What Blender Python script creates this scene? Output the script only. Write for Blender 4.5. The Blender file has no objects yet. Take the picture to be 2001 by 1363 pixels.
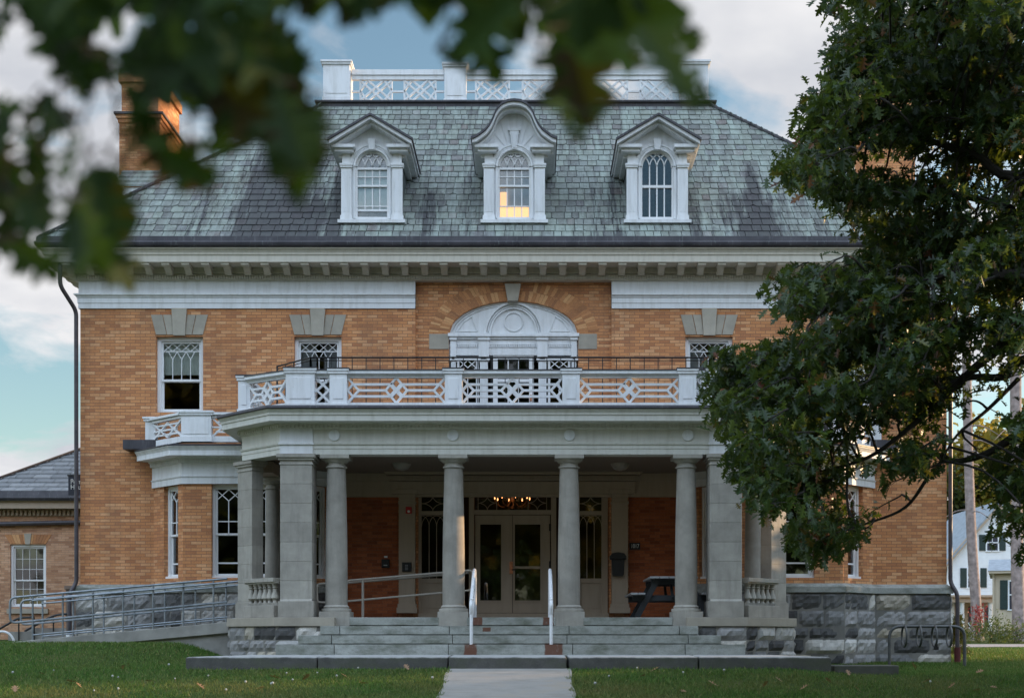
import bpy, bmesh, math, random
import numpy as np
from mathutils import Vector, Matrix

random.seed(7)
RNG = np.random.default_rng(11)
C = bpy.context.scene.collection
scene = bpy.context.scene
PI = math.pi

# ------------------------------------------------------------------ camera
# camera stands on the front walk; verticals kept upright with lens shift
F, HX, HY, DIST, CX, CZ = 2640.0, 1037.0, 1250.0, 29.07, 0.37, 0.5
cd = bpy.data.cameras.new('camera')
cam = bpy.data.objects.new('camera', cd)
C.objects.link(cam)
scene.camera = cam
cam.location = (CX, -DIST, CZ)
cam.rotation_euler = (PI / 2, 0, 0)
cd.sensor_width = 36
cd.lens = F / 2001 * 36
cd.shift_x = (1000.5 - HX) / 2001
cd.shift_y = (HY - 681.5) / 2001
cd.clip_start = 0.05
cd.clip_end = 2000
cd.dof.use_dof = True
cd.dof.focus_distance = 27.5
cd.dof.aperture_fstop = 3.5

# ------------------------------------------------------------------ sun, sky, exposure
SUN_EL, SUN_AZ = math.radians(9.0), math.radians(15.5)     # low sun from the right, a little behind the facade
sdir = Vector((math.cos(SUN_EL) * math.cos(SUN_AZ), math.cos(SUN_EL) * math.sin(SUN_AZ), math.sin(SUN_EL)))
ld = bpy.data.lights.new('sun', 'SUN')
ld.energy = 5.0
ld.angle = math.radians(0.5)
ld.color = (1.0, 0.66, 0.36)
sun = bpy.data.objects.new('sun', ld)
C.objects.link(sun)
sun.rotation_euler = (-sdir).to_track_quat('-Z', 'Y').to_euler()
sun.location = (40, 5, 30)

world = bpy.data.worlds.new('World')
scene.world = world
world.use_nodes = True
wn, wl = world.node_tree.nodes, world.node_tree.links
wn.clear()


def wnode(t, **kw):
    n = wn.new(t)
    for k, v in kw.items():
        setattr(n, k, v)
    return n


def wmath(op, a, b=None, clamp=False):
    n = wn.new('ShaderNodeMath')
    n.operation = op
    n.use_clamp = clamp
    for i, v in enumerate((a, b)):
        if v is None:
            continue
        if isinstance(v, (int, float)):
            n.inputs[i].default_value = v
        else:
            wl.new(v, n.inputs[i])
    return n.outputs[0]


SKY_STRENGTH = 0.13
SKY_OFF = (0.7, 6.1, 0.0)
sky = wnode('ShaderNodeTexSky', sky_type='NISHITA', sun_disc=False)
sky.sun_elevation = SUN_EL
sky.sun_rotation = PI / 2 - SUN_AZ
sky.air_density = 1.0
sky.dust_density = 0.6
sky.ozone_density = 1.6
tc = wnode('ShaderNodeTexCoord')
sep = wnode('ShaderNodeSeparateXYZ')
wl.new(tc.outputs['Generated'], sep.inputs[0])
zc = wmath('ADD', wmath('MAXIMUM', sep.outputs[2], 0.0), 0.22)
comb = wnode('ShaderNodeCombineXYZ')
wl.new(wmath('DIVIDE', sep.outputs[0], zc), comb.inputs[0])
wl.new(wmath('DIVIDE', sep.outputs[1], zc), comb.inputs[1])
n1 = wnode('ShaderNodeTexNoise')
n1.inputs['Scale'].default_value = 2.3
n1.inputs['Detail'].default_value = 7.0
n1.inputs['Roughness'].default_value = 0.55
n1.inputs['Distortion'].default_value = 0.35
off = wnode('ShaderNodeVectorMath', operation='ADD')
wl.new(comb.outputs[0], off.inputs[0])
off.inputs[1].default_value = SKY_OFF
wl.new(off.outputs[0], n1.inputs['Vector'])
ramp = wnode('ShaderNodeValToRGB')
ramp.color_ramp.elements[0].position = 0.415
ramp.color_ramp.elements[0].color = (0, 0, 0, 1)
ramp.color_ramp.elements[1].position = 0.515
ramp.color_ramp.elements[1].color = (1, 1, 1, 1)
wl.new(n1.outputs['Fac'], ramp.inputs[0])
n2 = wnode('ShaderNodeTexNoise')
n2.inputs['Scale'].default_value = 3.1
n2.inputs['Detail'].default_value = 5.0
wl.new(comb.outputs[0], n2.inputs['Vector'])
cr = wnode('ShaderNodeValToRGB')          # cloud tones, grey bases to pinkish white
cr.color_ramp.elements[0].position = 0.35
cr.color_ramp.elements[0].color = (3.2, 3.35, 3.7, 1)
cr.color_ramp.elements[1].position = 0.65
cr.color_ramp.elements[1].color = (5.2, 5.15, 5.2, 1)
wl.new(n2.outputs['Fac'], cr.inputs[0])
mixw = wnode('ShaderNodeMix', data_type='RGBA')
wl.new(ramp.outputs[0], mixw.inputs['Factor'])
tint = wnode('ShaderNodeMix', data_type='RGBA', blend_type='MULTIPLY')
tint.inputs['Factor'].default_value = 1.0
wl.new(sky.outputs[0], tint.inputs['A'])
tint.inputs['B'].default_value = (1.4, 1.42, 1.33, 1)
wl.new(tint.outputs['Result'], mixw.inputs['A'])
wl.new(cr.outputs[0], mixw.inputs['B'])
# unseen sky behind the camera is brightened to fill the shaded facade
back = wmath('MULTIPLY', wmath('ADD', wmath('MULTIPLY', sep.outputs[1], -2.2), 0.5, True), wmath('MULTIPLY', wmath('SUBTRACT', sep.outputs[2], 0.18), 2.5, True))
gain = wnode('ShaderNodeCombineXYZ')          # with added blue for the shaded white trim
for i, k in enumerate((2.0, 2.45, 2.95)):
    wl.new(wmath('ADD', wmath('MULTIPLY', back, k), 1.0), gain.inputs[i])
mulw = wnode('ShaderNodeVectorMath', operation='MULTIPLY')
wl.new(mixw.outputs['Result'], mulw.inputs[0])
wl.new(gain.outputs[0], mulw.inputs[1])
bg = wnode('ShaderNodeBackground')
bg.inputs['Strength'].default_value = SKY_STRENGTH
wl.new(mulw.outputs[0], bg.inputs['Color'])
wo = wnode('ShaderNodeOutputWorld')
wl.new(bg.outputs[0], wo.inputs['Surface'])

vs = scene.view_settings
vs.view_transform = 'Standard'
vs.look = 'None'
vs.gamma = 1
vs.use_curve_mapping = False
vs.exposure = 0.47
scene.render.engine = 'CYCLES'
scene.cycles.use_denoising = True
scene.cycles.max_bounces = 8
scene.cycles.transparent_max_bounces = 12
scene.cycles.diffuse_bounces = 4


# ------------------------------------------------------------------ helpers
def P(px, py, Y):
    """point of the place measured on the photograph, on the vertical plane at depth Y"""
    s = F / (Y + DIST)
    return (CX + (px - HX) / s, Y, CZ + (HY - py) / s)


def PX(px, Y=0.0):
    return P(px, 0, Y)[0]


def PZ(py, Y=0.0):
    return P(0, py, Y)[2]


def world_of(o):
    m = Matrix.Translation(o.location)
    return m if o.parent is None else world_of(o.parent) @ o.matrix_parent_inverse @ m


class MB:
    def __init__(self):
        self.v, self.f = [], []

    def add(self, verts, faces):
        o = len(self.v)
        self.v += [tuple(p) for p in verts]
        self.f += [tuple(i + o for i in f) for f in faces]
        return self

    def box(self, x0, x1, y0, y1, z0, z1):
        if x0 > x1: x0, x1 = x1, x0
        if y0 > y1: y0, y1 = y1, y0
        v = [(x0, y0, z0), (x1, y0, z0), (x1, y1, z0), (x0, y1, z0), (x0, y0, z1), (x1, y0, z1), (x1, y1, z1), (x0, y1, z1)]
        return self.add(v, [(0, 3, 2, 1), (4, 5, 6, 7), (0, 1, 5, 4), (1, 2, 6, 5), (2, 3, 7, 6), (3, 0, 4, 7)])

    def hexa(self, v):
        return self.add(v, [(0, 3, 2, 1), (4, 5, 6, 7), (0, 1, 5, 4), (1, 2, 6, 5), (2, 3, 7, 6), (3, 0, 4, 7)])

    def prism(self, poly, axis, a, b):
        """poly: 2-D outline; axis 'x': (y,z) swept in x; 'y': (x,z) swept in y; 'z': (x,y) swept in z"""
        n = len(poly)
        def m(p, t):
            return (t, p[0], p[1]) if axis == 'x' else (p[0], t, p[1]) if axis == 'y' else (p[0], p[1], t)
        v = [m(p, a) for p in poly] + [m(p, b) for p in poly]
        f = [tuple(range(n)), tuple(range(2 * n - 1, n - 1, -1))]
        f += [(i, i + n, (i + 1) % n + n, (i + 1) % n) for i in range(n)]
        return self.add(v, f)

    def bar(self, p, q, w, d, nrm=(0, -1, 0)):
        p, q, n = Vector(p), Vector(q), Vector(nrm).normalized()
        t = (q - p).normalized()
        u = n.cross(t).normalized() * (w / 2)
        n = n * (d / 2)
        return self.hexa([p - u - n, p + u - n, p + u + n, p - u + n, q - u - n, q + u - n, q + u + n, q - u + n])

    def tube(self, pts, r, n=8, cap=True):
        pts = [Vector(p) for p in pts]
        rs = r if isinstance(r, (list, tuple)) else [r] * len(pts)
        o = len(self.v)
        up = None
        for i, p in enumerate(pts):
            t = (pts[min(i + 1, len(pts) - 1)] - pts[max(i - 1, 0)]).normalized()
            if up is None:
                up = t.orthogonal().normalized()
            up = (up - t * up.dot(t))
            up = up.normalized() if up.length > 1e-6 else t.orthogonal().normalized()
            s = t.cross(up)
            for k in range(n):
                a = 2 * PI * k / n
                self.v.append(tuple(p + (up * math.cos(a) + s * math.sin(a)) * rs[i]))
        for i in range(len(pts) - 1):
            for k in range(n):
                a, b = o + i * n + k, o + i * n + (k + 1) % n
                self.f.append((a, b, b + n, a + n))
        if cap:
            self.f.append(tuple(o + k for k in range(n - 1, -1, -1)))
            e = o + (len(pts) - 1) * n
            self.f.append(tuple(e + k for k in range(n)))
        return self

    def lathe(self, cx, cy, prof, n=24):
        o = len(self.v)
        for r, z in prof:
            for k in range(n):
                a = 2 * PI * k / n
                self.v.append((cx + r * math.cos(a), cy + r * math.sin(a), z))
        for i in range(len(prof) - 1):
            for k in range(n):
                a, b = o + i * n + k, o + i * n + (k + 1) % n
                self.f.append((a, b, b + n, a + n))
        self.f.append(tuple(o + k for k in range(n - 1, -1, -1)))
        e = o + (len(prof) - 1) * n
        self.f.append(tuple(e + k for k in range(n)))
        return self

    def sweep(self, path, prof, closed=False):
        """moulding: profile (outward offset, z) along a plan polyline; outward is the right-hand side of the direction"""
        P2 = [Vector((p[0], p[1])) for p in path]
        n, m = len(P2), len(prof)
        o = len(self.v)
        for i in range(n):
            d0 = (P2[i] - P2[i - 1]) if (i > 0 or closed) else None
            d1 = (P2[(i + 1) % n] - P2[i]) if (i < n - 1 or closed) else None
            ns = [Vector((d.y, -d.x)).normalized() for d in (d0, d1) if d is not None]
            if len(ns) == 2:
                b = (ns[0] + ns[1]).normalized()
                b = b / max(0.25, b.dot(ns[0]))
            else:
                b = ns[0]
            for (off, z) in prof:
                q = P2[i] + b * off
                self.v.append((q.x, q.y, z))
        for i in range(n if closed else n - 1):
            j = (i + 1) % n
            for k in range(m):
                l = (k + 1) % m
                self.f.append((o + i * m + k, o + j * m + k, o + j * m + l, o + i * m + l))
        if not closed:
            self.f.append(tuple(o + k for k in range(m - 1, -1, -1)))
            self.f.append(tuple(o + (n - 1) * m + k for k in range(m)))
        return self

    def build(self, name, mat, parent=None, smooth=False, bevel=0.0, recalc=True):
        me = bpy.data.meshes.new(name)
        me.from_pydata(self.v, [], self.f)
        if recalc:
            bm = bmesh.new()
            bm.from_mesh(me)
            bmesh.ops.recalc_face_normals(bm, faces=bm.faces)
            bm.to_mesh(me)
            bm.free()
        auto_uv(me)
        me.materials.append(mat)
        ob = bpy.data.objects.new(name, me)
        C.objects.link(ob)
        if smooth:
            me.polygons.foreach_set('use_smooth', [True] * len(me.polygons))
            if smooth != 'all':
                md = ob.modifiers.new('edges', 'EDGE_SPLIT')
                md.split_angle = math.radians(38)
        if bevel:
            md = ob.modifiers.new('bevel', 'BEVEL')
            md.width = bevel
            md.segments = 2
            md.limit_method = 'ANGLE'
        if parent is not None:
            ob.parent = parent
            ob.matrix_parent_inverse = world_of(parent).inverted()      # geometry is given in the place's coordinates
        return ob


def auto_uv(me):
    n = len(me.polygons)
    if not n:
        return
    nl = len(me.loops)
    co = np.empty(len(me.vertices) * 3); me.vertices.foreach_get('co', co); co = co.reshape(-1, 3)
    nr = np.empty(n * 3); me.polygons.foreach_get('normal', nr); nr = nr.reshape(-1, 3)
    tot = np.empty(n, dtype=np.int32); me.polygons.foreach_get('loop_total', tot)
    vi = np.empty(nl, dtype=np.int32); me.loops.foreach_get('vertex_index', vi)
    u = np.stack([-nr[:, 1], nr[:, 0], np.zeros(n)], 1)
    ln = np.linalg.norm(u, axis=1)
    flat = ln < 0.25
    u[~flat] /= ln[~flat][:, None]
    u[flat] = (1, 0, 0)
    v = np.cross(nr, u)
    v[flat] = (0, 1, 0)
    fu, fv = np.repeat(u, tot, 0), np.repeat(v, tot, 0)
    p = co[vi]
    uv = np.stack([(p * fu).sum(1), (p * fv).sum(1)], 1).astype(np.float32)
    lay = me.uv_layers.new(name='UVMap')
    lay.data.foreach_set('uv', uv.ravel())


def tag(o, label=None, cat=None, group=None, kind=None):
    for k, v in (('label', label), ('category', cat), ('group', group), ('kind', kind)):
        if v:
            o[k] = v
    return o


def thing(name, label, cat, loc=(0, 0, 0), group=None):
    o = bpy.data.objects.new(name, None)
    C.objects.link(o)
    o.location = loc
    return tag(o, label, cat, group)


def copy_tree(o, parent=None):
    c = o.copy()
    C.objects.link(c)
    if parent is not None:
        c.parent = parent
    for ch in list(o.children):
        copy_tree(ch, c)
    return c


def bez(pts, n=6):
    """smooth polyline through points (Catmull-Rom)"""
    pts = [Vector(p) for p in pts]
    out = []
    for i in range(len(pts) - 1):
        p0, p1, p2, p3 = pts[max(i - 1, 0)], pts[i], pts[i + 1], pts[min(i + 2, len(pts) - 1)]
        for k in range(n):
            t = k / n
            out.append(0.5 * ((2 * p1) + (p2 - p0) * t + (2 * p0 - 5 * p1 + 4 * p2 - p3) * t * t + (3 * p1 - p0 - 3 * p2 + p3) * t ** 3))
    out.append(pts[-1])
    return out


def rounded(pts, r, n=5):
    """polyline with rounded corners, for bent pipe"""
    pts = [Vector(p) for p in pts]
    out = [pts[0]]
    for i in range(1, len(pts) - 1):
        a, b, c = pts[i - 1], pts[i], pts[i + 1]
        d0, d1 = (a - b), (c - b)
        rr = min(r, d0.length * 0.49, d1.length * 0.49)
        p, q = b + d0.normalized() * rr, b + d1.normalized() * rr
        for k in range(n + 1):
            t = k / n
            out.append(p * (1 - t) ** 2 + b * 2 * t * (1 - t) + q * t * t)
    out.append(pts[-1])
    return out


# ------------------------------------------------------------------ materials
class NT:
    def __init__(self, name):
        self.m = bpy.data.materials.new(name)
        self.m.use_nodes = True
        self.n, self.l = self.m.node_tree.nodes, self.m.node_tree.links
        self.n.clear()
        self.out = self.n.new('ShaderNodeOutputMaterial')

    def node(self, t, ins=None, **kw):
        n = self.n.new(t)
        for k, v in kw.items():
            setattr(n, k, v)
        for k, v in (ins or {}).items():
            self.set(n.inputs[k], v)
        return n

    def set(self, sock, v):
        if isinstance(v, bpy.types.NodeSocket):
            self.l.new(v, sock)
        elif isinstance(v, tuple) and len(v) == 3 and sock.type == 'RGBA':
            sock.default_value = (*v, 1)
        else:
            sock.default_value = v

    def math(self, op, a, b=0.0, clamp=False):
        n = self.node('ShaderNodeMath', operation=op, use_clamp=clamp)
        self.set(n.inputs[0], a)
        self.set(n.inputs[1], b)
        return n.outputs[0]

    def noise(self, vec, scale, detail=4.0, rough=0.5):
        n = self.node('ShaderNodeTexNoise', {'Scale': scale, 'Detail': detail, 'Roughness': rough})
        if vec is not None:
            self.l.new(vec, n.inputs['Vector'])
        return n.outputs['Fac']

    def ramp(self, fac, stops, interp='LINEAR'):
        n = self.node('ShaderNodeValToRGB')
        r = n.color_ramp
        r.interpolation = interp
        while len(r.elements) < len(stops):
            r.elements.new(0.5)
        for e, (p, c) in zip(r.elements, stops):
            e.position = p
            e.color = (*c, 1) if len(c) == 3 else c
        self.set(n.inputs[0], fac)
        return n.outputs[0]

    def mix(self, fac, a, b, blend='MIX'):
        n = self.node('ShaderNodeMix', data_type='RGBA', blend_type=blend)
        self.set(n.inputs['Factor'], fac)
        self.set(n.inputs['A'], a)
        self.set(n.inputs['B'], b)
        return n.outputs['Result']

    def mapping(self, vec, scale=(1, 1, 1), loc=(0, 0, 0)):
        n = self.node('ShaderNodeMapping')
        n.inputs['Scale'].default_value = scale
        n.inputs['Location'].default_value = loc
        self.l.new(vec, n.inputs['Vector'])
        return n.outputs[0]

    def pos(self):
        return self.node('ShaderNodeNewGeometry').outputs['Position']

    def island(self):
        return self.node('ShaderNodeNewGeometry').outputs['Random Per Island']

    def uv(self):
        return self.node('ShaderNodeTexCoord').outputs['UV']

    def bump(self, h, strength=0.3, dist=0.01):
        return self.node('ShaderNodeBump', {'Height': h, 'Strength': strength, 'Distance': dist}).outputs[0]

    def bsdf(self, col, rough=0.6, metal=0.0, normal=None, spec=0.5, **kw):
        b = self.node('ShaderNodeBsdfPrincipled', {'Base Color': col, 'Roughness': rough, 'Metallic': metal, 'Specular IOR Level': spec})
        for k, v in kw.items():
            self.set(b.inputs[k.replace('_', ' ')], v)
        if normal is not None:
            self.l.new(normal, b.inputs['Normal'])
        return b.outputs[0]

    def done(self, sh):
        self.l.new(sh, self.out.inputs['Surface'])
        return self.m


def M_plain(name, col, rough=0.6, var=0.12, scale=4.0, bump=0.1, bscale=60.0, metal=0.0, spec=0.5, emit=None):
    t = NT(name)
    p = t.pos()
    a = tuple(c * (1 - var) for c in col)
    b = tuple(min(1, c * (1 + var)) for c in col)
    c = t.ramp(t.noise(p, scale, 5), [(0.3, a), (0.7, b)])
    nb = t.bump(t.noise(p, bscale, 4), bump, 0.005) if bump else None
    kw = {}
    if emit:
        kw = {'Emission_Color': emit[0], 'Emission_Strength': emit[1]}
    return t.done(t.bsdf(c, rough, metal, nb, spec, **kw))


def M_paint(name, col, dirt=0.35, rough=0.5, cracks=0.5):
    """weathered white house paint: faint boards, streaks, small grey flakes"""
    t = NT(name)
    p = t.pos()
    streak = t.noise(t.mapping(p, (5, 5, 0.7)), 2.0, 6, 0.6)
    blot = t.noise(p, 1.3, 5, 0.6)
    d = t.math('MULTIPLY', t.ramp(streak, [(0.45, (0, 0, 0)), (0.75, (1, 1, 1))]), dirt)
    c = t.mix(d, col, tuple(x * y for x, y in zip(col, (0.62, 0.6, 0.55))))
    c = t.mix(t.math('MULTIPLY', t.ramp(blot, [(0.4, (0, 0, 0)), (0.7, (1, 1, 1))]), 0.22), c, tuple(x * 0.82 for x in col))
    fl = t.noise(t.mapping(p, (1, 1, 2.5)), 14.0, 6, 0.7)
    c = t.mix(t.math('MULTIPLY', t.ramp(fl, [(0.66, (0, 0, 0)), (0.72, (1, 1, 1))]), cracks), c, (0.2, 0.19, 0.17))
    nb = t.bump(t.noise(p, 30, 6), 0.12, 0.006)
    return t.done(t.bsdf(c, rough, 0, nb, 0.35))


def M_brick(name, tones, mortar, w=0.217, h=0.0675, grime=0.35):
    t = NT(name)
    uv = t.uv()
    br = t.node('ShaderNodeTexBrick', {'Color1': (0, 0, 0), 'Color2': (1, 1, 1), 'Mortar': (0.5, 0.5, 0.5), 'Scale': 1.0,
                                       'Mortar Size': 0.0045, 'Mortar Smooth': 0.15, 'Bias': 0.0, 'Brick Width': w, 'Row Height': h},
                offset=0.5, squash=1.0)
    t.l.new(uv, br.inputs['Vector'])
    n = len(tones)
    c = t.ramp(br.outputs['Color'], [(0.08 + 0.84 * i / (n - 1), x) for i, x in enumerate(tones)])
    p = t.pos()
    big = t.noise(p, 0.7, 5, 0.6)
    c = t.mix(t.math('MULTIPLY', t.ramp(big, [(0.42, (0, 0, 0)), (0.68, (1, 1, 1))]), grime), c, tuple(x * 0.62 for x in tones[0]))
    st = t.noise(t.mapping(p, (2.4, 2.4, .22)), 1.4, 6, .65)
    c = t.mix(t.math('MULTIPLY', t.ramp(st, [(.52, (0, 0, 0)), (.72, (1, 1, 1))]), grime * .8), c, tuple(x * .55 for x in tones[0]))
    fine = t.noise(p, 45, 4, 0.6)
    c = t.mix(0.45, c, t.ramp(fine, [(0.3, (0.6, 0.57, 0.55)), (0.7, (1.22, 1.22, 1.22))]), 'MULTIPLY')
    soot = t.noise(t.mapping(p, (1, 1, .5), (7, 2, 1)), .9, 7, .7)
    c = t.mix(t.math('MULTIPLY', t.ramp(soot, [(.54, (0, 0, 0)), (.68, (1, 1, 1))]), grime), c, (.20, .125, .085))
    c = t.mix(br.outputs['Fac'], c, mortar)
    hgt = t.math('SUBTRACT', t.math('MULTIPLY', fine, 0.25), br.outputs['Fac'])
    return t.done(t.bsdf(c, 0.85, 0, t.bump(hgt, 0.6, 0.006), 0.25))


def M_island(name, stops, rough=0.8, nscale=9.0, namt=0.5, bump=0.4, bscale=25.0, extra=None, spec=0.3):
    t = NT(name)
    p = t.pos()
    c = t.ramp(t.island(), stops)
    nz = t.noise(p, nscale, 6, 0.65)
    c = t.mix(namt, c, t.ramp(nz, [(0.25, (0.45, 0.45, 0.45)), (0.75, (1.4, 1.4, 1.4))]), 'MULTIPLY')
    if extra:
        c = extra(t, p, c)
    nb = t.bump(t.noise(p, bscale, 6, 0.6), bump, 0.01)
    return t.done(t.bsdf(c, rough, 0, nb, spec))


m_paint = M_paint('white_paint', (0.78, 0.79, 0.80), .5, .5, .85)
m_paint_worn = M_paint('worn_white_paint', (0.74, 0.75, 0.76), 0.55, 0.55, 0.9)
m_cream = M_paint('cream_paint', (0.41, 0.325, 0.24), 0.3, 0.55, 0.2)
m_sash = M_paint('window_paint', (0.80, 0.80, 0.80), 0.15, 0.4, 0.1)
m_brick = M_brick('tan_brick', [(0.48, 0.205, 0.095), (0.59, 0.26, 0.11), (0.635, 0.285, 0.12), (0.665, 0.31, 0.135), (0.74, 0.40, 0.20)],
                  (0.22, 0.125, 0.08))
m_brick_red = M_brick('porch_brick', [(0.25, 0.07, 0.028), (0.34, 0.095, 0.034), (0.38, 0.11, 0.04), (0.43, 0.13, 0.05)], (0.22, 0.10, 0.06), grime=0.2)
m_brick_annex = M_brick('annex_brick', [(0.42, 0.22, 0.13), (0.56, 0.31, 0.18), (0.64, 0.38, 0.23), (0.68, 0.42, 0.27)], (0.34, 0.22, 0.15))
m_arch_brick = M_island('arch_brick', [(0.0, (0.34, 0.16, 0.08)), (0.4, (0.50, 0.23, 0.10)), (0.8, (0.60, 0.29, 0.13)), (1.0, (0.72, 0.42, 0.2))], 0.85, 40, 0.35, 0.3, 80)
m_lime = M_island('limestone', [(0.0, (0.33, 0.295, 0.24)), (1.0, (0.44, 0.40, 0.33))], 0.85, 3.0, 0.35, 0.2, 60)


def stain_lime(t, p, c):
    s = t.noise(t.mapping(p, (6, 6, 0.8)), 1.6, 6, 0.65)
    return t.mix(t.math('MULTIPLY', t.ramp(s, [(0.5, (0, 0, 0)), (0.75, (1, 1, 1))]), 0.45), c, (0.17, 0.16, 0.14))


m_col = M_island('weathered_limestone', [(0.0, (0.31, 0.288, 0.25)), (1.0, (0.41, 0.385, 0.335))], 0.85, 2.5, 0.5, 0.25, 70, stain_lime)


def granite_stain(t, p, c):
    g = t.noise(p, 160, 2, 0.5)
    c = t.mix(0.5, c, t.ramp(g, [(0.3, (0.55, 0.55, 0.55)), (0.7, (1.35, 1.35, 1.35))]), 'MULTIPLY')
    s = t.noise(t.mapping(p, (1.2, 1.2, 3)), 1.3, 6, 0.7)
    c = t.mix(t.math('MULTIPLY', t.ramp(s, [(0.44, (0, 0, 0)), (0.66, (1, 1, 1))]), 0.75), c, (0.085, 0.095, 0.06))
    sp2 = t.noise(p, 45, 4, .7)
    c = t.mix(t.math('MULTIPLY', t.ramp(sp2, [(.55, (0, 0, 0)), (.68, (1, 1, 1))]), .5), c, (0.14, 0.14, 0.125))
    # rust bled from the feet of the pipe rails
    sp = t.node('ShaderNodeSeparateXYZ')
    t.l.new(p, sp.inputs[0])
    tot = None
    for xc, zc, wx, wz in ((-.72, .33, .15, .13), (.79, .33, .22, .14), (-.64, .86, .13, .10), (.70, .86, .13, .10), (-.45, .70, .10, .05)):
        a = t.math('SUBTRACT', 1.0, t.math('MULTIPLY', t.math('ABSOLUTE', t.math('SUBTRACT', sp.outputs[0], xc)), 1 / wx), True)
        b = t.math('SUBTRACT', 1.0, t.math('MULTIPLY', t.math('ABSOLUTE', t.math('SUBTRACT', sp.outputs[2], zc)), 1 / wz), True)
        q = t.math('MULTIPLY', t.math('MULTIPLY', a, 3.0, True), t.math('MULTIPLY', b, 3.0, True))
        tot = q if tot is None else t.math('MAXIMUM', tot, q)
    rn = t.noise(t.mapping(p, (9, 9, 4)), 2.0, 5, 0.6)
    f = t.math('MULTIPLY', t.math('SUBTRACT', t.math('ADD', t.math('MULTIPLY', tot, .62), rn), 0.80), 4.0, True)
    return t.mix(t.math('MULTIPLY', f, .9), c, (0.13, 0.045, 0.022))


m_granite = M_island('step_granite', [(0.0, (0.30, 0.31, 0.28)), (1.0, (0.40, 0.41, 0.38))], 0.8, 6, 0.4, 0.2, 120, granite_stain)
def kerb_tone(t, p, c):
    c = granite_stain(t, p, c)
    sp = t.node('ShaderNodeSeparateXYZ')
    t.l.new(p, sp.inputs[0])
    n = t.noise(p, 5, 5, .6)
    f = t.math('MULTIPLY', t.math('SUBTRACT', t.math('ADD', sp.outputs[2], t.math('MULTIPLY', n, .05)), .215), 40.0, True)   # pale upper edge, darker below
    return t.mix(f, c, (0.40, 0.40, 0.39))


m_kerbstone = M_island('dark_granite', [(0.0, (0.085, 0.083, 0.078)), (1.0, (0.13, 0.128, 0.12))], 0.8, 5, 0.6, 0.3, 100, kerb_tone)
m_rock = M_island('rock_faced_granite', [(0.0, (0.065, 0.063, 0.062)), (0.2, (0.12, 0.118, 0.115)), (0.36, (0.23, 0.226, 0.22)), (0.54, (0.33, 0.32, 0.31)), (0.72, (0.43, 0.415, 0.385)), (0.84, (0.40, 0.35, 0.27)), (1.0, (0.60, 0.58, 0.54))],
                  0.9, 16, 0.45, 0.4, 45)
m_mortar = M_plain('lime_mortar', (0.20, 0.19, 0.17), 0.9, 0.2)
def M_copper():
    t = NT('dark_copper')
    p = t.pos()
    c = t.ramp(t.noise(p, 3, 5), [(.3, (.035, .033, .04)), (.7, (.075, .07, .08))])
    run = t.noise(t.mapping(p, (9, 9, .6)), 2.2, 6, .7)
    c = t.mix(t.math('MULTIPLY', t.ramp(run, [(.56, (0, 0, 0)), (.66, (1, 1, 1))]), .45), c, (.17, .18, .18))
    return t.done(t.bsdf(c, .5, 0, t.bump(t.noise(p, 40, 4), .1, .005), .4))


m_dark_metal = M_copper()  # dark tone for the added strips on the grimy cap tops
m_pipe_dark = M_plain('dark_pipe', (0.06, 0.05, 0.055), 0.45, 0.3, 6)
m_iron = M_plain('black_iron', (0.012, 0.012, 0.013), 0.45, 0.2, 8)
m_galv = M_plain('galvanised_pipe', (0.24, 0.265, 0.285), 0.42, 0.25, 9, 0.1, 60, 0.55)
m_white_pipe = M_plain('white_pipe', (0.76, 0.77, 0.78), 0.4, 0.05, 12)
m_rail_beige = M_plain('beige_pipe', (0.46, 0.42, 0.36), 0.45, 0.1, 9)
m_rack = M_plain('rack_steel', (0.10, 0.105, 0.105), 0.45, 0.2, 9, 0.1, 60, 0.3)
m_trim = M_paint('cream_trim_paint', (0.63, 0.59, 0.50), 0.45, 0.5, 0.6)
m_concrete = M_plain('ramp_concrete', (0.27, 0.26, 0.235), 0.9, 0.3, 2.5, 0.3, 70)
m_black = M_plain('black_plastic', (0.012, 0.012, 0.013), 0.4, 0.2, 8)
m_grey_plank = M_plain('grey_plank', (0.34, 0.34, 0.34), 0.6, 0.15, 8)
m_charcoal = M_plain('charcoal_plank', (0.028, 0.032, 0.035), 0.55, 0.2, 8)
m_boot = M_plain('dark_red_iron', (0.09, 0.012, 0.012), 0.6, 0.3, 8)
m_dandelion = M_plain('dandelion_fluff', (0.42, 0.43, 0.40), 0.95, 0.35, 60, 0.5, 200)
m_red = M_plain('red_alarm', (0.45, 0.02, 0.02), 0.4, 0.1, 8)
m_brass = M_plain('copper_lock', (0.55, 0.24, 0.13), 0.35, 0.2, 20, 0.05, 60, 0.8)
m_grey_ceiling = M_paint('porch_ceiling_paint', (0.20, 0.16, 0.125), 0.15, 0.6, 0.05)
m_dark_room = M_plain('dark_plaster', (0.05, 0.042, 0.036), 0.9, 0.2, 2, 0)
m_blind = M_plain('window_blind', (0.78, 0.84, 0.81), 0.8, 0.08, 3, 0)
m_curtain = M_plain('grey_curtain', (0.42, 0.43, 0.45), 0.9, 0.15, 6, 0.1, 30)
m_lamp_glass = M_plain('lamp_glass', (0.30, 0.27, 0.23), 0.3, 0.05, 5, 0)
m_letter = M_plain('white_lettering', (0.75, 0.75, 0.72), 0.6, 0.05, 5, 0)
m_sign = M_plain('dark_sign', (0.02, 0.022, 0.035), 0.5, 0.1, 5, 0)
m_rust = M_plain('rust', (0.16, 0.045, 0.02), 0.9, 0.4, 14)
m_shutter = M_plain('green_shutter', (0.012, 0.035, 0.032), 0.5, 0.2, 8)
m_clap_white = M_plain('white_clapboard', (0.74, 0.78, 0.80), 0.6, 0.06, 2)
m_clap_tan = M_plain('tan_clapboard', (0.50, 0.43, 0.32), 0.6, 0.06, 2)
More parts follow.
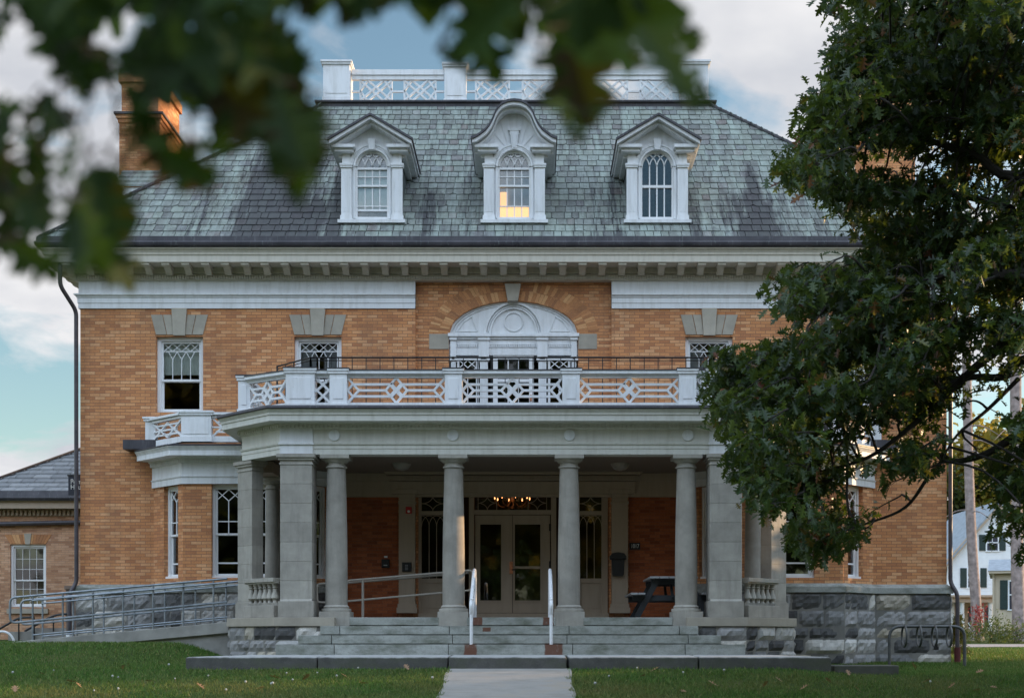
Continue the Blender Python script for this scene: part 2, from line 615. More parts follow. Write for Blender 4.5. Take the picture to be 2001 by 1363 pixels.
m_far_roof = M_plain('far_slate', (0.30, 0.35, 0.40), 0.8, 0.2, 3)
m_bark = M_plain('oak_bark', (0.035, 0.03, 0.026), 0.95, 0.4, 8, 0.8, 25)
m_pine_bark = M_plain('pine_bark', (0.30, 0.245, 0.23), 0.95, 0.35, 4, 0.9, 14)
m_bulb = M_plain('lit_bulb', (1.0, 0.7, 0.4), 0.4, 0, 5, 0, emit=((1.0, 0.40, 0.14), 4.0))
m_pane_glow = M_plain('warm_pane_glow', (1.0, 0.7, 0.35), 0.6, 0, 5, 0, emit=((1.0, 0.50, 0.16), 0.95))  # glowing colour stands in for warm light in the dormer pane
m_bronze = M_plain('bronze', (0.10, 0.05, 0.025), 0.4, 0.2, 10, 0.1, 60, 0.7)


def M_glass(name='window_glass', gl=0.55, refl=1.9):
    t = NT(name)
    p = t.pos()
    nb = t.bump(t.noise(p, 1.8, 3), 0.05, 0.02)
    lw = t.node('ShaderNodeFresnel', {'IOR': 1.5})
    t.l.new(nb, lw.inputs['Normal'])
    f = t.math('ADD', t.math('MULTIPLY', lw.outputs[0], refl), 0.02, True)
    tr = t.node('ShaderNodeBsdfTransparent', {'Color': (gl, gl * 1.02, gl)})
    g = t.node('ShaderNodeBsdfGlossy', {'Color': (0.95, 0.97, 1), 'Roughness': 0.03})
    t.l.new(nb, g.inputs['Normal'])
    mx = t.node('ShaderNodeMixShader')
    t.l.new(f, mx.inputs[0]); t.l.new(tr.outputs[0], mx.inputs[1]); t.l.new(g.outputs[0], mx.inputs[2])
    return t.done(mx.outputs[0])


m_glass = M_glass('window_glass', .93)
m_glass_dark = M_glass('dark_window_glass', 0.6)
m_glass_dormer = M_glass('dormer_glass', 0.6, 1.0)


def M_slate():
    t = NT('green_slate')
    p = t.pos()
    c = t.ramp(t.island(), [(0.0, (0.115, 0.12, 0.115)), (0.18, (0.175, 0.19, 0.17)), (0.45, (0.215, 0.245, 0.21)), (0.62, (0.18, 0.195, 0.18)),
                            (0.82, (0.23, 0.265, 0.235)), (0.93, (0.15, 0.155, 0.155)), (0.975, (0.165, 0.145, 0.13)), (1.0, (0.27, 0.285, 0.265))])
    nz = t.noise(p, 6, 7, 0.7)
    c = t.mix(0.7, c, t.ramp(nz, [(0.25, (0.5, 0.5, 0.5)), (0.75, (1.45, 1.45, 1.45))]), 'MULTIPLY')
    # lichen bloom: pale blotches
    li = t.noise(p, 11, 8, 0.75)
    c = t.mix(t.math('MULTIPLY', t.ramp(li, [(0.54, (0, 0, 0)), (0.64, (1, 1, 1))]), 0.4), c, (0.42, 0.46, 0.44))
    # verdigris and soot runs down the slope
    sp = t.node('ShaderNodeSeparateXYZ')
    t.l.new(p, sp.inputs[0])
    run = t.noise(t.mapping(p, (3.2, 0.28, 0.28)), 1.5, 7, 0.65)
    c = t.mix(t.math('MULTIPLY', t.ramp(run, [(0.5, (0, 0, 0)), (0.66, (1, 1, 1))]), 0.5), c, (0.34, 0.41, 0.365))
    run2 = t.noise(t.mapping(p, (6.0, 0.3, 0.3), (3, 1, 0)), 1.5, 7, 0.7)
    c = t.mix(t.math('MULTIPLY', t.ramp(run2, [(0.55, (0, 0, 0)), (0.66, (1, 1, 1))]), 0.65), c, (0.075, 0.075, 0.075))
    x = sp.outputs[0]
    z = sp.outputs[2]
    total = None
    for (xc, wd, zt, amt) in ((-5.15, 0.85, 12.4, 1.0), (-4.35, 0.4, 10.6, 0.8), (5.35, 0.14, 11.6, 1.0), (5.2, 0.9, 10.8, 0.6), (-1.85, 0.3, 10.9, 0.5),
                              (1.75, 0.35, 11.2, 0.35), (3.9, 0.25, 10.8, 0.5), (-3.85, 0.22, 12.4, 0.8), (-8.2, 0.8, 10.0, 0.35), (-2.0, .5, 13.9, .22), (1.4, .7, 13.9, .2), (0, 4.5, 13.75, .16), (-1.0, .25, 12.0, .35), (2.2, .2, 11.5, .45), (-6.8, .5, 11.2, .35), (6.6, .4, 11.0, .4), (7.6, .6, 10.2, .35)):
        g = t.math('SUBTRACT', 1.0, t.math('MULTIPLY', t.math('ABSOLUTE', t.math('SUBTRACT', x, xc)), 1.0 / (wd * 1.6)), True)
        k = t.math('MULTIPLY', t.math('SUBTRACT', zt, z), 1.6, True)
        q = t.math('MULTIPLY', t.math('MULTIPLY', g, k), amt)
        total = q if total is None else t.math('MAXIMUM', total, q)
    soot = t.noise(t.mapping(p, (6.0, 0.45, 0.45)), 1.9, 8, 0.75)
    f = t.math('MULTIPLY', t.math('SUBTRACT', t.math('ADD', t.math('MULTIPLY', total, 0.66), soot), 0.66), 6.0, True)
    c = t.mix(t.math('MULTIPLY', f, 0.85), c, (0.035, 0.033, 0.038))
    nb = t.bump(t.noise(p, 22, 6, 0.7), 0.5, 0.012)
    return t.done(t.bsdf(c, 0.62, 0, nb, 0.4))


m_slate = M_slate()
m_slate_dark = M_island('dark_slate', [(0, (0.07, 0.085, 0.085)), (1, (0.13, 0.15, 0.145))], 0.65, 6, 0.5)


def M_leaf(name, stops, trans=0.45, tcol=(0.22, 0.30, 0.03), rough=0.45):
    t = NT(name)
    c = t.ramp(t.island(), stops)
    d = t.bsdf(c, rough, 0, None, 0.4)
    tr = t.node('ShaderNodeBsdfTranslucent')
    t.l.new(t.mix(0.55, c, tcol), tr.inputs['Color'])
    mx = t.node('ShaderNodeMixShader', {0: trans})
    t.l.new(d, mx.inputs[1]); t.l.new(tr.outputs[0], mx.inputs[2])
    return t.done(mx.outputs[0])


m_oak = M_leaf('oak_leaves', [(0.0, (0.014, 0.032, 0.012)), (0.35, (0.022, 0.048, 0.017)), (0.7, (0.034, 0.066, 0.021)), (0.93, (0.06, 0.095, 0.025)),
                              (0.955, (0.12, 0.11, 0.03)), (0.985, (0.16, 0.05, 0.02)), (1.0, (0.10, 0.025, 0.02))], 0.32, rough=.38)
m_oak_near = M_leaf('near_oak_leaves', [(0.0, (0.012, 0.030, 0.004)), (0.5, (0.024, 0.06, 0.006)), (0.9, (0.045, 0.10, 0.010)), (0.95, (0.05, 0.014, 0.006)), (1.0, (0.04, 0.08, 0.01))],
                     0.25, (0.06, 0.14, 0.01), 0.75)
m_autumn = M_leaf('autumn_leaves', [(0.0, (0.10, 0.11, 0.02)), (0.5, (0.22, 0.19, 0.03)), (1.0, (0.32, 0.24, 0.05))], 0.5, (0.45, 0.34, 0.04))
m_green_far = M_leaf('far_leaves', [(0.0, (0.03, 0.05, 0.02)), (0.6, (0.06, 0.085, 0.03)), (1.0, (0.12, 0.13, 0.04))], 0.35)
m_dead_leaf = M_leaf('fallen_leaves', [(0.0, (0.22, 0.11, 0.05)), (0.5, (0.30, 0.17, 0.09)), (1.0, (0.38, 0.24, 0.14))], 0.1)
m_redbush = M_leaf('red_leaves', [(0.0, (0.16, 0.03, 0.03)), (1.0, (0.3, 0.06, 0.05))], 0.4, (0.4, 0.05, 0.05))


# ------------------------------------------------------------------ ground
def sstep(t):
    t = np.clip(t, 0, 1)
    return t * t * (3 - 2 * t)


def gz(x, y):
    x, y = np.asarray(x, float), np.asarray(y, float)
    b = np.interp(y, [-80, -40, -29, -12, -8.5, -5.75, 0, 30, 70, 120, 400], [-2.2, -1.7, -1.25, -.66, -.38, 0, 0, .2, 1.0, 2.0, 6])
    l = .44 * sstep((-x - 5.0) / 1.7) * sstep((y + 5.7) / 3.2)
    r = -.10 * sstep((x - 4.6) / 2) * sstep((-y - .5) / 3)
    w = .012 * np.sin(x * 1.7 + y) * np.sin(y * 1.3 - x * .6)
    return b + l + r + w


def M_lawn():
    t = NT('lawn_soil')
    p = t.pos()
    c = t.ramp(t.noise(p, 0.9, 6, 0.6), [(0.3, (0.030, 0.055, 0.014)), (0.55, (0.05, 0.075, 0.02)), (0.75, (0.10, 0.085, 0.035))])
    return t.done(t.bsdf(c, 0.95, 0, t.bump(t.noise(p, 30, 5), 0.5, 0.02), 0.1))


m_lawn = M_lawn()
xs = np.concatenate([np.linspace(-220, -20, 14), np.linspace(-18, 18, 73), np.linspace(20, 220, 14)])
ys = np.concatenate([np.linspace(-90, -14, 16), np.linspace(-13, 3, 65), np.linspace(4, 30, 14), np.linspace(36, 420, 24)])
gx, gy = np.meshgrid(xs, ys)
g = MB()
nx_, ny_ = len(xs), len(ys)
g.v = [(float(a), float(b), float(c)) for a, b, c in zip(gx.ravel(), gy.ravel(), gz(gx, gy).ravel())]
g.f = [(j * nx_ + i, j * nx_ + i + 1, (j + 1) * nx_ + i + 1, (j + 1) * nx_ + i) for j in range(ny_ - 1) for i in range(nx_ - 1)]
tag(g.build('ground', m_lawn, smooth='all', recalc=False), 'sloping lawn ground round the house', 'lawn', kind='structure')


def M_path():
    t = NT('walk_concrete')
    p = t.pos()
    c = t.ramp(t.noise(p, 1.6, 6, 0.65), [(0.3, (0.27, 0.26, 0.235)), (0.55, (0.33, 0.315, 0.29)), (0.75, (0.36, 0.31, 0.25))])
    g = t.noise(p, 120, 3, 0.6)
    c = t.mix(0.4, c, t.ramp(g, [(0.3, (0.7, 0.7, 0.7)), (0.7, (1.2, 1.2, 1.2))]), 'MULTIPLY')
    bands = t.noise(t.mapping(p, (0.8, 5, 5)), 2, 6, 0.6)
    c = t.mix(t.math('MULTIPLY', t.ramp(bands, [(0.5, (0, 0, 0)), (0.7, (1, 1, 1))]), 0.3), c, (0.22, 0.18, 0.14))
    return t.done(t.bsdf(c, 0.9, 0, t.bump(g, 0.4, 0.006), 0.2))


pm = MB()
pys = list(np.arange(-5.72, -28, -0.25))
for i, y in enumerate(pys):
    for x in (-1.05, 1.05):
        pm.v.append((x + 0.0 + .02 * math.sin(y * 3 + x), y, float(gz(0, y)) + .02))
for i in range(len(pys) - 1):
    pm.f.append((2 * i, 2 * i + 1, 2 * i + 3, 2 * i + 2))
tag(pm.build('path', M_path(), smooth='all'), 'straight concrete walk leading to the porch steps', 'path', kind='structure')

# ------------------------------------------------------------------ the mansion
house = thing('brick_house', 'tan brick mansion with slate hip roof, three dormers and columned white porch', 'house')
HW = 9.32        # half width of the front wall
HD = 14.0        # depth of the main block


def grid_wall(mb, x0, x1, z0, z1, yf, th, holes=()):
    """wall with rectangular openings and their reveals; front at yf, th thick"""
    X = sorted({x0, x1, *[min(max(h[i], x0), x1) for h in holes for i in (0, 1)]})
    Z = sorted({z0, z1, *[min(max(h[i], z0), z1) for h in holes for i in (2, 3)]})
    for i in range(len(X) - 1):
        for j in range(len(Z) - 1):
            cx, cz = (X[i] + X[i + 1]) / 2, (Z[j] + Z[j + 1]) / 2
            if any(h[0] < cx < h[1] and h[2] < cz < h[3] for h in holes):
                continue
            mb.add([(X[i], yf, Z[j]), (X[i + 1], yf, Z[j]), (X[i + 1], yf, Z[j + 1]), (X[i], yf, Z[j + 1])], [(0, 1, 2, 3)])
    for a, b, c, d in holes:
        mb.add([(a, yf, c), (a, yf + th, c), (a, yf + th, d), (a, yf, d)], [(0, 1, 2, 3)])
        mb.add([(b, yf, c), (b, yf + th, c), (b, yf + th, d), (b, yf, d)], [(0, 1, 2, 3)])
        mb.add([(a, yf, d), (b, yf, d), (b, yf + th, d), (a, yf + th, d)], [(0, 1, 2, 3)])
        mb.add([(a, yf, c), (b, yf, c), (b, yf + th, c), (a, yf + th, c)], [(0, 1, 2, 3)])
    return mb


Z_BR = 1.68                                        # top of the stone base
Z_FR = PZ(603)                                     # underside of the painted frieze, 7.63
W_UP = [(-7.69, -6.68), (-4.72, -3.70), (3.70, 4.72), (6.68, 7.69)]
Z_W0, Z_W1 = 5.40, 7.03

wb = MB()
for sg in (-1, 1):
    a, b = (-HW, -2.11) if sg < 0 else (2.11, HW)
    holes = [(w[0], w[1], Z_W0, Z_W1) for w in W_UP if (w[0] < 0) == (sg < 0)]
    bx = sorted((sg * 7.35, sg * 4.15))
    holes.append((bx[0], bx[1], 1.85, 3.7))
    grid_wall(wb, a, b, 0.9, Z_FR + .1, 0.0, .3, holes)
grid_wall(wb, -2.11, 2.11, 0.9, 4.72, 0.0, .3, [(-2.05, 2.05, 0.9, 3.74)])
for sg in (-1, 1):                                  # flank walls and the rear
    wb.add([(sg * HW, 0, .9), (sg * HW, HD, .9), (sg * HW, HD, 8.3), (sg * HW, 0, 8.3)], [(0, 1, 2, 3)])
wb.add([(-HW, HD, .9), (HW, HD, .9), (HW, HD, 8.3), (-HW, HD, 8.3)], [(0, 1, 2, 3)])
# recessed centre bay of the upper floor with its wide arched opening
AC, AW, AZ, AH = 0.0, PX(1130), PZ(652), PZ(586) - PZ(652)
yb = .10
N = 40
for i in range(N):
    xa, xb = -AW + 2 * AW * i / N, -AW + 2 * AW * (i + 1) / N
    za = AZ + AH * math.sqrt(max(0, 1 - (xa / AW) ** 2))
    zb = AZ + AH * math.sqrt(max(0, 1 - (xb / AW) ** 2))
    wb.add([(xa, yb, za), (xb, yb, zb), (xb, yb, 8.3), (xa, yb, 8.3)], [(0, 1, 2, 3)])
    wb.add([(xa, yb, za), (xb, yb, zb), (xb, yb + .3, zb), (xa, yb + .3, za)], [(0, 1, 2, 3)])
for sg in (-1, 1):
    wb.add([(sg * AW, yb, 4.7), (sg * 2.11, yb, 4.7), (sg * 2.11, yb, 8.3), (sg * AW, yb, 8.3)], [(0, 1, 2, 3)])
    wb.add([(sg * 2.11, 0, 4.7), (sg * 2.11, yb, 4.7), (sg * 2.11, yb, 8.3), (sg * 2.11, 0, 8.3)], [(0, 1, 2, 3)])
    wb.add([(sg * AW, yb, 4.7), (sg * AW, yb + .3, 4.7), (sg * AW, yb + .3, AZ), (sg * AW, yb, AZ)], [(0, 1, 2, 3)])
wall = wb.build('wall', m_brick, house, recalc=False)

# inside: a dark floor, ceilings and a hall behind the doors, so that the panes look into rooms
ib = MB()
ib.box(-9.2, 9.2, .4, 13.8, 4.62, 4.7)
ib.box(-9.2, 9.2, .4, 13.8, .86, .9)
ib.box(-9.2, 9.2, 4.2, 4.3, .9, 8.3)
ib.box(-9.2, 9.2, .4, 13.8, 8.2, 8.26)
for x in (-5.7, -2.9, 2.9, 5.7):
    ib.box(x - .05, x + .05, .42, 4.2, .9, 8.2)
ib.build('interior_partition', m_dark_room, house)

# brick arch ring, two rows of bricks on end
rb = MB()
for r0, r1, n in ((.012, .215, 58), (.225, .44, 62)):
    for i in range(n):
        a0, a1 = PI * i / n + .004, PI * (i + 1) / n - .004
        if abs((a0 + a1) / 2 - PI / 2) < .085:
            continue
        q = []
        for a, r in ((a0, r0), (a1, r0), (a1, r1), (a0, r1)):
            q.append(((AW + r) * math.cos(a), AZ + (AH + r) * math.sin(a)))
        if min(p[1] for p in q) < AZ + .03 or max(p[1] for p in q) > 8.22:
            continue
        rb.prism(q, 'y', yb - .006, yb + .05)
for sg in (-1, 1):
    h_ = MB()
    for i in range(len(rb.v) // 8):
        if (rb.v[8 * i][0] + rb.v[8 * i + 2][0]) * sg > 0:
            h_.prism([(q[0], q[2]) for q in rb.v[8 * i:8 * i + 4]], 'y', yb - .006, yb + .05)
    h_.build('brick_arch', m_arch_brick, house)

kb = MB()
kb.prism([(PX(992), PZ(588)), (PX(1012), PZ(588)), (PX(1018), PZ(554)), (PX(986), PZ(554))], 'y', -.03, .2)
kb.build('keystone', m_lime, house, bevel=.008)
for a, b in ((838, 876.5), (1130.5, 1167)):
    MB().box(PX(a), PX(b), yb - .012, yb + .2, PZ(680), PZ(650)).build('impost_block', m_lime, house, bevel=.005)


# ---- rock-faced foundation: every stone is its own block with a broken face
def ashlar(mb, path, z0, z1, seed, rows=None, bulge=.05, lens=(.34, .95)):
    rg = random.Random(seed)
    z = z0
    heights = []
    while z < z1 - .12:
        h = rg.uniform(.2, .3) if rows is None else rows[len(heights) % len(rows)]
        h = min(h, z1 - z)
        if z1 - z - h < .12:
            h = z1 - z
        heights.append(h)
        z += h
    for si in range(len(path) - 1):
        A, B = Vector((*path[si], 0)), Vector((*path[si + 1], 0))
        L = (B - A).length
        d = (B - A) / L
        nrm = Vector((d.y, -d.x, 0))
        z = z0
        for h in heights:
            t = 0
            first = True
            while t < L - .02:
                w = rg.uniform(*lens) * (.6 if first and rg.random() < .5 else 1)
                first = False
                if L - t - w < .25:
                    w = L - t
                w = min(w, L - t)
                nu, nv = max(3, int(w / .075)), max(3, int(h / .07))
                o = len(mb.v)
                big = rg.uniform(.4, 1.15)
                tx, tz = rg.uniform(-.02, .02), rg.uniform(-.02, .02)
                for j in range(nv + 1):
                    for i in range(nu + 1):
                        u, v = i / nu, j / nv
                        edge = min(1, min(u, 1 - u) * w / .02, min(v, 1 - v) * h / .02)
                        out = -.022 + edge * (bulge * big * (.55 + .45 * math.sin(PI * v)) + tx * (u - .5) * 2 + tz * (v - .5) * 2 + rg.uniform(-.022, .026))
                        if edge < .01:
                            out = -.022
                        g_ = .0055
                        p = A + d * (t + g_ + (w - 2 * g_) * u) + nrm * out
                        mb.v.append((p.x, p.y, z + g_ + (h - 2 * g_) * v))
                for j in range(nv):
                    for i in range(nu):
                        a = o + j * (nu + 1) + i
                        mb.f.append((a, a + 1, a + nu + 2, a + nu + 1))
                t += w
            z += h
    return mb


BAY = .84


def bay_path(off=0.0, back=True):
    return [(-7.74, 0), (-6.90, -BAY), (-4.50, -BAY), (-3.66, 0)]


front_line = [(-HW - .08, HD), (-HW - .08, -.08), (-7.78, -.08), (-6.93, -BAY - .06), (-4.48, -BAY - .06), (-3.6, -.08),
              (3.6, -.08), (4.48, -BAY - .06), (6.93, -BAY - .06), (7.78, -.08), (HW + .08, -.08), (HW + .08, HD)]
RW_ = [.30, .26, .32, .24, .36, .37]
for line, sd_ in ((front_line[:6], 5), (front_line[6:], 9)):
    ashlar(MB(), line, -.35, 1.5, sd_, RW_).build('foundation', m_rock, house, recalc=False)
    MB().sweep(line, [(-.25, -.4), (-.016, -.4), (-.016, 1.5), (-.25, 1.5)]).build('foundation_core', m_mortar, house)
    MB().sweep(line, [(-.2, 1.5), (.035, 1.5), (.035, 1.62), (-.075, 1.70), (-.2, 1.70)]).build('water_table', m_granite, house)

# basement window at the right
bw = MB().box(PX(1546, -.5), PX(1581, -.5), -.32, -.05, PZ(1285, -.5), PZ(1236, -.5))
bwo = tag(bw.build('basement_window', m_dark_metal, house))
_x0, _x1, _z0, _z1 = PX(1546, -.5), PX(1581, -.5), PZ(1285, -.5), PZ(1236, -.5)

# ---- frieze and main cornice
for path in ([(-HW, HD), (-HW, 0), (-2.11, 0)], [(2.11, 0), (HW, 0), (HW, HD)]):
    z = Z_FR
    prof = [(-.1, z), (.035, z), (.035, z + .11), (.05, z + .115), (.05, z + .215), (.065, z + .225), (.075, z + .255), (.11, z + .275), (.11, z + .305),
            (.03, z + .31), (.03, 8.235), (-.1, 8.235)]
    MB().sweep(path, prof).build('frieze', m_paint, house)
around = [(-HW, HD), (-HW, 0), (HW, 0), (HW, HD)]
around_closed = [(-HW, HD), (-HW, 0), (HW, 0), (HW, HD)]
ck = MB()
ck.sweep(around_closed, [(-.2, 8.215), (.09, 8.215), (.09, 8.335), (.15, 8.345), (.15, 8.47), (.58, 8.47), (.58, 8.60), (.60, 8.62), (.605, 8.66), (.63, 8.70), (.67, 8.735), (.67, 8.75), (-.2, 8.75)], closed=True)
cornice = ck.build('cornice', m_trim, house)
db = MB()
x = -HW - .08
while x < HW + .1:
    db.box(x, x + .032, -.135, -.085, 8.235, 8.32)
    x += .055
db.build('dentil_band', m_trim, cornice)
for sg in (-1, 1):
    db = MB()
    y = 0
    while y < 6:
        db.box(sg * (HW + .085), sg * (HW + .135), y, y + .032, 8.235, 8.32)
        y += .055
    db.build('dentil_band', m_trim, cornice)
bk = MB().prism([(-.145, 8.30), (-.21, 8.30), (-.25, 8.335), (-.40, 8.415), (-.53, 8.415), (-.53, 8.472), (-.145, 8.472)], 'x', -.068, .068)
bk.prism([(-.545, 8.425), (-.545, 8.468), (-.16, 8.468), (-.16, 8.425)], 'x', -.085, .085)
bracket = bk.build('bracket', m_trim, cornice)
nb_ = 46
for i in range(nb_):
    o = bracket if i == 0 else bracket.copy()
    if i:
        C.objects.link(o)
    o.location = (-9.45 + 18.9 * i / (nb_ - 1), 0, 0)
for sg in (-1, 1):
    for k in range(6):
        o = bracket.copy()
        C.objects.link(o)
        o.rotation_euler = (0, 0, -sg * -PI / 2)
        o.location = (sg * HW, .35 + .42 * k, 0)
gut = MB().sweep(around_closed, [(.30, 8.75), (.68, 8.75), (.72, 8.79), (.735, 8.845), (.72, 8.87), (.70, 8.87), (.695, 8.98), (.62, 9.0), (.30, 8.98)], closed=True)
gut.build('gutter', m_dark_metal, house)

# ---- roof: hip with individually laid slates, dark hip caps, flat deck
EZ, ET, EO = 8.97, 13.79, .62
RT = 4.505
SL = (ET - EZ) / (RT + EO)
rf = MB()
EX = HW + EO
slate_bed = MB()
TX = EX - (RT + EO)
BY = HD + EO
TYB = BY - (RT + EO)
slate_bed.add([(-EX, -EO, EZ - .05), (EX, -EO, EZ - .05), (EX, BY, EZ - .05), (-EX, BY, EZ - .05), (-TX, RT, ET - .05), (TX, RT, ET - .05), (TX, TYB, ET - .05), (-TX, TYB, ET - .05)],
       [(0, 1, 5, 4), (1, 2, 6, 5), (2, 3, 7, 6), (3, 0, 4, 7), (4, 5, 6, 7)])


def slates(mb, O, U, Wv, n, span, rgs):
    """courses of slates: O eave origin at u=0, U along the eave, Wv up the slope, n normal; span(w) -> (u0, u1)"""
    rg = random.Random(rgs)
    Ls = math.hypot(ET - EZ, RT + EO)
    w = -.03
    row = 0
    while w < Ls - .02:
        h = .292
        u0, u1 = span(w + .1)
        u = u0 - rg.uniform(0, .28)
        while u < u1:
            wd = rg.choice((.16, .18, .20, .22, .25, .28)) * rg.uniform(.95, 1.05)
            a, b = max(u, u0), min(u + wd - .013, u1)
            if b - a > .03:
                j0, j1 = rg.uniform(-.008, .008), rg.uniform(-.008, .008)
                t = rg.uniform(.007, .013)
                chip = rg.random()
                lo, hi = w, w + h + .05
                ca = (a, lo + j0)
                pts = []
                if chip < .12:
                    k = rg.uniform(.02, .07)
                    pts = [(a, lo + j0 + k), (a + k * rg.uniform(.6, 1.4), lo + j0), (b, lo + j1)]
                elif chip < .24:
                    k = rg.uniform(.02, .07)
                    pts = [(a, lo + j0), (b - k * rg.uniform(.6, 1.4), lo + j1), (b, lo + j1 + k)]
                else:
                    pts = [(a, lo + j0), ((a + b) / 2, lo + (j0 + j1) / 2 + rg.uniform(-.006, .006)), (b, lo + j1)]
                pts += [(b, hi), (a, hi)]
                m = len(pts)
                tilt = rg.uniform(-.002, .003)
                top = [O + U * p[0] + Wv * p[1] + n * (.004 + (t + .010 + tilt) * (1 - (p[1] - lo) / (hi - lo))) for p in pts]
                bot = [O + U * p[0] + Wv * p[1] - n * .01 for p in pts]
                o = len(mb.v)
                mb.v += [tuple(q) for q in top] + [tuple(q) for q in bot]
                mb.f.append(tuple(o + i for i in range(m)))
                mb.f += [(o + i, o + (i + 1) % m, o + m + (i + 1) % m, o + m + i) for i in range(m)]
            u += wd
        w += h
        row += 1


cs, sn = (RT + EO) / math.hypot(ET - EZ, RT + EO), (ET - EZ) / math.hypot(ET - EZ, RT + EO)
slates(rf, Vector((0, -EO, EZ)), Vector((1, 0, 0)), Vector((0, cs, sn)), Vector((0, -sn, cs)), lambda w: (-EX + w * cs, EX - w * cs), 21)
for sg in (-1, 1):
    slates(rf, Vector((sg * EX, 0, EZ)), Vector((0, 1, 0)), Vector((-sg * cs, 0, sn)), Vector((sg * sn, 0, cs)), lambda w: (-EO + w * cs, BY - w * cs), 22 + sg)
roof = rf.build('roof', m_slate, house, recalc=False)
slate_bed.build('roof_boarding', m_iron, roof)
for sg in (-1, 1):
    hc = MB()
    hc.bar((sg * (EX + .02), -EO - .02, EZ + .03), (sg * TX, RT, ET + .03), .15, .05, Vector((sg * .5, -.5, .7)))
    hc.build('hip_cap', m_dark_metal, roof)
    hc = MB()
    hc.bar((sg * EX, BY, EZ + .02), (sg * TX, TYB, ET + .02), .15, .05, Vector((sg * .5, .5, .7)))
    hc.build('hip_cap', m_dark_metal, roof)
dk = MB().sweep([(-TX, TYB), (-TX, RT), (TX, RT), (TX, TYB)], [(-.3, 13.52), (.17, 13.56), (.10, 13.66), (.10, 13.80), (.16, 13.81), (.16, 13.85), (-.3, 13.85)], closed=True)
dk.box(-TX + .2, TX - .2, RT + .2, TYB - .2, 13.76, 13.82)
dk.build('deck_curb', m_dark_metal, roof)


# ---- chinese-chippendale panels
def panel(mb, A, B, z0, z1, segs, w, d):
    A, B = Vector((*A, 0)), Vector((*B, 0))
    dd = (B - A).normalized()
    n = Vector((dd.y, -dd.x, 0))
    for k, (a, b) in enumerate(segs):
        p = A.lerp(B, a[0]); q = A.lerp(B, b[0])
        p.z = z0 + (z1 - z0) * a[1]; q.z = z0 + (z1 - z0) * b[1]
        mb.bar(p, q, w, d + .0012 * (k % 7), n)


def rail(mb, A, B, z0, z1, w):
    A, B = Vector((*A, 0)), Vector((*B, 0))
    dd = (B - A).normalized()
    n = Vector((dd.y, -dd.x, 0)) * w / 2
    mb.hexa([(A - n) + Vector((0, 0, z0)), (B - n) + Vector((0, 0, z0)), (B + n) + Vector((0, 0, z0)), (A + n) + Vector((0, 0, z0)),
             (A - n) + Vector((0, 0, z1)), (B - n) + Vector((0, 0, z1)), (B + n) + Vector((0, 0, z1)), (A + n) + Vector((0, 0, z1))])


def seg_terrace(x0, x1):
    """one lozenge cell of the roof balustrade, in panel coordinates"""
    L = x1 - x0
    f = lambda a: x0 + L * a
    return [((f(0), 0), (f(0), 1)), ((f(1), 0), (f(1), 1)),
            ((f(0), .98), (f(.74), .02)), ((f(0), .02), (f(.74), .98)), ((f(.26), .98), (f(1), .02)), ((f(.26), .02), (f(1), .98)),
            ((f(0), .5), (f(.22), .96)), ((f(0), .5), (f(.22), .04)), ((f(1), .5), (f(.78), .96)), ((f(1), .5), (f(.78), .04))]


def seg_long():
    """long balcony panel: centre lattice diamond, three rails, half diamonds at the ends"""
    s = []
    for m in (lambda x: x, lambda x: 1 - x):
        s += [((m(0), 1), (m(.115), .5)), ((m(0), 0), (m(.115), .5)), ((m(.115), .5), (m(.39), .5)), ((m(.06), .74), (m(.435), .74)), ((m(.06), .26), (m(.435), .26)),
              ((m(0), .5), (m(.055), .74)), ((m(0), .5), (m(.055), .26)), ((m(.39), .5), (m(.5), 1)), ((m(.39), .5), (m(.5), 0)),
              ((m(.435), .72), (m(.555), .22)), ((m(.435), .28), (m(.555), .78))]
    return s


def seg_short():
    s = []
    for m in (lambda x: x, lambda x: 1 - x):
        s += [((m(0), 1), (m(.2), .5)), ((m(0), 0), (m(.2), .5)), ((m(.2), .5), (m(.38), .5)), ((m(.1), .74), (m(.42), .74)), ((m(.1), .26), (m(.42), .26)),
              ((m(.36), .5), (m(.5), 1)), ((m(.36), .5), (m(.5), 0)), ((m(.40), .75), (m(.6), .2)), ((m(.40), .25), (m(.6), .8))]
    return s


SEG_X = [((0, 1), (1, 0.45)), ((1, 1), (0, .45)), ((0, .55), (1, 0)), ((1, .55), (0, 0))]


CAPS = []


def post(mb, cx, cy, hw, hd, z0, z1, cap=.05, inset=True):
    """square panelled post with plinth and cap"""
    mb.box(cx - hw, cx + hw, cy - hd, cy + hd, z0, z1 - .06)
    mb.box(cx - hw - .02, cx + hw + .02, cy - hd - .02, cy + hd + .02, z0 - .002, z0 + .12)
    mb.box(cx - hw - cap * .6, cx + hw + cap * .6, cy - hd - cap * .6, cy + hd + cap * .6, z1 - .10, z1 - .05)
    mb.box(cx - hw - cap, cx + hw + cap, cy - hd - cap, cy + hd + cap, z1 - .05, z1)
    CAPS.append((cx - hw - cap - .01, cx + hw + cap + .01, cy - hd - cap - .01, cy + hd + cap + .01, z1 - .004, z1 + .014))
    if inset:
        mb.box(cx - hw + .07, cx + hw - .07, cy - hd - .012, cy - hd + .01, z0 + .2, z1 - .18)


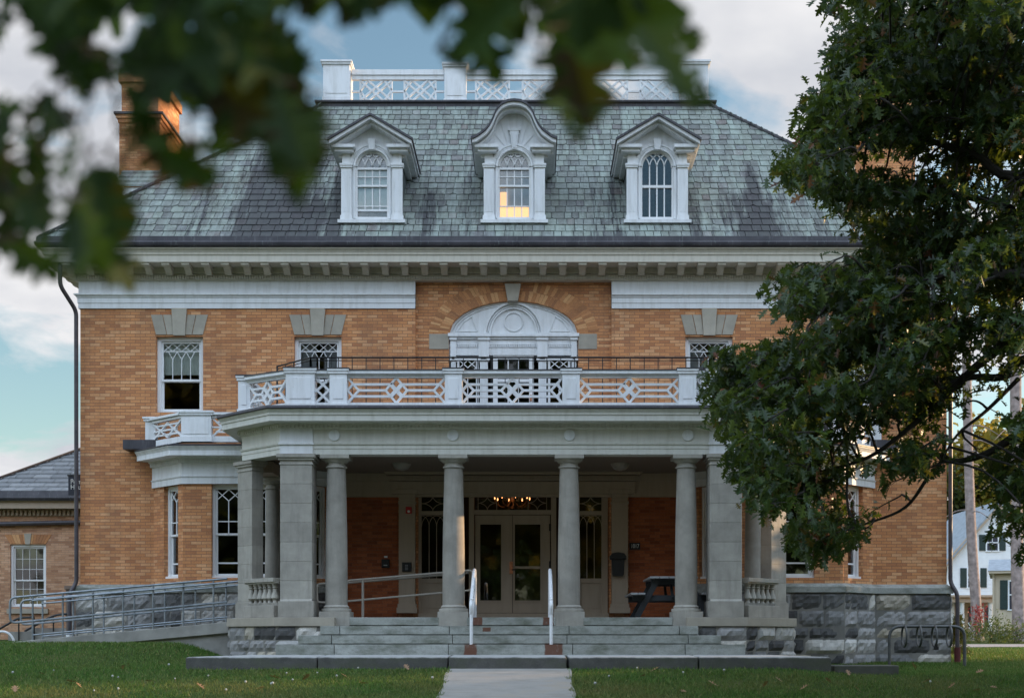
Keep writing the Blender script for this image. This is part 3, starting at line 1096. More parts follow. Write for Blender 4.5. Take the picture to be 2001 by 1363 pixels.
YT = 4.75
tb = thing('roof_balustrade', None, None)
tb.parent = house
tops, base = 14.85, 13.853
tX = [(-4.80, -4.10), (-1.80, -1.22), (1.22, 1.80), (4.10, 4.80)]
for Yr in (YT, TYB - .25):
    for a, b in tX:
        m = MB()
        post(m, (a + b) / 2, Yr, (b - a) / 2 - .02, .3 if b - a > .6 else .16, base, tops + .02, .06)
        m.build('balustrade_post', m_paint, tb, bevel=.004)
    for (a, b) in ((-4.10, -1.80), (-1.22, 1.22), (1.80, 4.10)):
        m = MB()
        rail(m, (a, Yr), (b, Yr), 13.853, 13.98, .10)
        rail(m, (a, Yr), (b, Yr), 14.50, 14.61, .10)
        rail(m, (a, Yr), (b, Yr), 14.61, 14.74, .16)
        L = b - a
        segs = []
        for c0, c1 in ((.09, .43), (.52, .86) if False else (.57, .91)):
            segs += seg_terrace(c0, c1)
        segs += [((0, .45), (.09, .45)), ((.43, .45), (.57, .45)), ((.91, .45), (1, .45))]
        panel(m, (a, Yr), (b, Yr), 13.98, 14.50, segs, .045, .05)
        m.build('balustrade_panel', m_paint, tb)
for sg in (-1, 1):
    m = MB()
    A, B = (sg * 4.6, YT + .3), (sg * 4.6, TYB - .55)
    rail(m, A, B, 13.853, 13.98, .10)
    rail(m, A, B, 14.50, 14.74, .14)
    segs = []
    for k in range(6):
        segs += seg_terrace(.02 + k / 6, .02 + (k + .75) / 6)
    panel(m, A, B, 13.98, 14.50, segs, .035, .04)
    m.build('balustrade_panel', m_paint, tb)


# ---- dormers
def lerp_top(pts):
    return lambda x: float(np.interp(x, [p[0] for p in pts], [p[1] for p in pts]))


def arch_wall(mb, xc, hw, z0, topf, r, zb, zs, y0, y1, n=24):
    """slab with a round-headed opening of half width r; zb sill, zs spring line"""
    xs_ = [-hw + (hw - r) * i / 4 for i in range(5)]
    cols = [(xs_[i], xs_[i + 1], None) for i in range(4)]
    cols += [(-r + 2 * r * i / n, -r + 2 * r * (i + 1) / n, True) for i in range(n)]
    cols += [(-b, -a, None) for a, b, _ in cols[:4]]
    ar = lambda x: zs + math.sqrt(max(0, r * r - x * x))
    for a, b, hole in cols:
        for lo_a, lo_b, hi_a, hi_b in (([(z0, z0, topf(a), topf(b))] if not hole else
                                        [(ar(a), ar(b), topf(a), topf(b)), (z0, z0, zb, zb)])):
            v = [(xc + a, y0, lo_a), (xc + b, y0, lo_b), (xc + b, y1, lo_b), (xc + a, y1, lo_a),
                 (xc + a, y0, hi_a), (xc + b, y0, hi_b), (xc + b, y1, hi_b), (xc + a, y1, hi_a)]
            mb.hexa(v)


def ribbon(mb, line, t, y0, y1, down=True):
    """a roof shell following an outline (x,z) from left to right, thickness t below it"""
    n = len(line)
    for i in range(n - 1):
        (xa, za), (xb, zb) = line[i], line[i + 1]
        mb.hexa([(xa, y0, za - t), (xb, y0, zb - t), (xb, y1, zb - t), (xa, y1, za - t), (xa, y0, za), (xb, y0, zb), (xb, y1, zb), (xa, y1, za)])


def arc_bars(mb, xc, zc, r, a0, a1, w, d, y, n=10):
    for i in range(n):
        t0, t1 = a0 + (a1 - a0) * i / n, a0 + (a1 - a0) * (i + 1) / n
        mb.bar((xc + r * math.cos(t0), y, zc + r * math.sin(t0)), (xc + r * math.cos(t1), y, zc + r * math.sin(t1)), w, d)


YD = -.10


def dormer(xc, kind):
    if kind == 'bell':
        out = [(-.89, 11.12), (-.80, 11.145), (-.70, 11.215), (-.59, 11.30), (-.50, 11.42), (-.435, 11.55), (-.39, 11.67), (-.335, 11.76), (-.25, 11.85), (-.13, 11.905), (0, 11.92)]
        out = out + [(-x, z) for x, z in out[-2::-1]]
        inner = [(x * .9, z - .09) for x, z in out]
        lab = 'bell gabled white dormer with a warm glow set in its window'
    else:
        out = [(-.88, 11.09), (0, 11.62), (.88, 11.09)]
        inner = [(-.80, 11.02), (0, 11.50), (.80, 11.02)]
        lab = 'white pedimented dormer with tall dark gothic sash' if xc > 0 else 'white pedimented dormer with open lower sash and pale blinds'
    topf = lerp_top(inner)
    r, zb, zs = .355, 9.53, 10.64
    d = MB()
    arch_wall(d, xc, .60, 9.44, topf, r, zb, zs, YD, YD + .12)
    # moulded arch
    for k, (rr, dd) in enumerate(((r + .02, .05), (r + .075, .035), (r + .11, .05))):
        arc_bars(d, xc, zs, rr, 0, PI, .045, dd * 2, YD, 16)
    for sg in (-1, 1):
        d.box(xc + sg * .36, xc + sg * .40, YD - .03, YD + .05, zb, zs)
    o = d.build('dormer', m_paint, house)
    o['label'] = lab
    ch = MB()
    for sg in (-1, 1):
        ch.box(xc + sg * .57, xc + sg * .61, YD + .12, 2.4, 9.3, 11.3)
    ch.build('cheek', m_slate_dark, o)
    # roof shell: dark top, painted soffit
    rr = MB()
    ribbon(rr, [(xc + x * 1.03, z + .03) for x, z in out], .05, YD - .40, 3.1)
    rr.build('dormer_roof', m_dark_metal, o)
    so = MB()
    ribbon(so, [(xc + x, z - .012) for x, z in out], .075, YD - .36, 2.6)
    ribbon(so, [(xc + x * .95, z - .09) for x, z in out], .05, YD - .24, YD + .05)
    for sg in (-1, 1):        # eave returns over the pilasters and eave moulding running back
        so.box(xc + sg * .34, xc + sg * .84, YD - .27, YD + .02, 10.97, 11.035)
        so.box(xc + sg * .38, xc + sg * .78, YD - .20, YD + .02, 10.90, 10.97)
        so.box(xc + sg * .62, xc + sg * .84, YD + .021, 1.9, 10.93, 11.035)
        so.box(xc + sg * .615, xc + sg * .72, YD + .021, 1.8, 10.84, 10.93)
    if kind == 'bell':
        for a, b in zip(range(-7, 8), range(-6, 9)):     # ribs of the fluted shell
            if a % 2:
                x0 = a / 7 * .42
                so.bar((xc + x0 * .42, YD - .012, 11.06), (xc + x0, YD - .012, min(topf(x0) - .06, 11.7)), .008, .008)
        so.box(xc - .13, xc + .13, YD - .06, YD + .0, 11.40, 11.44)
        so.box(xc - .10, xc + .10, YD - .05, YD + .0, 11.33, 11.40)
        so.prism([(xc - .09, 11.33), (xc + .09, 11.33), (xc + .045, 11.0), (xc - .045, 11.0)], 'y', YD - .075, YD)
        so.prism([(xc - .05, 11.31), (xc + .05, 11.31), (xc + .02, 11.03), (xc - .02, 11.03)], 'y', YD - .09, YD - .06)
    else:
        so.prism([(xc - .085, 11.21), (xc + .085, 11.21), (xc + .06, 10.98), (xc - .06, 10.98)], 'y', YD - .10, YD)
    so.build('pediment', m_paint_worn, o)
    for sg in (-1, 1):
        p = MB()
        a, b = sorted((xc + sg * .435, xc + sg * .655))
        p.box(a, b, YD - .07, YD + .02, 9.58, 10.60)
        p.box(a - .02, b + .02, YD - .09, YD + .02, 9.475, 9.58)
        p.box(a - .02, b + .02, YD - .10, YD + .02, 10.60, 10.64)
        p.box(a - .03, b + .03, YD - .115, YD + .02, 10.64, 10.68)
        p.box(a + .02, b - .02, YD - .06, YD + .02, 10.68, 10.90)
        for k in range(5 if kind == 'bell' else 2):
            n_ = 5 if kind == 'bell' else 2
            xx = a + (b - a) * (k + .75) / (n_ + .5)
            p.box(xx - .012, xx + .012, YD - .079, YD - .06, 9.66, 10.54)
        p.build('pilaster', m_paint, o)
    s_ = MB().box(xc - .72, xc + .72, YD - .16, YD + .1, 9.40, 9.47)
    s_.build('sill', m_paint_worn, o)
    # window
    yw = YD + .05
    w = MB()
    for sg in (-1, 1):
        w.box(xc + sg * .315, xc + sg * .356, yw - .02, yw + .05, zb, zs + .02)
    w.box(xc - .315, xc + .315, yw - .02, yw + .05, zb, zb + .045)
    arc_bars(w, xc, zs, .335, 0, PI, .04, .06, yw + .01, 16)
    W_ = .022
    if kind != 'bell' and xc > 0:
        w.box(xc - .315, xc + .315, yw - .025, yw + .05, 10.20, 10.255)
        for k in (-1, 0, 1):
            w.bar((xc + k * .158, yw, zb), (xc + k * .158, yw, zs + .02), W_ * 1.2, .03)
    else:
        w.box(xc - .315, xc + .315, yw - .025, yw + .05, zs - .05, zs - .005)
        w.box(xc - .315, xc + .315, yw - .03, yw + .05, 10.22, 10.26)
        for k in (-1, 0, 1):
            w.bar((xc + k * .158, yw + .02, 9.72 if kind != 'bell' else zb), (xc + k * .158, yw + .02, zs - .02), W_, .03)
        w.box(xc - .315, xc + .315, yw + .0, yw + .035, 9.80, 9.82)
        w.box(xc - .315, xc + .315, yw + .0, yw + .035, 10.43, 10.45)
        if kind != 'bell':
            w.box(xc - .315, xc + .315, yw - .02, yw + .04, 9.70, 9.735)
    # interlaced gothic bars of the fanlight
    for sx in (-.315, -.158, 0, .158, .315):
        for R_, sgn in ((.315, 1), (.315, -1)):
            c0 = sx + sgn * R_
            if abs(c0) > .64:
                continue
            pts = []
            for k in range(13):
                t = PI / 2 * k / 12
                xx = c0 - sgn * R_ * math.cos(t)
                zz = R_ * math.sin(t)
                if xx * xx + zz * zz < .32 ** 2:
                    pts.append((xc + xx, yw + .012, zs + zz))
            for p, q in zip(pts, pts[1:]):
                w.bar(p, q, W_, .025)
    wo = w.build('window', m_sash, o)
    pn = [(xc - .33, zb), (xc + .33, zb)] + [(xc + .33 * math.cos(PI * k / 16), zs + .33 * math.sin(PI * k / 16)) for k in range(17)]
    MB().prism(pn, 'y', yw + .028, yw + .034).build('pane', m_glass if kind == 'bell' or xc < 0 else m_glass_dormer, o)
    if kind == 'bell':
        MB().box(xc - .34, xc + .34, yw + .30, yw + .31, 9.9, 10.62).build('blind', m_curtain, o)
        MB().box(xc - .31, xc + .31, yw + .036, yw + .042, 9.56, 9.81).build('pane_glow', m_pane_glow, o)  # self-lit sheet, warm light put into the pane
        MB().box(xc - .31, xc - .16, yw + .26, yw + .27, 9.86, 10.2).build('pane_glow', m_pane_glow, o)
    elif xc < 0:
        MB().box(xc - .34, xc + .34, yw + .07, yw + .08, 9.70, 10.64).build('blind', m_blind, o)
    return o


dormer(-3.03, 'gable')
dormer(.02, 'bell')
dormer(3.08, 'gable')


# ---- chimneys on the rear wings
for sg in (-1, 1):
    Yc = 8.0
    x0, x1 = (PX(233, Yc), PX(312, Yc)) if sg < 0 else (-PX(312, Yc), -PX(233, Yc))
    cb = MB()
    zt = PZ(160, Yc)
    cb.box(x0, x1, Yc, Yc + 2.3, 12.6, PZ(240, Yc))
    cb.box(x0 - .03, x1 + .03, Yc - .03, Yc + 2.33, PZ(240, Yc), PZ(232, Yc))
    cb.box(x0 - .07, x1 + .07, Yc - .07, Yc + 2.37, PZ(232, Yc), PZ(225, Yc))
    cb.box(x0 + .05, x1 - .05, Yc + .05, Yc + 2.25, PZ(225, Yc), zt)
    cb.box(x0 - .02, x1 + .02, Yc - .02, Yc + 2.32, zt, zt + .25)
    ch_ = cb.build('chimney', m_brick, house)
    MB().box(x0 - .12, x1 + .12, Yc - .12, Yc + 2.42, PZ(225, Yc) + .002, PZ(225, Yc) + .06).build('chimney_cap', m_dark_metal, ch_)
rw = MB()
Yw = 7.2
rw.box(PX(228, Yw), PX(352, Yw), Yw + .4, 13.5, 8.5, PZ(386, Yw) + .02)
rw.build('rear_wing', m_brick, house)
MB().box(PX(222, Yw), PX(356, Yw), Yw + .05, 13.8, PZ(386, Yw), PZ(365, Yw)).build('wing_cornice', m_paint, house)
wr = MB()
za, zb_ = PZ(362, Yw), PZ(362, Yw) + .95
rgx = random.Random(4)
for k in range(5):
    ya, yb2 = Yw + k * .22, Yw + (k + 1) * .22 + .05
    z0_, z1_ = za + k * .19, za + (k + 1) * .19
    xx = PX(222, Yw)
    while xx < PX(360, Yw):
        wdt = rgx.uniform(.22, .34)
        wr.hexa([(xx, ya, z0_ - .03), (xx + wdt - .01, ya, z0_ - .03), (xx + wdt - .01, yb2, z1_ - .03), (xx, yb2, z1_ - .03),
                 (xx, ya, z0_ + .02), (xx + wdt - .01, ya, z0_ + .02), (xx + wdt - .01, yb2, z1_), (xx, yb2, z1_)])
        xx += wdt
wr.box(PX(222, Yw), PX(358, Yw), Yw + 1.1, 13.8, za - .05, za + .92)
wr.build('wing_roof', m_slate, house)


# ------------------------------------------------------------------ windows of the mansion
def sash_window(xa, xb, z0, z1, yw, style, parent=house, xform=None, glass=None, blind=None, lab=None, mid=None):
    """double hung window in an opening; yw is the plane of the outer casing face; xform maps local (x,y,z)"""
    W = xb - xa
    fr = MB()
    c = .075
    fr.box(xa, xa + c, yw, yw + .12, z0, z1)
    fr.box(xb - c, xb, yw, yw + .12, z0, z1)
    fr.box(xa + c, xb - c, yw, yw + .12, z1 - c, z1)
    fr.box(xa + c, xb - c, yw + .002, yw + .12, z0, z0 + .05)
    fr.box(xa - .0, xb + .0, yw - .05, yw + .1, z0 - .05, z0)
    ia, ib_, ja, jb = xa + c, xb - c, z0 + .05, z1 - c
    mid = mid if mid is not None else ja + (jb - ja) * .42
    s = MB()
    y = yw + .05
    f = .045
    for (za, zb, yy) in ((mid - .005, jb, y), (ja, mid + .03, y + .035)):
        s.box(ia, ia + f, yy, yy + .035, za, zb)
        s.box(ib_ - f, ib_, yy, yy + .035, za, zb)
        s.box(ia + f, ib_ - f, yy, yy + .035, zb - f, zb)
        s.box(ia + f, ib_ - f, yy, yy + .035, za, za + f)
    a, b = ia + f, ib_ - f
    yy = y + .015
    L = b - a
    t = .0125
    top, bot = jb - f, mid + .04
    if style == 'lattice':
        zl = top - .17
        s.box(a, b, yy, yy + .02, zl - .009, zl + .009)
        n = 4
        for k in range(n):
            xx, x2 = a + L * k / n, a + L * (k + 1) / n
            s.bar((xx, yy + .008, zl), (x2, yy + .008, top), t, .018)
            s.bar((xx, yy + .011, top), (x2, yy + .011, zl), t, .018)
            xm = (xx + x2) / 2
            if k < n - 1:
                s.bar((x2, yy + .01, bot), (x2, yy + .01, zl - .17), t, .02)
                s.bar((x2, yy + .008, zl - .17), (x2 - L / n / 2 * 1.0, yy + .008, zl), t, .018)
                s.bar((x2, yy + .011, zl - .17), (x2 + L / n / 2 * 1.0, yy + .011, zl), t, .018)
    elif style == 'bay':
        zl = top - .42
        n = 2 if W < .9 else 3
        for k in range(1, n):
            x2 = a + L * k / n
            s.bar((x2, yy + .01, bot), (x2, yy + .01, zl), t, .02)
        for k in range(n):
            xx, x2 = a + L * k / n, a + L * (k + 1) / n
            s.bar((xx, yy + .008, zl), (x2, yy + .008, top), t, .018)
            s.bar((xx, yy + .011, top), (x2, yy + .011, zl), t, .018)
        s.box(a, b, yy, yy + .02, bot + .42, bot + .438)
        s.box(a, b, yy + .04, yy + .06, ja + .42, ja + .445)
    elif style == 'grid':
        for za, zb, dy in ((bot, top, 0), (ja + f, mid - .02, .035)):
            for k in (1, 2, 3):
                s.bar((a + L * k / 4, yy + dy + .01, za), (a + L * k / 4, yy + dy + .01, zb), t, .02)
            for k in (1, 2):
                s.bar((a, yy + dy + .012, za + (zb - za) * k / 3), (b, yy + dy + .012, za + (zb - za) * k / 3), t, .02)
    pn = MB()
    for y_, za, zb in ((yy + .022, mid, top + .01), (yy + .057, ja + .02, mid)):
        pn.add([(a - .01, y_, za), (b + .01, y_, za), (b + .01, y_, zb), (a - .01, y_, zb)], [(0, 1, 2, 3)])
    bl = MB()
    if blind == 'half':
        bl.box(a - .05, b + .05, yy + .12, yy + .13, mid + .16, top + .05)
    elif blind == 'curtain':
        for q0, q1 in ((0, .36), (.62, 1)):
            x = a + L * q0
            while x < a + L * q1:
                bl.box(x, x + .05, yy + .14 + .02 * math.sin(x * 60), yy + .16 + .02 * math.sin(x * 60), ja, top - .02)
                x += .052
        bl.box(a + L * .02, b - L * .02, yy + .11, yy + .12, mid - .02, mid + .02)
    for m in (fr, s, pn, bl):
        if xform:
            m.v = [xform(p) for p in m.v]
    fo = fr.build('window', m_sash, parent, bevel=.004)
    if lab:
        fo['label'] = lab
    s.build('sash', m_sash, fo)
    pn.build('pane', glass or m_glass, fo)
    if bl.v:
        bl.build('curtain' if blind == 'curtain' else 'blind', m_curtain if blind == 'curtain' else m_blind, fo)
    return fo


def lintel(xc):
    """splayed flat arch of five stones with a tall keystone"""
    lb = MB()
    zb, zt = PZ(654), PZ(615)
    tops_, bots = [-.62, -.36, -.165, .165, .36, .62], [-.51, -.27, -.115, .115, .27, .51]
    for k in range(5):
        g = .006
        if k == 2:
            lb.prism([(xc - .125, zb - .02), (xc + .125, zb - .02), (xc + .165, Z_FR + .003), (xc - .165, Z_FR + .003)], 'y', -.055, .12)
        else:
            lb.prism([(xc + bots[k] + g, zb), (xc + bots[k + 1] - g, zb), (xc + tops_[k + 1] - g, zt), (xc + tops_[k] + g, zt)], 'y', -.02, .12)
    lb.build('lintel', m_lime, house, bevel=.006)


for i, (a, b) in enumerate(W_UP):
    lintel((a + b) / 2)
    sash_window(a, b, Z_W0, Z_W1, .10, 'lattice', glass=m_glass, blind=('half', 'curtain', 'curtain', 'half')[i], mid=PZ(742))

# ------------------------------------------------------------------ arched palladian window over the porch
pw = MB()
yp = yb + .10
# back board of the tympanum: ellipse filled, with raised mouldings
el = [(AW * math.cos(PI * k / 40), AZ + AH * math.sin(PI * k / 40)) for k in range(41)]
pw.prism(el, 'y', yp, yp + .06)
for (sx, w, d) in ((.985, .05, .09), (.93, .03, .05)):
    for k in range(40):
        a0, a1 = PI * k / 40, PI * (k + 1) / 40
        pw.bar((AW * sx * math.cos(a0), yp, AZ + AH * sx * math.sin(a0)), (AW * sx * math.cos(a1), yp, AZ + AH * sx * math.sin(a1)), w, d)
ri = PX(1065) - 0.0
for rr, w, d in ((.62, .05, .10), (.56, .02, .06), (.52, .03, .08)):
    for k in range(24):
        a0, a1 = PI * k / 24, PI * (k + 1) / 24
        sc = (AH - .02) / .62
        pw.bar((rr * math.cos(a0), yp - .01, AZ + rr * sc * math.sin(a0)), (rr * math.cos(a1), yp - .01, AZ + rr * sc * math.sin(a1)), w, d)
arc_bars(pw, 0, AZ + .30, .20, 0, 2 * PI, .02, .05, yp, 28)
for sg in (-1, 1):     # corner panels with thin raised borders
    pts = [(sg * .78, AZ + .10), (sg * 1.22, AZ + .10), (sg * 1.08, AZ + .30), (sg * .9, AZ + .42), (sg * .78, AZ + .10)]
    for p, q in zip(pts, pts[1:]):
        pw.bar((p[0], yp, p[1]), (q[0], yp, q[1]), .018, .045)
pal = pw.build('arched_window', m_paint, house)
en = MB()
zE0, zE1 = PZ(692), PZ(650)
en.box(-AW, AW, yp - .02, yp + .10, zE0 + .02, zE1 - .10)
en.box(-AW, AW, yp - .10, yp + .10, zE1 - .05, zE1)
en.box(-AW, AW, yp - .06, yp + .10, zE1 - .10, zE1 - .05)
x = -AW
while x < AW - .03:
    en.box(x, x + .028, yp - .045, yp, zE1 - .27, zE1 - .215)
    x += .048
en.box(-AW, AW, yp - .04, yp, zE1 - .215, zE1 - .19)
px_p = [PX(885), PX(945), PX(1060), PX(1122)]
for i, xq in enumerate(px_p):
    hwq = .06 if i in (0, 3) else .11
    en.box(xq - hwq - .05, xq + hwq + .05, yp - .15, yp, zE1 - .06, zE1 + .01)
    en.box(xq - hwq - .02, xq + hwq + .02, yp - .12, yp, zE1 - .13, zE1 - .06)
    en.box(xq - hwq, xq + hwq, yp - .09, yp, zE0 - .02, zE1 - .13)
en.build('entablature', m_paint, pal)
for i, xq in enumerate(px_p):
    hwq = .05 if i in (0, 3) else .085
    q = MB()
    q.box(xq - hwq, xq + hwq, yp - .06, yp + .05, 4.75, zE0 - .12)
    for k in range(4):
        xx = xq - hwq + hwq * 2 * (k + .5) / 4
        q.box(xx - .008, xx + .008, yp - .072, yp - .055, 4.9, zE0 - .14)
    q.box(xq - hwq - .025, xq + hwq + .025, yp - .08, yp + .05, zE0 - .12, zE0 - .08)
    q.box(xq - hwq - .03, xq + hwq + .03, yp - .085, yp + .05, zE0 - .05, zE0 - .02)
    for sg in (-1, 1):
        q.prism([(xq + sg * (hwq + .01) + .035 * math.cos(k * PI / 6), zE0 - .075 + .035 * math.sin(k * PI / 6)) for k in range(12)], 'y', yp - .095, yp)
    q.build('pilaster', m_paint, pal)


def lead_side(xa, xb, name, par):
    w = MB()
    z0, z1 = 4.8, zE0 - .03
    w.box(xa, xa + .05, yp + .0, yp + .09, z0, z1)
    w.box(xb - .05, xb, yp + .0, yp + .09, z0, z1)
    w.box(xa + .05, xb - .05, yp + .0, yp + .09, z1 - .05, z1)
    w.box(xa + .05, xb - .05, yp + .0, yp + .09, z0, z0 + .2)
    a, b = xa + .05, xb - .05
    L = b - a
    t = z1 - .05
    for k in range(2):
        c0, c1 = a + L * k / 2, a + L * (k + 1) / 2
        w.bar((c0, yp + .04, t - .16), (c1, yp + .04, t), .018, .02)
        w.bar((c0, yp + .043, t), (c1, yp + .043, t - .16), .018, .02)
        cm = (c0 + c1) / 2
    w.bar((a, yp + .04, t - .16), ((a + b) / 2, yp + .04, t - .30), .018, .02)
    w.bar((b, yp + .043, t - .16), ((a + b) / 2, yp + .043, t - .30), .018, .02)
    w.bar(((a + b) / 2, yp + .04, z0 + .2), ((a + b) / 2, yp + .04, t - .30), .018, .02)
    o = w.build(name, m_sash, par)
    return o, MB().box(a, b, yp + .05, yp + .056, z0 + .15, t)


for xa, xb in ((PX(892), PX(934)), (PX(1071), PX(1115))):
    o, gm = lead_side(xa, xb, 'side_window', pal)
    gm.build('side_pane', m_glass_dark, pal)
dm = MB()
da, dbx = PX(963), PX(1043)
zt_ = PZ(690)
dm.box(da, da + .10, yp, yp + .1, 4.75, zt_)
dm.box(dbx - .10, dbx, yp, yp + .1, 4.75, zt_)
dm.box(da + .10, dbx - .10, yp + .002, yp + .1, zt_ - .08, zt_)
dm.box(da + .10, dbx - .10, yp + .002, yp + .1, 4.75, 5.05)
dm.box(da + .10, dbx - .10, yp + .03, yp + .07, PZ(742), PZ(736))
for k in (1, 2):
    xx = da + .1 + (dbx - da - .2) * k / 3
    dm.box(xx - .012, xx + .012, yp + .02, yp + .06, 5.05, zt_ - .08)
dm.build('balcony_door', m_sash, pal)
MB().box(da + .10, dbx - .10, yp + .045, yp + .05, 5.0, zt_ - .05).build('door_pane', m_glass_dark, pal)
MB().box(dbx - .085, dbx - .04, yp - .05, yp, PZ(780), PZ(768)).build('door_knob', m_brass, pal)
MB().box(da + .10, dbx - .10, yp + .09, yp + .1, PZ(699), zt_).build('door_blind', m_cream, pal)


# ------------------------------------------------------------------ canted bays
def bay(sg):
    def mx(p):
        return (sg * p[0], p[1], p[2])
    pth = [(-7.74, 0), (-6.90, -BAY), (-4.50, -BAY), (-3.66, 0)]
    z0, z1 = Z_BR, PZ(945, -BAY)
    wz0, wz1 = PZ(1128, -BAY), z1 - .0
    wlm = MB()
    holes = {0: [(.42, 1.0)], 1: [(.60, 1.80)], 2: [(.19, .77)]}
    for i in range(3):
        A, B = Vector((*pth[i], 0)), Vector((*pth[i + 1], 0))
        L = (B - A).length
        d = (B - A) / L
        n = Vector((d.y, -d.x, 0))
        def T(p, A=A, d=d, n=n):
            q = A + d * p[0] - n * p[1]
            return (q.x, q.y, p[2])
        sub = MB()
        grid_wall(sub, 0, L, z0, z1 + .02, 0, .16, [(h[0], h[1], wz0, wz1) for h in holes[i]])
        wlm.add([T(p) for p in sub.v], sub.f)
    wlm.v = [mx(p) for p in wlm.v]
    o = wlm.build('bay', m_brick, house, recalc=False)
    for i in range(3):
        A, B = Vector((*pth[i], 0)), Vector((*pth[i + 1], 0))
        L = (B - A).length
        d = (B - A) / L
        n = Vector((d.y, -d.x, 0))
        def T(p, A=A, d=d, n=n):
            q = A + d * p[0] - n * p[1]
            return (sg * q.x, q.y, q.z + p[2])
        h = holes[i][0]
        # the window is one level below the bay: its pieces are joined by material
        fr, s, pn = MB(), MB(), MB()
        xa, xb = h
        c = .06
        fr.box(xa, xa + c, .10, .2, wz0, wz1); fr.box(xb - c, xb, .10, .2, wz0, wz1)
        fr.box(xa + c, xb - c, .10, .2, wz1 - c, wz1); fr.box(xa, xb, .04, .2, wz0 - .0, wz0 + .05)
        a, b = xa + c, xb - c
        mid = PZ(1044, -BAY)
        f = .04
        for za, zb2, yy in ((mid, wz1 - c, .13), (wz0 + .05, mid + .03, .16)):
            fr.box(a, a + f, yy, yy + .03, za, zb2); fr.box(b - f, b, yy, yy + .03, za, zb2)
            fr.box(a + f, b - f, yy, yy + .03, zb2 - f, zb2); fr.box(a + f, b - f, yy, yy + .03, za, za + f)
        fr.box(a, b, .165, .19, PZ(1100, -BAY), PZ(1097, -BAY))
        fr.box(a, b, .135, .155, PZ(1018, -BAY), PZ(1016, -BAY))
        top = wz1 - c - f
        n_ = 2 if xb - xa > .7 else 1
        Lw = (b - a)
        for k in range(n_):
            c0, c1 = a + Lw * k / n_, a + Lw * (k + 1) / n_
            fr.bar((c0, .14, top), ((c0 + c1) / 2, .14, top - .24), .018, .02)
            fr.bar((c1, .143, top), ((c0 + c1) / 2, .143, top - .24), .018, .02)
            fr.bar((c0, .146, top - .24), ((c0 + c1) / 2, .146, top), .018, .02)
            fr.bar((c1, .149, top - .24), ((c0 + c1) / 2, .149, top), .018, .02)
            fr.bar(((c0 + c1) / 2, .14, mid), ((c0 + c1) / 2, .14, top - .24), .018, .02)
        pn.box(a, b, .152, .157, mid, top); pn.box(a, b, .178, .183, wz0 + .05, mid)
        fr.v = [T(p) for p in fr.v]; pn.v = [T(p) for p in pn.v]
        fr.build('bay_window', m_sash, o)
        pn.build('pane', m_glass_dark, o)
    zf0, zf1 = z1, PZ(905, -BAY)
    pm_ = [(sg * x, y) for x, y in pth]
    if sg < 0:
        pm_ = pm_[::-1]
    prof = [(-.05, zf0), (.05, zf0), (.05, zf0 + .13), (.065, zf0 + .135), (.075, zf0 + .16), (.04, zf0 + .17), (.04, zf1), (.09, zf1 + .01), (.09, zf1 + .085), (.13, zf1 + .095),
            (.13, zf1 + .12), (.40, zf1 + .12), (.40, zf1 + .22), (.43, zf1 + .27), (.45, zf1 + .29), (.45, zf1 + .31), (-.05, zf1 + .31)]
    MB().sweep(pm_, prof).build('bay_cornice', m_paint_worn, o)
    MB().sweep(pm_, [(-.05, zf1 + .312), (.47, zf1 + .312), (.47, zf1 + .34), (-.05, zf1 + .39)]).build('bay_roof', m_dark_metal, o)
    MB().prism([(sg * -7.7, 0), (sg * -6.88, -BAY + .02), (sg * -4.52, -BAY + .02), (sg * -3.7, 0)], 'z', zf1 + .30, zf1 + .34).build('bay_deck', m_dark_metal, o)
    dn = MB()
    for i in range(3):
        A, B = Vector((*pth[i], 0)), Vector((*pth[i + 1], 0))
        d = (B - A).normalized()
        n = Vector((d.y, -d.x, 0))
        L = (B - A).length
        t = .03
        while t < L - .03:
            p = A + d * t + n * .11
            q = A + d * (t + .032) + n * .11
            k = n * .04
            vv = [p - k, q - k, q, p]
            dn.hexa([(sg * v.x, v.y, zf1 + .02) for v in vv] + [(sg * v.x, v.y, zf1 + .08) for v in vv])
            t += .056
    dn.build('bay_dentils', m_paint_worn, o)
    # flashing where the bay deck meets the wall
    MB().box(sg * -8.28, sg * -7.2, -.42, .0, zf1 + .36, zf1 + .56).build('flashing_box', m_dark_metal, o)
    # balcony rail on the bay
    zb0, zb1 = zf1 + .42, PZ(806, -BAY)
    bl = [(-7.86, -.08), (-6.92, -1.02), (-4.48, -1.02)]
    bm_ = MB()
    pts = [Vector((sg * x, y, 0)) for x, y in bl]
    def pst(p, hw_, ang=0.0):
        m = MB()
        m.box(-hw_, hw_, -.09, .09, zb0, zb1 - .06)
        m.box(-hw_ - .02, hw_ + .02, -.11, .11, zb0, zb0 + .11)
        m.box(-hw_ - .03, hw_ + .03, -.12, .12, zb1 - .09, zb1 - .04)
        m.box(-hw_ - .05, hw_ + .05, -.14, .14, zb1 - .04, zb1)
        if hw_ > .2:
            m.box(-hw_ + .06, hw_ - .06, -.102, -.08, zb0 + .16, zb1 - .15)
        ca, sa = math.cos(ang), math.sin(ang)
        bm_.add([(p.x + v[0] * ca - v[1] * sa, p.y + v[0] * sa + v[1] * ca, v[2]) for v in m.v], m.f)
    e0 = pts[0].lerp(pts[1], .08)
    e1 = pts[0].lerp(pts[1], .62)
    pst(pts[0].lerp(pts[1], .14), .11, -sg * PI / 4 * -1 if False else 0)
    pst(Vector((sg * -6.56, -1.0, 0)), .31)
    pst(Vector((sg * -5.2, -1.0, 0)), .31)
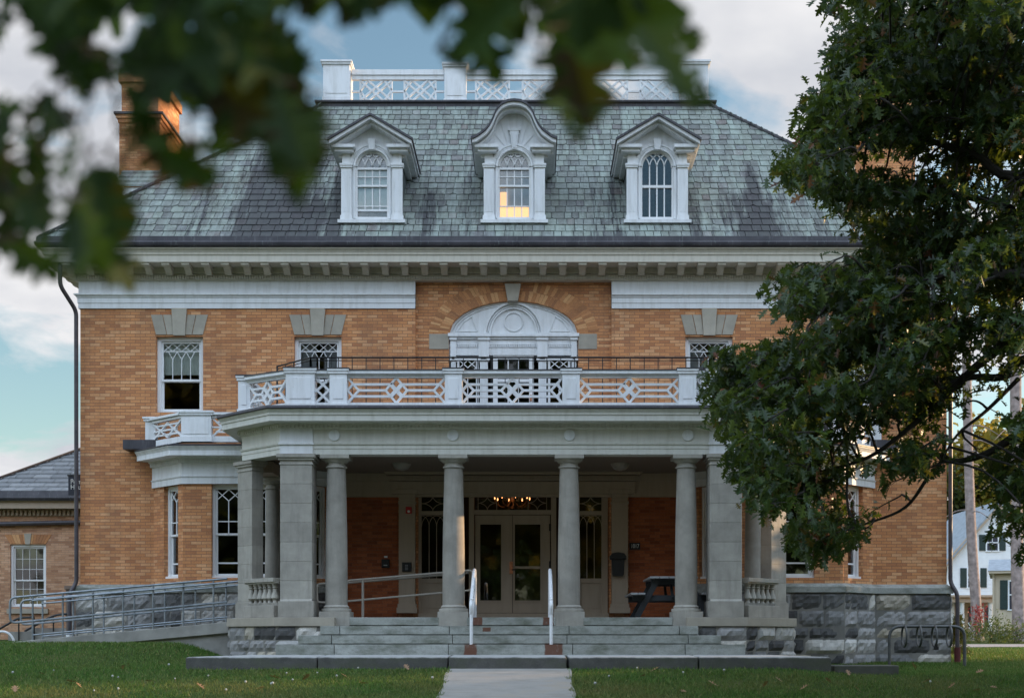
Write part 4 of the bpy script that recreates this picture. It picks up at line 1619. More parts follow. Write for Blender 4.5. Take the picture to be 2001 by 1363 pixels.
    for A, B in ((pts[0].lerp(pts[1], .2), Vector((sg * -6.86, -1.0, 0))), (Vector((sg * -6.24, -1.0, 0)), Vector((sg * -5.5, -1.0, 0)))):
        a2, b2 = (A.x, A.y), (B.x, B.y)
        rail(bm_, a2, b2, zb0, zb0 + .12, .1)
        rail(bm_, a2, b2, zb1 - .14, zb1 - .09, .1)
        rail(bm_, a2, b2, zb1 - .08, zb1 - .03, .2)
        panel(bm_, a2, b2, zb0 + .12, zb1 - .14, [((0, 1), (.5, .1)), ((0, 0), (.5, .9)), ((.5, .1), (1, 1)), ((.5, .9), (1, 0)), ((.2, .5), (.8, .5)), ((0, .5), (.25, .5)), ((.1, .78), (.9, .78)), ((.1, .25), (.9, .25))], .035, .045)
    bm_.build('bay_balustrade', m_paint, o)
    return o


bay(-1)
bay(1)

# ------------------------------------------------------------------ the porch
YC, YF = -3.30, -3.50           # column line and outer face of the beam
FZ = PZ(1205, -3.6)             # porch floor
ZA = PZ(888, YF)                # underside of the beam
pfx, bpx = 4.35, 5.55           # outer front pillars, rear pillars
plan = [(-5.50, .0), (-5.50, -2.64), (-4.40, -3.74), (-3.5, -3.74), (-3.3, -3.44), (3.3, -3.44), (3.5, -3.74), (4.40, -3.74), (5.50, -2.64), (5.50, .0)]

fl = MB()
fl.prism([(x * .985, min(0, y + .05)) for x, y in plan], 'z', .3, FZ)
fl.build('porch_floor', M_plain('porch_slab', (.20, .185, .165), .9, .25, 3), house)
# porch base wall of broken granite with a smooth cap course
pbp = [(-5.54, 0), (-5.54, -2.66), (-4.42, -3.78), (-3.3, -3.78)]
for line, sd_ in ((pbp, 31), ([(-x, y) for x, y in pbp[::-1]], 35)):
    ashlar(MB(), line, -.1, FZ - .17, sd_, [.20, .19, .21, .18], .045, (.3, .6)).build('porch_base', m_rock, house, recalc=False)
for sg in (-1, 1):
    pp = [(sg * x, y) for x, y in pbp]
    if sg < 0:
        pp = pp[::-1]
    MB().sweep(pp, [(-.2, -.2), (-.02, -.2), (-.02, FZ - .17), (-.2, FZ - .17)]).build('porch_base_core', m_mortar, house)
    MB().sweep(pp, [(-.3, FZ - .17), (.03, FZ - .17), (.03, FZ - .006), (-.3, FZ - .006)]).build('cap_course', m_lime, house, bevel=.006)


# granite steps, each laid as separate long stones
def step_row(xa, xb, yf, z0, z1, joints, dep=.45):
    m = MB()
    xs_ = [xa] + joints + [xb]
    for a, b in zip(xs_, xs_[1:]):
        m.box(a + .006, b - .006, yf, yf + dep, z0 + .014, z1 - .003)
        m.box(a - .01, b + .01, yf + .05, yf + dep, z0, z0 + .013)
    m.build('step', m_granite, house, bevel=.014)


def jx(y, *px):
    return [PX(p, y) for p in px]


step_row(-3.05, -1.36, -3.60, PZ(1222, -3.6), FZ, [])
step_row(-.84, .84, -3.60, PZ(1222, -3.6), FZ, [])
step_row(1.36, 3.05, -3.60, PZ(1222, -3.6), FZ, [])
y = -3.95
step_row(*jx(y, 625, 1365), y, PZ(1240, y), PZ(1222, y), jx(y, 664, 878, 1112, 1328), .7)
y = -4.30
step_row(*jx(y, 582, 1410), y, PZ(1258, y), PZ(1240, y), jx(y, 648, 884, 1108, 1345))
y = -4.65
step_row(*jx(y, 538, 1457), y, .20, PZ(1258, y), jx(y, 653, 876, 1119, 1339))


def column(xc, yc, zb, zt, r, half=False, plinth=True):
    m = MB()
    ph = .27 if plinth else .14
    m.box(xc - r * 1.36, xc + r * 1.36, yc - r * 1.36, yc + r * 1.36, zb, zb + ph)
    z = zb + ph
    prof = [(r * 1.30, z), (r * 1.33, z + .03), (r * 1.30, z + .06), (r * 1.12, z + .065), (r * 1.12, z + .075), (r * 1.16, z + .09), (r * 1.10, z + .11), (r, z + .13)]
    H = zt - .24 - (z + .13)
    for k in range(1, 13):
        t = k / 12
        rr = r * (1 - .17 * max(0, (t - .3) / .7) ** 1.4)
        prof.append((rr, z + .13 + H * t))
    rt = prof[-1][0]
    z = zt - .24
    prof += [(rt + .025, z + .005), (rt + .03, z + .02), (rt + .025, z + .035), (rt, z + .04), (rt, z + .10), (rt + .03, z + .105), (rt + .035, z + .12), (rt + .07, z + .155), (rt + .085, z + .17)]
    m.lathe(xc, yc, prof, 36)
    a = rt + .10
    m.box(xc - a, xc + a, yc - a, yc + a, zt - .07, zt)
    o = m.build('porch_column', m_col, house, smooth=True)
    return o


for xc in (-3.335, -1.10, 1.10, 3.335):
    column(xc, YC, PZ(1222, -3.6), ZA, .212)
for sg in (-1, 1):
    column(sg * 4.95, -1.18, FZ, 3.84, .165, plinth=False)
    MB().box(sg * 4.78, sg * 5.12, -2.1, -.85, 3.845, ZA + .06).build('side_beam', m_cream, house)


def pillar(xc, yc, hx, hy, zb, zt, rot=0.0, joints=7):
    m = MB()
    m.box(-hx - .035, hx + .035, -hy - .035, hy + .035, zb, zb + .30)
    m.prism([(-hy - .035, zb + .30), (hy + .035, zb + .30), (hy, zb + .34), (-hy, zb + .34)], 'x', -hx - .0, hx + .0)
    z0 = zb + .32
    z1 = zt - .20
    for k in range(joints):
        a, b = z0 + (z1 - z0) * k / joints, z0 + (z1 - z0) * (k + 1) / joints
        m.box(-hx, hx, -hy, hy, a + .003, b - .003)
    m.box(-hx + .006, hx - .006, -hy + .006, hy - .006, z0, z1)
    m.box(-hx - .015, hx + .015, -hy - .015, hy + .015, z1, z1 + .03)
    m.box(-hx - .035, hx + .035, -hy - .035, hy + .035, z1 + .085, z1 + .13)
    m.box(-hx - .0, hx + .0, -hy - .0, hy + .0, z1 + .03, z1 + .085)
    m.box(-hx - .065, hx + .065, -hy - .065, hy + .065, z1 + .13, zt)
    ca, sa = math.cos(rot), math.sin(rot)
    m.v = [(xc + v[0] * ca - v[1] * sa, yc + v[0] * sa + v[1] * ca, v[2]) for v in m.v]
    return m.build('porch_pillar', m_col, house, bevel=.004)


for sg in (-1, 1):
    pillar(sg * 4.05, -3.34, .30, .28, FZ, ZA)
    pillar(sg * 5.15, -2.46, .13, .25, FZ, ZA, sg * -PI / 4)
    # stone baluster rail in the canted opening
    A = Vector((sg * 4.42, -3.42, 0))
    B = Vector((sg * 5.14, -2.70, 0))
    sb = MB()
    rail(sb, (A.x, A.y), (B.x, B.y), FZ, FZ + .23, .22)
    rail(sb, (A.x, A.y), (B.x, B.y), PZ(1137, -3.2), PZ(1129, -3.2), .24)
    rail(sb, (A.x, A.y), (B.x, B.y), PZ(1140, -3.2), PZ(1137, -3.2), .18)
    so_ = sb.build('stone_balustrade', m_col, house, bevel=.006)
    z0, z1 = FZ + .23, PZ(1140, -3.2)
    for k in range(6):
        p = A.lerp(B, (k + .7) / 6.4)
        b_ = MB()
        h = z1 - z0
        b_.box(p.x - .06, p.x + .06, p.y - .06, p.y + .06, z0, z0 + .05)
        b_.lathe(p.x, p.y, [(.05, z0 + .05), (.035, z0 + .09), (.055, z0 + .15 * h / .5), (.078, z0 + .33 * h), (.07, z0 + .45 * h), (.04, z0 + .66 * h), (.035, z0 + .76 * h), (.055, z0 + .82 * h), (.04, z0 + .86 * h), (.06, z1 - .03), (.06, z1)], 14)
        b_.build('baluster', m_col, so_, smooth=True)

# beam, frieze, cornice of the porch in one moulded run
bpath = [(-5.28, .0), (-5.28, -2.63), (-4.34, -3.57), (4.34, -3.57), (5.28, -2.63), (5.28, .0)]
z = ZA
zf, zd = PZ(868, YF), PZ(840, YF)
prof = [(-.34, z), (.0, z), (.0, z + .10), (.012, z + .105), (.012, zf - .02), (.035, zf - .015), (.045, zf + .015), (.0, zf + .02), (.0, zd), (.03, zd + .01), (.04, zd + .03), (.04, zd + .075),
        (.075, zd + .085), (.075, zd + .11), (.36, zd + .11), (.36, zd + .21), (.38, zd + .22), (.385, zd + .26), (.42, zd + .30), (.43, zd + .32), (-.34, zd + .32)]
pe = MB().sweep(bpath, prof)
ENT_ARGS = ('porch_entablature', M_paint('entablature_paint', (.65, .64, .585), .5, .5, .5), house)
ent_dentils = pe
dn = MB()
for i in range(len(bpath) - 1):
    A, B = Vector((*bpath[i], 0)), Vector((*bpath[i + 1], 0))
    d = (B - A).normalized()
    n = Vector((d.y, -d.x, 0))
    L = (B - A).length
    t = -.02
    while t < L + .02:
        p, q = A + d * t + n * .075, A + d * (t + .044) + n * .08
        k = n * .05
        vv = [p - k, q - k, q, p]
        dn.hexa([(v.x, v.y, zd + .025) for v in vv] + [(v.x, v.y, zd + .082) for v in vv])
        t += .078
pe.add(dn.v, dn.f)
ent = pe.build(*ENT_ARGS)
rd = MB()
for xc in (-3.335, -1.10, 1.10, 3.335):
    pts = [(xc + .105 * math.cos(2 * PI * k / 24), (zf + zd) / 2 + .03 + .105 * math.sin(2 * PI * k / 24)) for k in range(24)]
    rd.prism(pts, 'y', -3.60, -3.56)
    pts = [(xc + .085 * math.cos(2 * PI * k / 24), (zf + zd) / 2 + .03 + .085 * math.sin(2 * PI * k / 24)) for k in range(24)]
    rd.prism(pts, 'y', -3.585, -3.57)
rd.build('roundel', m_paint_worn, ent)
for sg in (-1, 1):
    a, b = sorted((sg * 4.36, sg * 3.74))
    e = MB()
    e.box(a, b, -3.61, -3.5, z - .002, zf - .018)
    e.box(a - .02, b + .02, -3.64, -3.5, zf - .017, zf + .022)
    e.box(a, b, -3.60, -3.5, zf + .022, zd + .012)
    e.build('beam_block', m_paint_worn, ent)
roofp = [(-6.0, .0), (-6.0, -2.5), (-4.5, -4.0), (4.5, -4.0), (6.0, -2.5), (6.0, .0)]
MB().sweep([(x, y) for x, y in bpath], [(-.5, zd + .322), (.45, zd + .322), (.46, zd + .34), (.45, zd + .385), (-.5, zd + .44)]).build('porch_roof_edge', m_dark_metal, house)
MB().prism([(x * .97, y + .1 if y < 0 else 0) for x, y in bpath], 'z', zd + .36, zd + .43).build('porch_roof', m_dark_metal, house)
ZC = ZA + .07
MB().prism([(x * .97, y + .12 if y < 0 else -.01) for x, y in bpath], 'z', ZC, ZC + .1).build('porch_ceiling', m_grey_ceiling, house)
cl = MB()
for px, Yl in ((785, -1.7), (1212, -1.7)):
    xc = PX(px, Yl)
    cl = MB().lathe(xc, Yl, [(.05, ZC - .14), (.12, ZC - .12), (.17, ZC - .07), (.19, ZC - .02), (.19, ZC)], 20)
    cl.build('ceiling_lamp', m_lamp_glass, house, smooth=True)

# balcony balustrade on the porch roof
ZB0, ZB1 = PZ(801, -3.2), PZ(722, -3.2)
YB_ = -3.18
bal = thing('balcony_balustrade', None, None)
bal.parent = house
pcx = [PX(666, YB_), PX(890, YB_), PX(1119, YB_), PX(1346, YB_)]
off = (pcx[0] + pcx[3]) / 2
pcx = [p - off * .5 for p in pcx]
for xc in pcx:
    m = MB()
    post(m, xc, YB_, .165, .13, ZB0, ZB1, .04)
    m.build('balustrade_post', m_paint, bal, bevel=.005)
cxp = [(-4.30, -3.75), (3.75, 4.30)]
for a, b in cxp:
    m = MB()
    post(m, (a + b) / 2, YB_ + .02, (b - a) / 2, .16, ZB0, ZB1 + .01, .04)
    m.build('balustrade_post', m_paint, bal, bevel=.005)
ends = []
for sg in (-1, 1):
    m = MB()
    ex, ey = sg * 5.24, -2.48
    post(m, ex, ey, .12, .14, ZB0, ZB1, .04)
    m.build('balustrade_post', m_paint, bal, bevel=.005)
    ends.append((ex, ey))


def bal_panel(A, B, segs, w=.042):
    m = MB()
    rail(m, A, B, ZB0, ZB0 + .14, .12)
    rail(m, A, B, ZB1 - .155, ZB1 - .115, .10)
    rail(m, A, B, ZB1 - .115, ZB1 - .09, .16)
    rail(m, A, B, ZB1 - .09, ZB1 - .03, .24)
    panel(m, A, B, ZB0 + .14, ZB1 - .155, segs, w, .06)
    m.build('balustrade_panel', m_paint, bal)


for i in range(3):
    bal_panel((pcx[i] + .165, YB_), (pcx[i + 1] - .165, YB_), seg_long())
bal_panel((-3.75, YB_), (pcx[0] - .165, YB_), SEG_X)
bal_panel((pcx[3] + .165, YB_), (3.75, YB_), SEG_X)
bal_panel((-5.16, -2.56), (-4.29, -3.13), seg_short())
bal_panel((4.29, -3.13), (5.16, -2.56), seg_short())
bal_panel((-5.24, -.15), (-5.24, -2.36), seg_long())
bal_panel((5.24, -2.36), (5.24, -.15), seg_long())

cf = MB()  # added dark strips stand for the weathered, grimy cap tops
for c_ in CAPS:
    if c_[4] < 9:
        cf.box(*c_)
runs = [((-3.75, YB_), (3.75, YB_)), ((-5.16, -2.56), (-4.29, -3.13)), ((4.29, -3.13), (5.16, -2.56))]
for A, B in runs:
    rail(cf, A, B, ZB1 - .031, ZB1 - .012, .27)
cf.build('cap_grime_strip', m_dark_metal, bal)

# thin black iron guard rail set behind it
ir = MB()
zt2 = 6.13
gp = [(-4.85, -1.25), (-4.02, -2.13), (4.02, -2.13), (4.85, -1.25)]
ir.tube([(x, y, zt2) for x, y in gp], .017, 6)
ir.tube([(x, y, zt2 - .06) for x, y in gp], .009, 6)
ir.tube([(x, y, 5.0) for x, y in gp], .012, 6)
for i in range(3):
    A, B = Vector((*gp[i], 0)), Vector((*gp[i + 1], 0))
    L = (B - A).length
    n = max(2, int(L / .27))
    for k in range(n + 1):
        p = A.lerp(B, k / n)
        r = .016 if k in (0, n) else .0085
        ir.box(p.x - r, p.x + r, p.y - r, p.y + r, 4.75, zt2)
ir.build('iron_railing', m_iron, house)

# ------------------------------------------------------------------ entrance wall inside the porch
eb = MB()
zfl = PZ(1200)
for a, b in ((-3.66, -2.48), (2.48, 3.66)):
    eb = MB().add([(a, -.012, .9), (b, -.012, .9), (b, -.012, PZ(971)), (a, -.012, PZ(971))], [(0, 1, 2, 3)])
    eb.build('porch_wall', m_brick_red, house, recalc=False)
es = MB()
es.box(-3.7, 3.7, -.06, 0, PZ(971), PZ(940))
es.box(-5.5, 5.5, -.10, -.0, PZ(940), ZC)
for k, (px0, px1, y0, y1, d) in enumerate(((766, 1240, 965, 942, .16), (762, 1244, 941, 931, .24), (757, 1249, 930, 926, .34), (754, 1253, 926, 919, .40))):
    es.box(PX(px0), PX(px1), -d, -.0, PZ(y0), PZ(y1) - .002)
x = PX(768)
while x < PX(1238):
    es.box(x, x + .035, -.27, -.2, PZ(940), PZ(933))
    x += .075
es.box(-2.48, 2.48, -.05, .1, 3.70, PZ(965) + .05)
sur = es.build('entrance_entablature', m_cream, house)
for sg in (-1, 1):
    xc = sg * 2.28
    p = MB()
    p.box(xc - .175, xc + .175, -.13, .0, 1.28, PZ(985))
    p.box(xc - .22, xc + .22, -.17, .0, 1.08, 1.20)
    p.box(xc - .20, xc + .20, -.155, .0, 1.20, 1.28)
    p.box(xc - .19, xc + .19, -.15, .0, PZ(985), PZ(980))
    p.box(xc - .19, xc + .19, -.15, .0, PZ(972), PZ(966))
    p.box(xc - .17, xc + .17, -.13, .0, PZ(980), PZ(972))
    p.box(xc - .23, xc + .23, -.19, .0, PZ(966), PZ(957))
    p.build('entrance_pilaster', m_cream, house, bevel=.005)
yd = .08
ef = MB()
ef.box(-2.05, 2.05, yd + .02, yd + .12, PZ(966) - .02, PZ(962))
ef.box(-2.05, 2.05, -.05, .3, .94, 1.08)
for px in (817, 872, 921, 1082, 1128, 1182):
    w = 6 if px in (817, 1182) else 5
    ef.box(PX(px - w), PX(px + w), yd - .02, yd + .12, 1.08, 3.72)
for a, b in ((823, 867), (1133, 1176)):     # sidelights: transom, long light, panel
    ef.box(PX(a), PX(b), yd, yd + .11, PZ(1005), PZ(997))
    ef.box(PX(a), PX(b), yd, yd + .11, PZ(1138), PZ(1129))
    ef.box(PX(a), PX(b), yd + .03, yd + .11, 1.08, PZ(1138))
    ef.box(PX(a + 5), PX(b - 5), yd + .015, yd + .05, 1.2, PZ(1146))
ef.box(PX(926), PX(1077), yd, yd + .11, PZ(1004), PZ(995))
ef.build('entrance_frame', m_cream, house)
for a, b in ((823, 867), (1133, 1176)):
    lt = MB()
    xa, xb = PX(a), PX(b)
    xm, zm = (xa + xb) / 2, (PZ(997) + PZ(967)) / 2
    hw_, hh = (xb - xa) / 2, (PZ(967) - PZ(997)) / 2
    for sx in (-1, 1):
        for sz in (-1, 1):        # star of four arcs
            for k in range(8):
                t0, t1 = PI / 2 * k / 8, PI / 2 * (k + 1) / 8
                lt.bar((xm + sx * hw_ * (1 - math.cos(t0)), yd + .05, zm + sz * hh * (1 - math.sin(t0))), (xm + sx * hw_ * (1 - math.cos(t1)), yd + .05, zm + sz * hh * (1 - math.sin(t1))), .014, .02)
    za, zb2 = PZ(1129), PZ(1005)
    for k in (1, 2):
        xx = xa + (xb - xa) * k / 3
        lt.bar((xx, yd + .05, za), (xx, yd + .05, zb2 - .25), .014, .02)
    R_ = (xb - xa) / 3
    for k in range(4):
        c0 = xa + (xb - xa) * k / 3
        for sgn in (-1, 1):
            for j in range(8):
                t0, t1 = PI / 2 * j / 8, PI / 2 * (j + 1) / 8
                p = [(c0 + sgn * R_ * (1 - math.cos(t)), yd + .052 + .002 * sgn, zb2 - .25 + .24 * math.sin(t)) for t in (t0, t1)]
                if all(xa - .001 <= q[0] <= xb + .001 for q in p):
                    lt.bar(p[0], p[1], .012, .02)
    lt.build('leaded_light', m_cream, house)
xa, xb = PX(931), PX(1071)
for c_, r_ in ((PX(952), .20), (PX(1050), .20)):
    lt = MB()
    zm = (PZ(995) + PZ(967)) / 2
    hh = (PZ(967) - PZ(995)) / 2
    for sx in (-1, 1):
        for sz in (-1, 1):
            for k in range(8):
                t0, t1 = PI / 2 * k / 8, PI / 2 * (k + 1) / 8
                lt.bar((c_ + sx * r_ * (1 - math.cos(t0)), yd + .05, zm + sz * hh * (1 - math.sin(t0))), (c_ + sx * r_ * (1 - math.cos(t1)), yd + .05, zm + sz * hh * (1 - math.sin(t1))), .013, .02)
    for sx in (-1, 1):
        lt.bar((c_ + sx * r_, yd + .05, PZ(995)), (c_ + sx * r_, yd + .05, PZ(967)), .013, .02)
    lt.build('leaded_light', m_cream, house)
for a, b in ((823, 867), (1133, 1176)):
    MB().box(PX(a), PX(b), yd + .062, yd + .068, PZ(997), PZ(967)).build('transom_pane', m_glass_dark, house)
    MB().box(PX(a), PX(b), yd + .062, yd + .068, PZ(1129), PZ(1005)).build('sidelight_pane', m_glass_dark, house)
MB().box(xa - .03, xb + .03, yd + .062, yd + .068, PZ(995), PZ(966)).build('transom_pane', M_glass('clear_transom', .85), house)
for a, b, ga, gb, lab in ((928, 1001, 938, 979, 'left leaf of the cream entrance doors'), (1002, 1075, 1006, 1056, 'right leaf with copper lever lock and push bar')):
    d = MB()
    ya, yb3 = yd + .03, yd + .08
    zd0, zd1, g0, g1 = 1.09, PZ(1005), PZ(1172), PZ(1023)
    d.box(PX(a), PX(ga), ya, yb3, zd0, zd1)
    d.box(PX(gb), PX(b), ya, yb3, zd0, zd1)
    d.box(PX(ga), PX(gb), ya, yb3, zd0, g0)
    d.box(PX(ga), PX(gb), ya, yb3, g1, zd1)
    for q in ((ga - 2, ga, 1175, 1020), (gb, gb + 2, 1175, 1020), (ga, gb, 1175, 1172), (ga, gb, 1023, 1020)):
        d.box(PX(q[0]), PX(q[1]), ya - .012, ya + .01, PZ(q[2]), PZ(q[3]))
    if a > 1000:
        d.box(PX(ga), PX(gb), ya + .01, yb3, PZ(1110), PZ(1105))
    o = d.build('door', m_cream, house, bevel=.004)
    o['label'] = lab
    MB().box(PX(ga), PX(gb), ya + .022, ya + .028, g0, g1).build('door_pane', m_glass_dark, o)
    if a > 1000:
        h = MB().box(PX(995.5), PX(1002), ya - .03, ya, PZ(1120), PZ(1096))
        h.build('lock_plate', m_brass, o)
        MB().tube([(PX(1000), ya - .05, PZ(1112)), (PX(1009), ya - .05, PZ(1112))], .014, 6).build('lever', m_iron, o)
        for yy in (1022, 1095):
            MB().box(PX(1073), PX(1077), ya - .02, ya + .02, PZ(yy + 14), PZ(yy)).build('hinge', m_iron, o)

# downpipes
for sg in (-1, 1):
    dp = MB()
    xw = HW + .05
    pts = rounded([(sg * (HW + .27), -.48, 8.46), (sg * (HW + .27), -.48, 8.0), (sg * xw, -.12, 7.55), (sg * xw, -.10, 1.72), (sg * (xw + .12), -.2, 1.5), (sg * (xw + .12), -.2, .62 if sg < 0 else .32)], .12)
    dp.tube(pts, .045, 10)
    o = dp.build('downpipe', m_pipe_dark, house, smooth=True)
    b_ = MB().tube([(sg * (xw + .12), -.2, .2 if sg < 0 else -.1), (sg * (xw + .12), -.2, .62 if sg < 0 else .35)], .068, 10)
    b_.build('drain_boot', m_white_pipe if sg < 0 else m_boot, o, smooth=True)


# ------------------------------------------------------------------ stones in front of the steps
slab_specs = [(362, 619, 1287, 'long granite slab at the left end of the landing, its end bedded in lawn'),
              (621, 875, 1284, 'dark granite slab left of the walk, against the lowest step'),
              (877, 1107, 1284, 'granite slab at the head of the concrete walk'),
              (1111, 1364, 1284, 'dark granite slab just right of the walk'),
              (1367, 1625, 1283, 'granite slab at the right end of the landing')]
for k, (a, b, yt, lab) in enumerate(slab_specs):
    yf = -5.74 if k == 2 else -5.68
    xa, xb = PX(a, yf), PX(b, yf)
    yb_ = -4.55
    m = MB()
    xi = xa + (.95 if k == 0 else 0)
    zt0, zt1 = .21, .238
    nx = 14
    rgk = random.Random(k)
    for i in range(nx):
        pass
    m.hexa([(xa, yf, -.25), (xb, yf, -.25), (xb - (.9 if k == 4 else 0), yb_, -.25), (xi, yb_, -.25), (xa, yf, zt0), (xb, yf, zt0), (xb - (.9 if k == 4 else 0), yb_, zt1), (xi, yb_, zt1)])
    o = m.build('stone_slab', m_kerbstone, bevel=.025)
    tag(o, lab, 'stone slab', 'granite slabs of the landing before the steps')
yf = -5.6
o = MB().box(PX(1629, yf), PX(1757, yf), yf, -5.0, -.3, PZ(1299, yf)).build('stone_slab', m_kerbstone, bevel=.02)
tag(o, 'short low granite block set apart in the grass at the far right', 'stone slab', 'granite slabs of the landing before the steps')

# ------------------------------------------------------------------ ramp
ramp = thing('wheelchair_ramp', 'sloping concrete ramp with grey pipe railings left of the porch', 'ramp', (-8, -1.6, .45))
RY0, RY1 = -2.3, -1.0
rx = [-14.0, -10.2, -5.62]
rz = [.46, .44, PZ(1214, RY0)]
m = MB()
for i in range(2):
    m.hexa([(rx[i], RY0, rz[i] - .22), (rx[i + 1], RY0, rz[i + 1] - .22), (rx[i + 1], RY1, rz[i + 1] - .22), (rx[i], RY1, rz[i] - .22),
            (rx[i], RY0, rz[i]), (rx[i + 1], RY0, rz[i + 1]), (rx[i + 1], RY1, rz[i + 1]), (rx[i], RY1, rz[i])])
m.build('slab', m_concrete, ramp, bevel=.01)
zr = lambda x: float(np.interp(x, rx, rz))
MB().hexa([(-10.2, RY0 + .08, .0), (-5.62, RY0 + .08, .1), (-5.62, RY1 - .05, .1), (-10.2, RY1 - .05, .0), (-10.2, RY0 + .08, zr(-10.2) - .221), (-5.62, RY0 + .08, rz[2] - .221),
           (-5.62, RY1 - .05, rz[2] - .221), (-10.2, RY1 - .05, zr(-10.2) - .221)]).build('ramp_footing', m_concrete, ramp)
for yr, xs0, lab in ((RY0 + .06, -9.52, 'front pipe railing with loop end'), (RY1 - .06, -9.75, 'rear pipe railing')):
    m = MB()
    xe = -5.66
    h1, h2 = .86, .40
    top = [(xs0, yr, zr(xs0) + h1), (xe, yr, zr(xe) + h1)]
    if yr < -1.5:
        loop = [(xe, yr, zr(xe) + .80), (xs0, yr, zr(xs0) + .80), (xs0, yr, zr(xs0) + .02)]
    m_pts = [(xe, yr, zr(xe) + h1), (xs0 - .45, yr, zr(xs0) + h1 - .02), (xs0 - .45, yr, zr(xs0) + h2 - .06), (xs0 - .1, yr, zr(xs0) + h2 - .03), (xe, yr, zr(xe) + h2)]
    m.tube(rounded(m_pts, .12), .024, 8)
    m.tube([(xs0, yr, zr(xs0) + .10), (xe, yr, zr(xe) + .10)], .016, 8)
    m.tube([(xs0, yr - .04, zr(xs0) + .78), (xe, yr - .04, zr(xe) + .78)], .018, 8)
    o = m.build('railing', m_galv, ramp, smooth=True)
    o['label'] = lab
    n = 7
    for k in range(n):
        x = xs0 + (xe - xs0) * k / (n - .55)
        MB().tube([(x, yr, zr(x) - .02), (x, yr, zr(x) + h1)], .02, 8).build('rail_post', m_galv, o, smooth=True)

# handrail on the porch, from the ramp to the door
YH = -1.62
hr = thing('porch_handrail', 'grey pipe handrail sloping up across the porch to the doors', 'handrail', (-1, YH, FZ))
p = lambda px, py: (PX(px, YH), YH, PZ(py, YH))
m = MB()
m.tube(rounded([p(676, 1174), p(676, 1134), p(924, 1113), p(924, 1152), p(676, 1174)], .09), .022, 8)
m.tube([(PX(676, YH), YH + .1, PZ(1138, YH)), (PX(915, YH), YH + .1, PZ(1118, YH))], .02, 8)
m.build('rail', m_rail_beige, hr, smooth=True)
for px, py in ((709, 1132), (905, 1115)):
    MB().tube([(PX(px, YH), YH, FZ - .01), p(px, py)], .026, 8).build('rail_post', m_rail_beige, hr, smooth=True)
m = MB().tube(rounded([(PX(650, -.9), -.9, PZ(1138, -.9)), (PX(620, -.9), -.9, PZ(1140, -.9)), (PX(620, -.9), -.9, PZ(1176, -.9)), (PX(650, -.9), -.9, PZ(1176, -.9))], .08), .022, 8)
m.tube([(PX(640, -.9), -.9, FZ - .01), (PX(640, -.9), -.9, PZ(1138, -.9))], .022, 8)
tag(m.build('rail_end_loop', m_rail_beige, smooth=True), 'short looped pipe rail end behind the left front column', 'handrail')

# stair rails
for px, lab in ((921, 'white pipe stair rail left of the walk'), (1077, 'white pipe stair rail right of the walk')):
    x = PX(px, -4.5)
    s_ = thing('stair_rail', lab, 'stair rail', (x, -4.5, PZ(1258, -4.65)), 'white pipe rails on the front steps')
    m = MB()
    pts = rounded([(x, -4.5, .98), (x, -4.6, 1.15), (x, -3.15, 1.86), (x, -2.95, 1.80), (x, -2.95, FZ - .01)], .10)
    m.tube(pts, .036, 10)
    m.tube([(x, -4.47, .90), (x, -3.0, 1.42)], .03, 8)
    m.build('rail', m_white_pipe, s_, smooth=True)
    MB().tube([(x, -4.5, PZ(1258, -4.65) - .005), (x, -4.5, 1.25)], .03, 10).build('rail_post', m_white_pipe, s_, smooth=True)

# ------------------------------------------------------------------ things on the porch
YP = -1.9
pt = thing('picnic_table', 'charcoal picnic table with grey plank top at the right end of the porch', 'table', (PX(1308, YP), YP, FZ))
X0 = PX(1308, YP)
zt_, zs_ = PZ(1129, YP), PZ(1160, YP)
m = MB()
for k in range(5):
    m.box(X0 - .46 + .188 * k, X0 - .46 + .188 * k + .178, YP - .85, YP + .85, zt_ - .04, zt_)
m.build('top', m_grey_plank, pt, bevel=.005)
for sg in (-1, 1):
    m = MB()
    for k in range(2):
        a = X0 + sg * (.62 + .15 * k)
        m.box(a - .068, a + .068, YP - .85, YP + .85, zs_ - .04, zs_)
    m.build('seat', m_grey_plank, pt, bevel=.005)
for yy in (YP - .62, YP + .62):
    m = MB()
    for sg in (-1, 1):
        MB().bar((X0 + sg * .30, yy, zt_ - .06), (X0 + sg * .70, yy, FZ + .02), .11, .05).build('leg', m_charcoal, pt)
    m.box(X0 - .78, X0 + .78, yy + .027, yy + .07, zs_ - .15, zs_ - .04)
    m.box(X0 - .42, X0 + .42, yy + .027, yy + .07, zt_ - .14, zt_ - .04)
    m.bar((X0, yy - .03, zs_ - .1), (X0, yy + .35, zt_ - .1), .06, .05, (1, 0, 0))
    m.build('brace', m_charcoal, pt, bevel=.004)

YM = -.14
mbx = thing('mailbox', 'black wall mailbox with flared lid on the right entrance pilaster', 'mailbox', (PX(1207, YM), YM, PZ(1125, YM)))
xm = PX(1207, YM)
m = MB().prism([(xm - .125, PZ(1122, YM)), (xm - .10, PZ(1125, YM)), (xm + .10, PZ(1125, YM)), (xm + .125, PZ(1122, YM)), (xm + .14, PZ(1088, YM)), (xm - .14, PZ(1088, YM))], 'y', YM - .13, YM)
m.build('body', m_black, mbx, bevel=.01)
m = MB().prism([(xm - .175, PZ(1093, YM)), (xm + .175, PZ(1093, YM)), (xm + .18, PZ(1087, YM)), (xm + .13, PZ(1081, YM)), (xm, PZ(1079, YM)), (xm - .13, PZ(1081, YM)), (xm - .18, PZ(1087, YM))], 'y', YM - .17, YM)
m.build('lid', m_black, mbx, bevel=.008)
xk = PX(795, YM)
kp = thing('keypad', 'black intercom keypad on the left entrance pilaster', 'keypad', (xk, YM, PZ(1107, YM)))
MB().box(xk - .10, xk + .10, YM - .05, YM + .01, PZ(1116, YM), PZ(1098, YM)).build('housing', m_black, kp, bevel=.01)
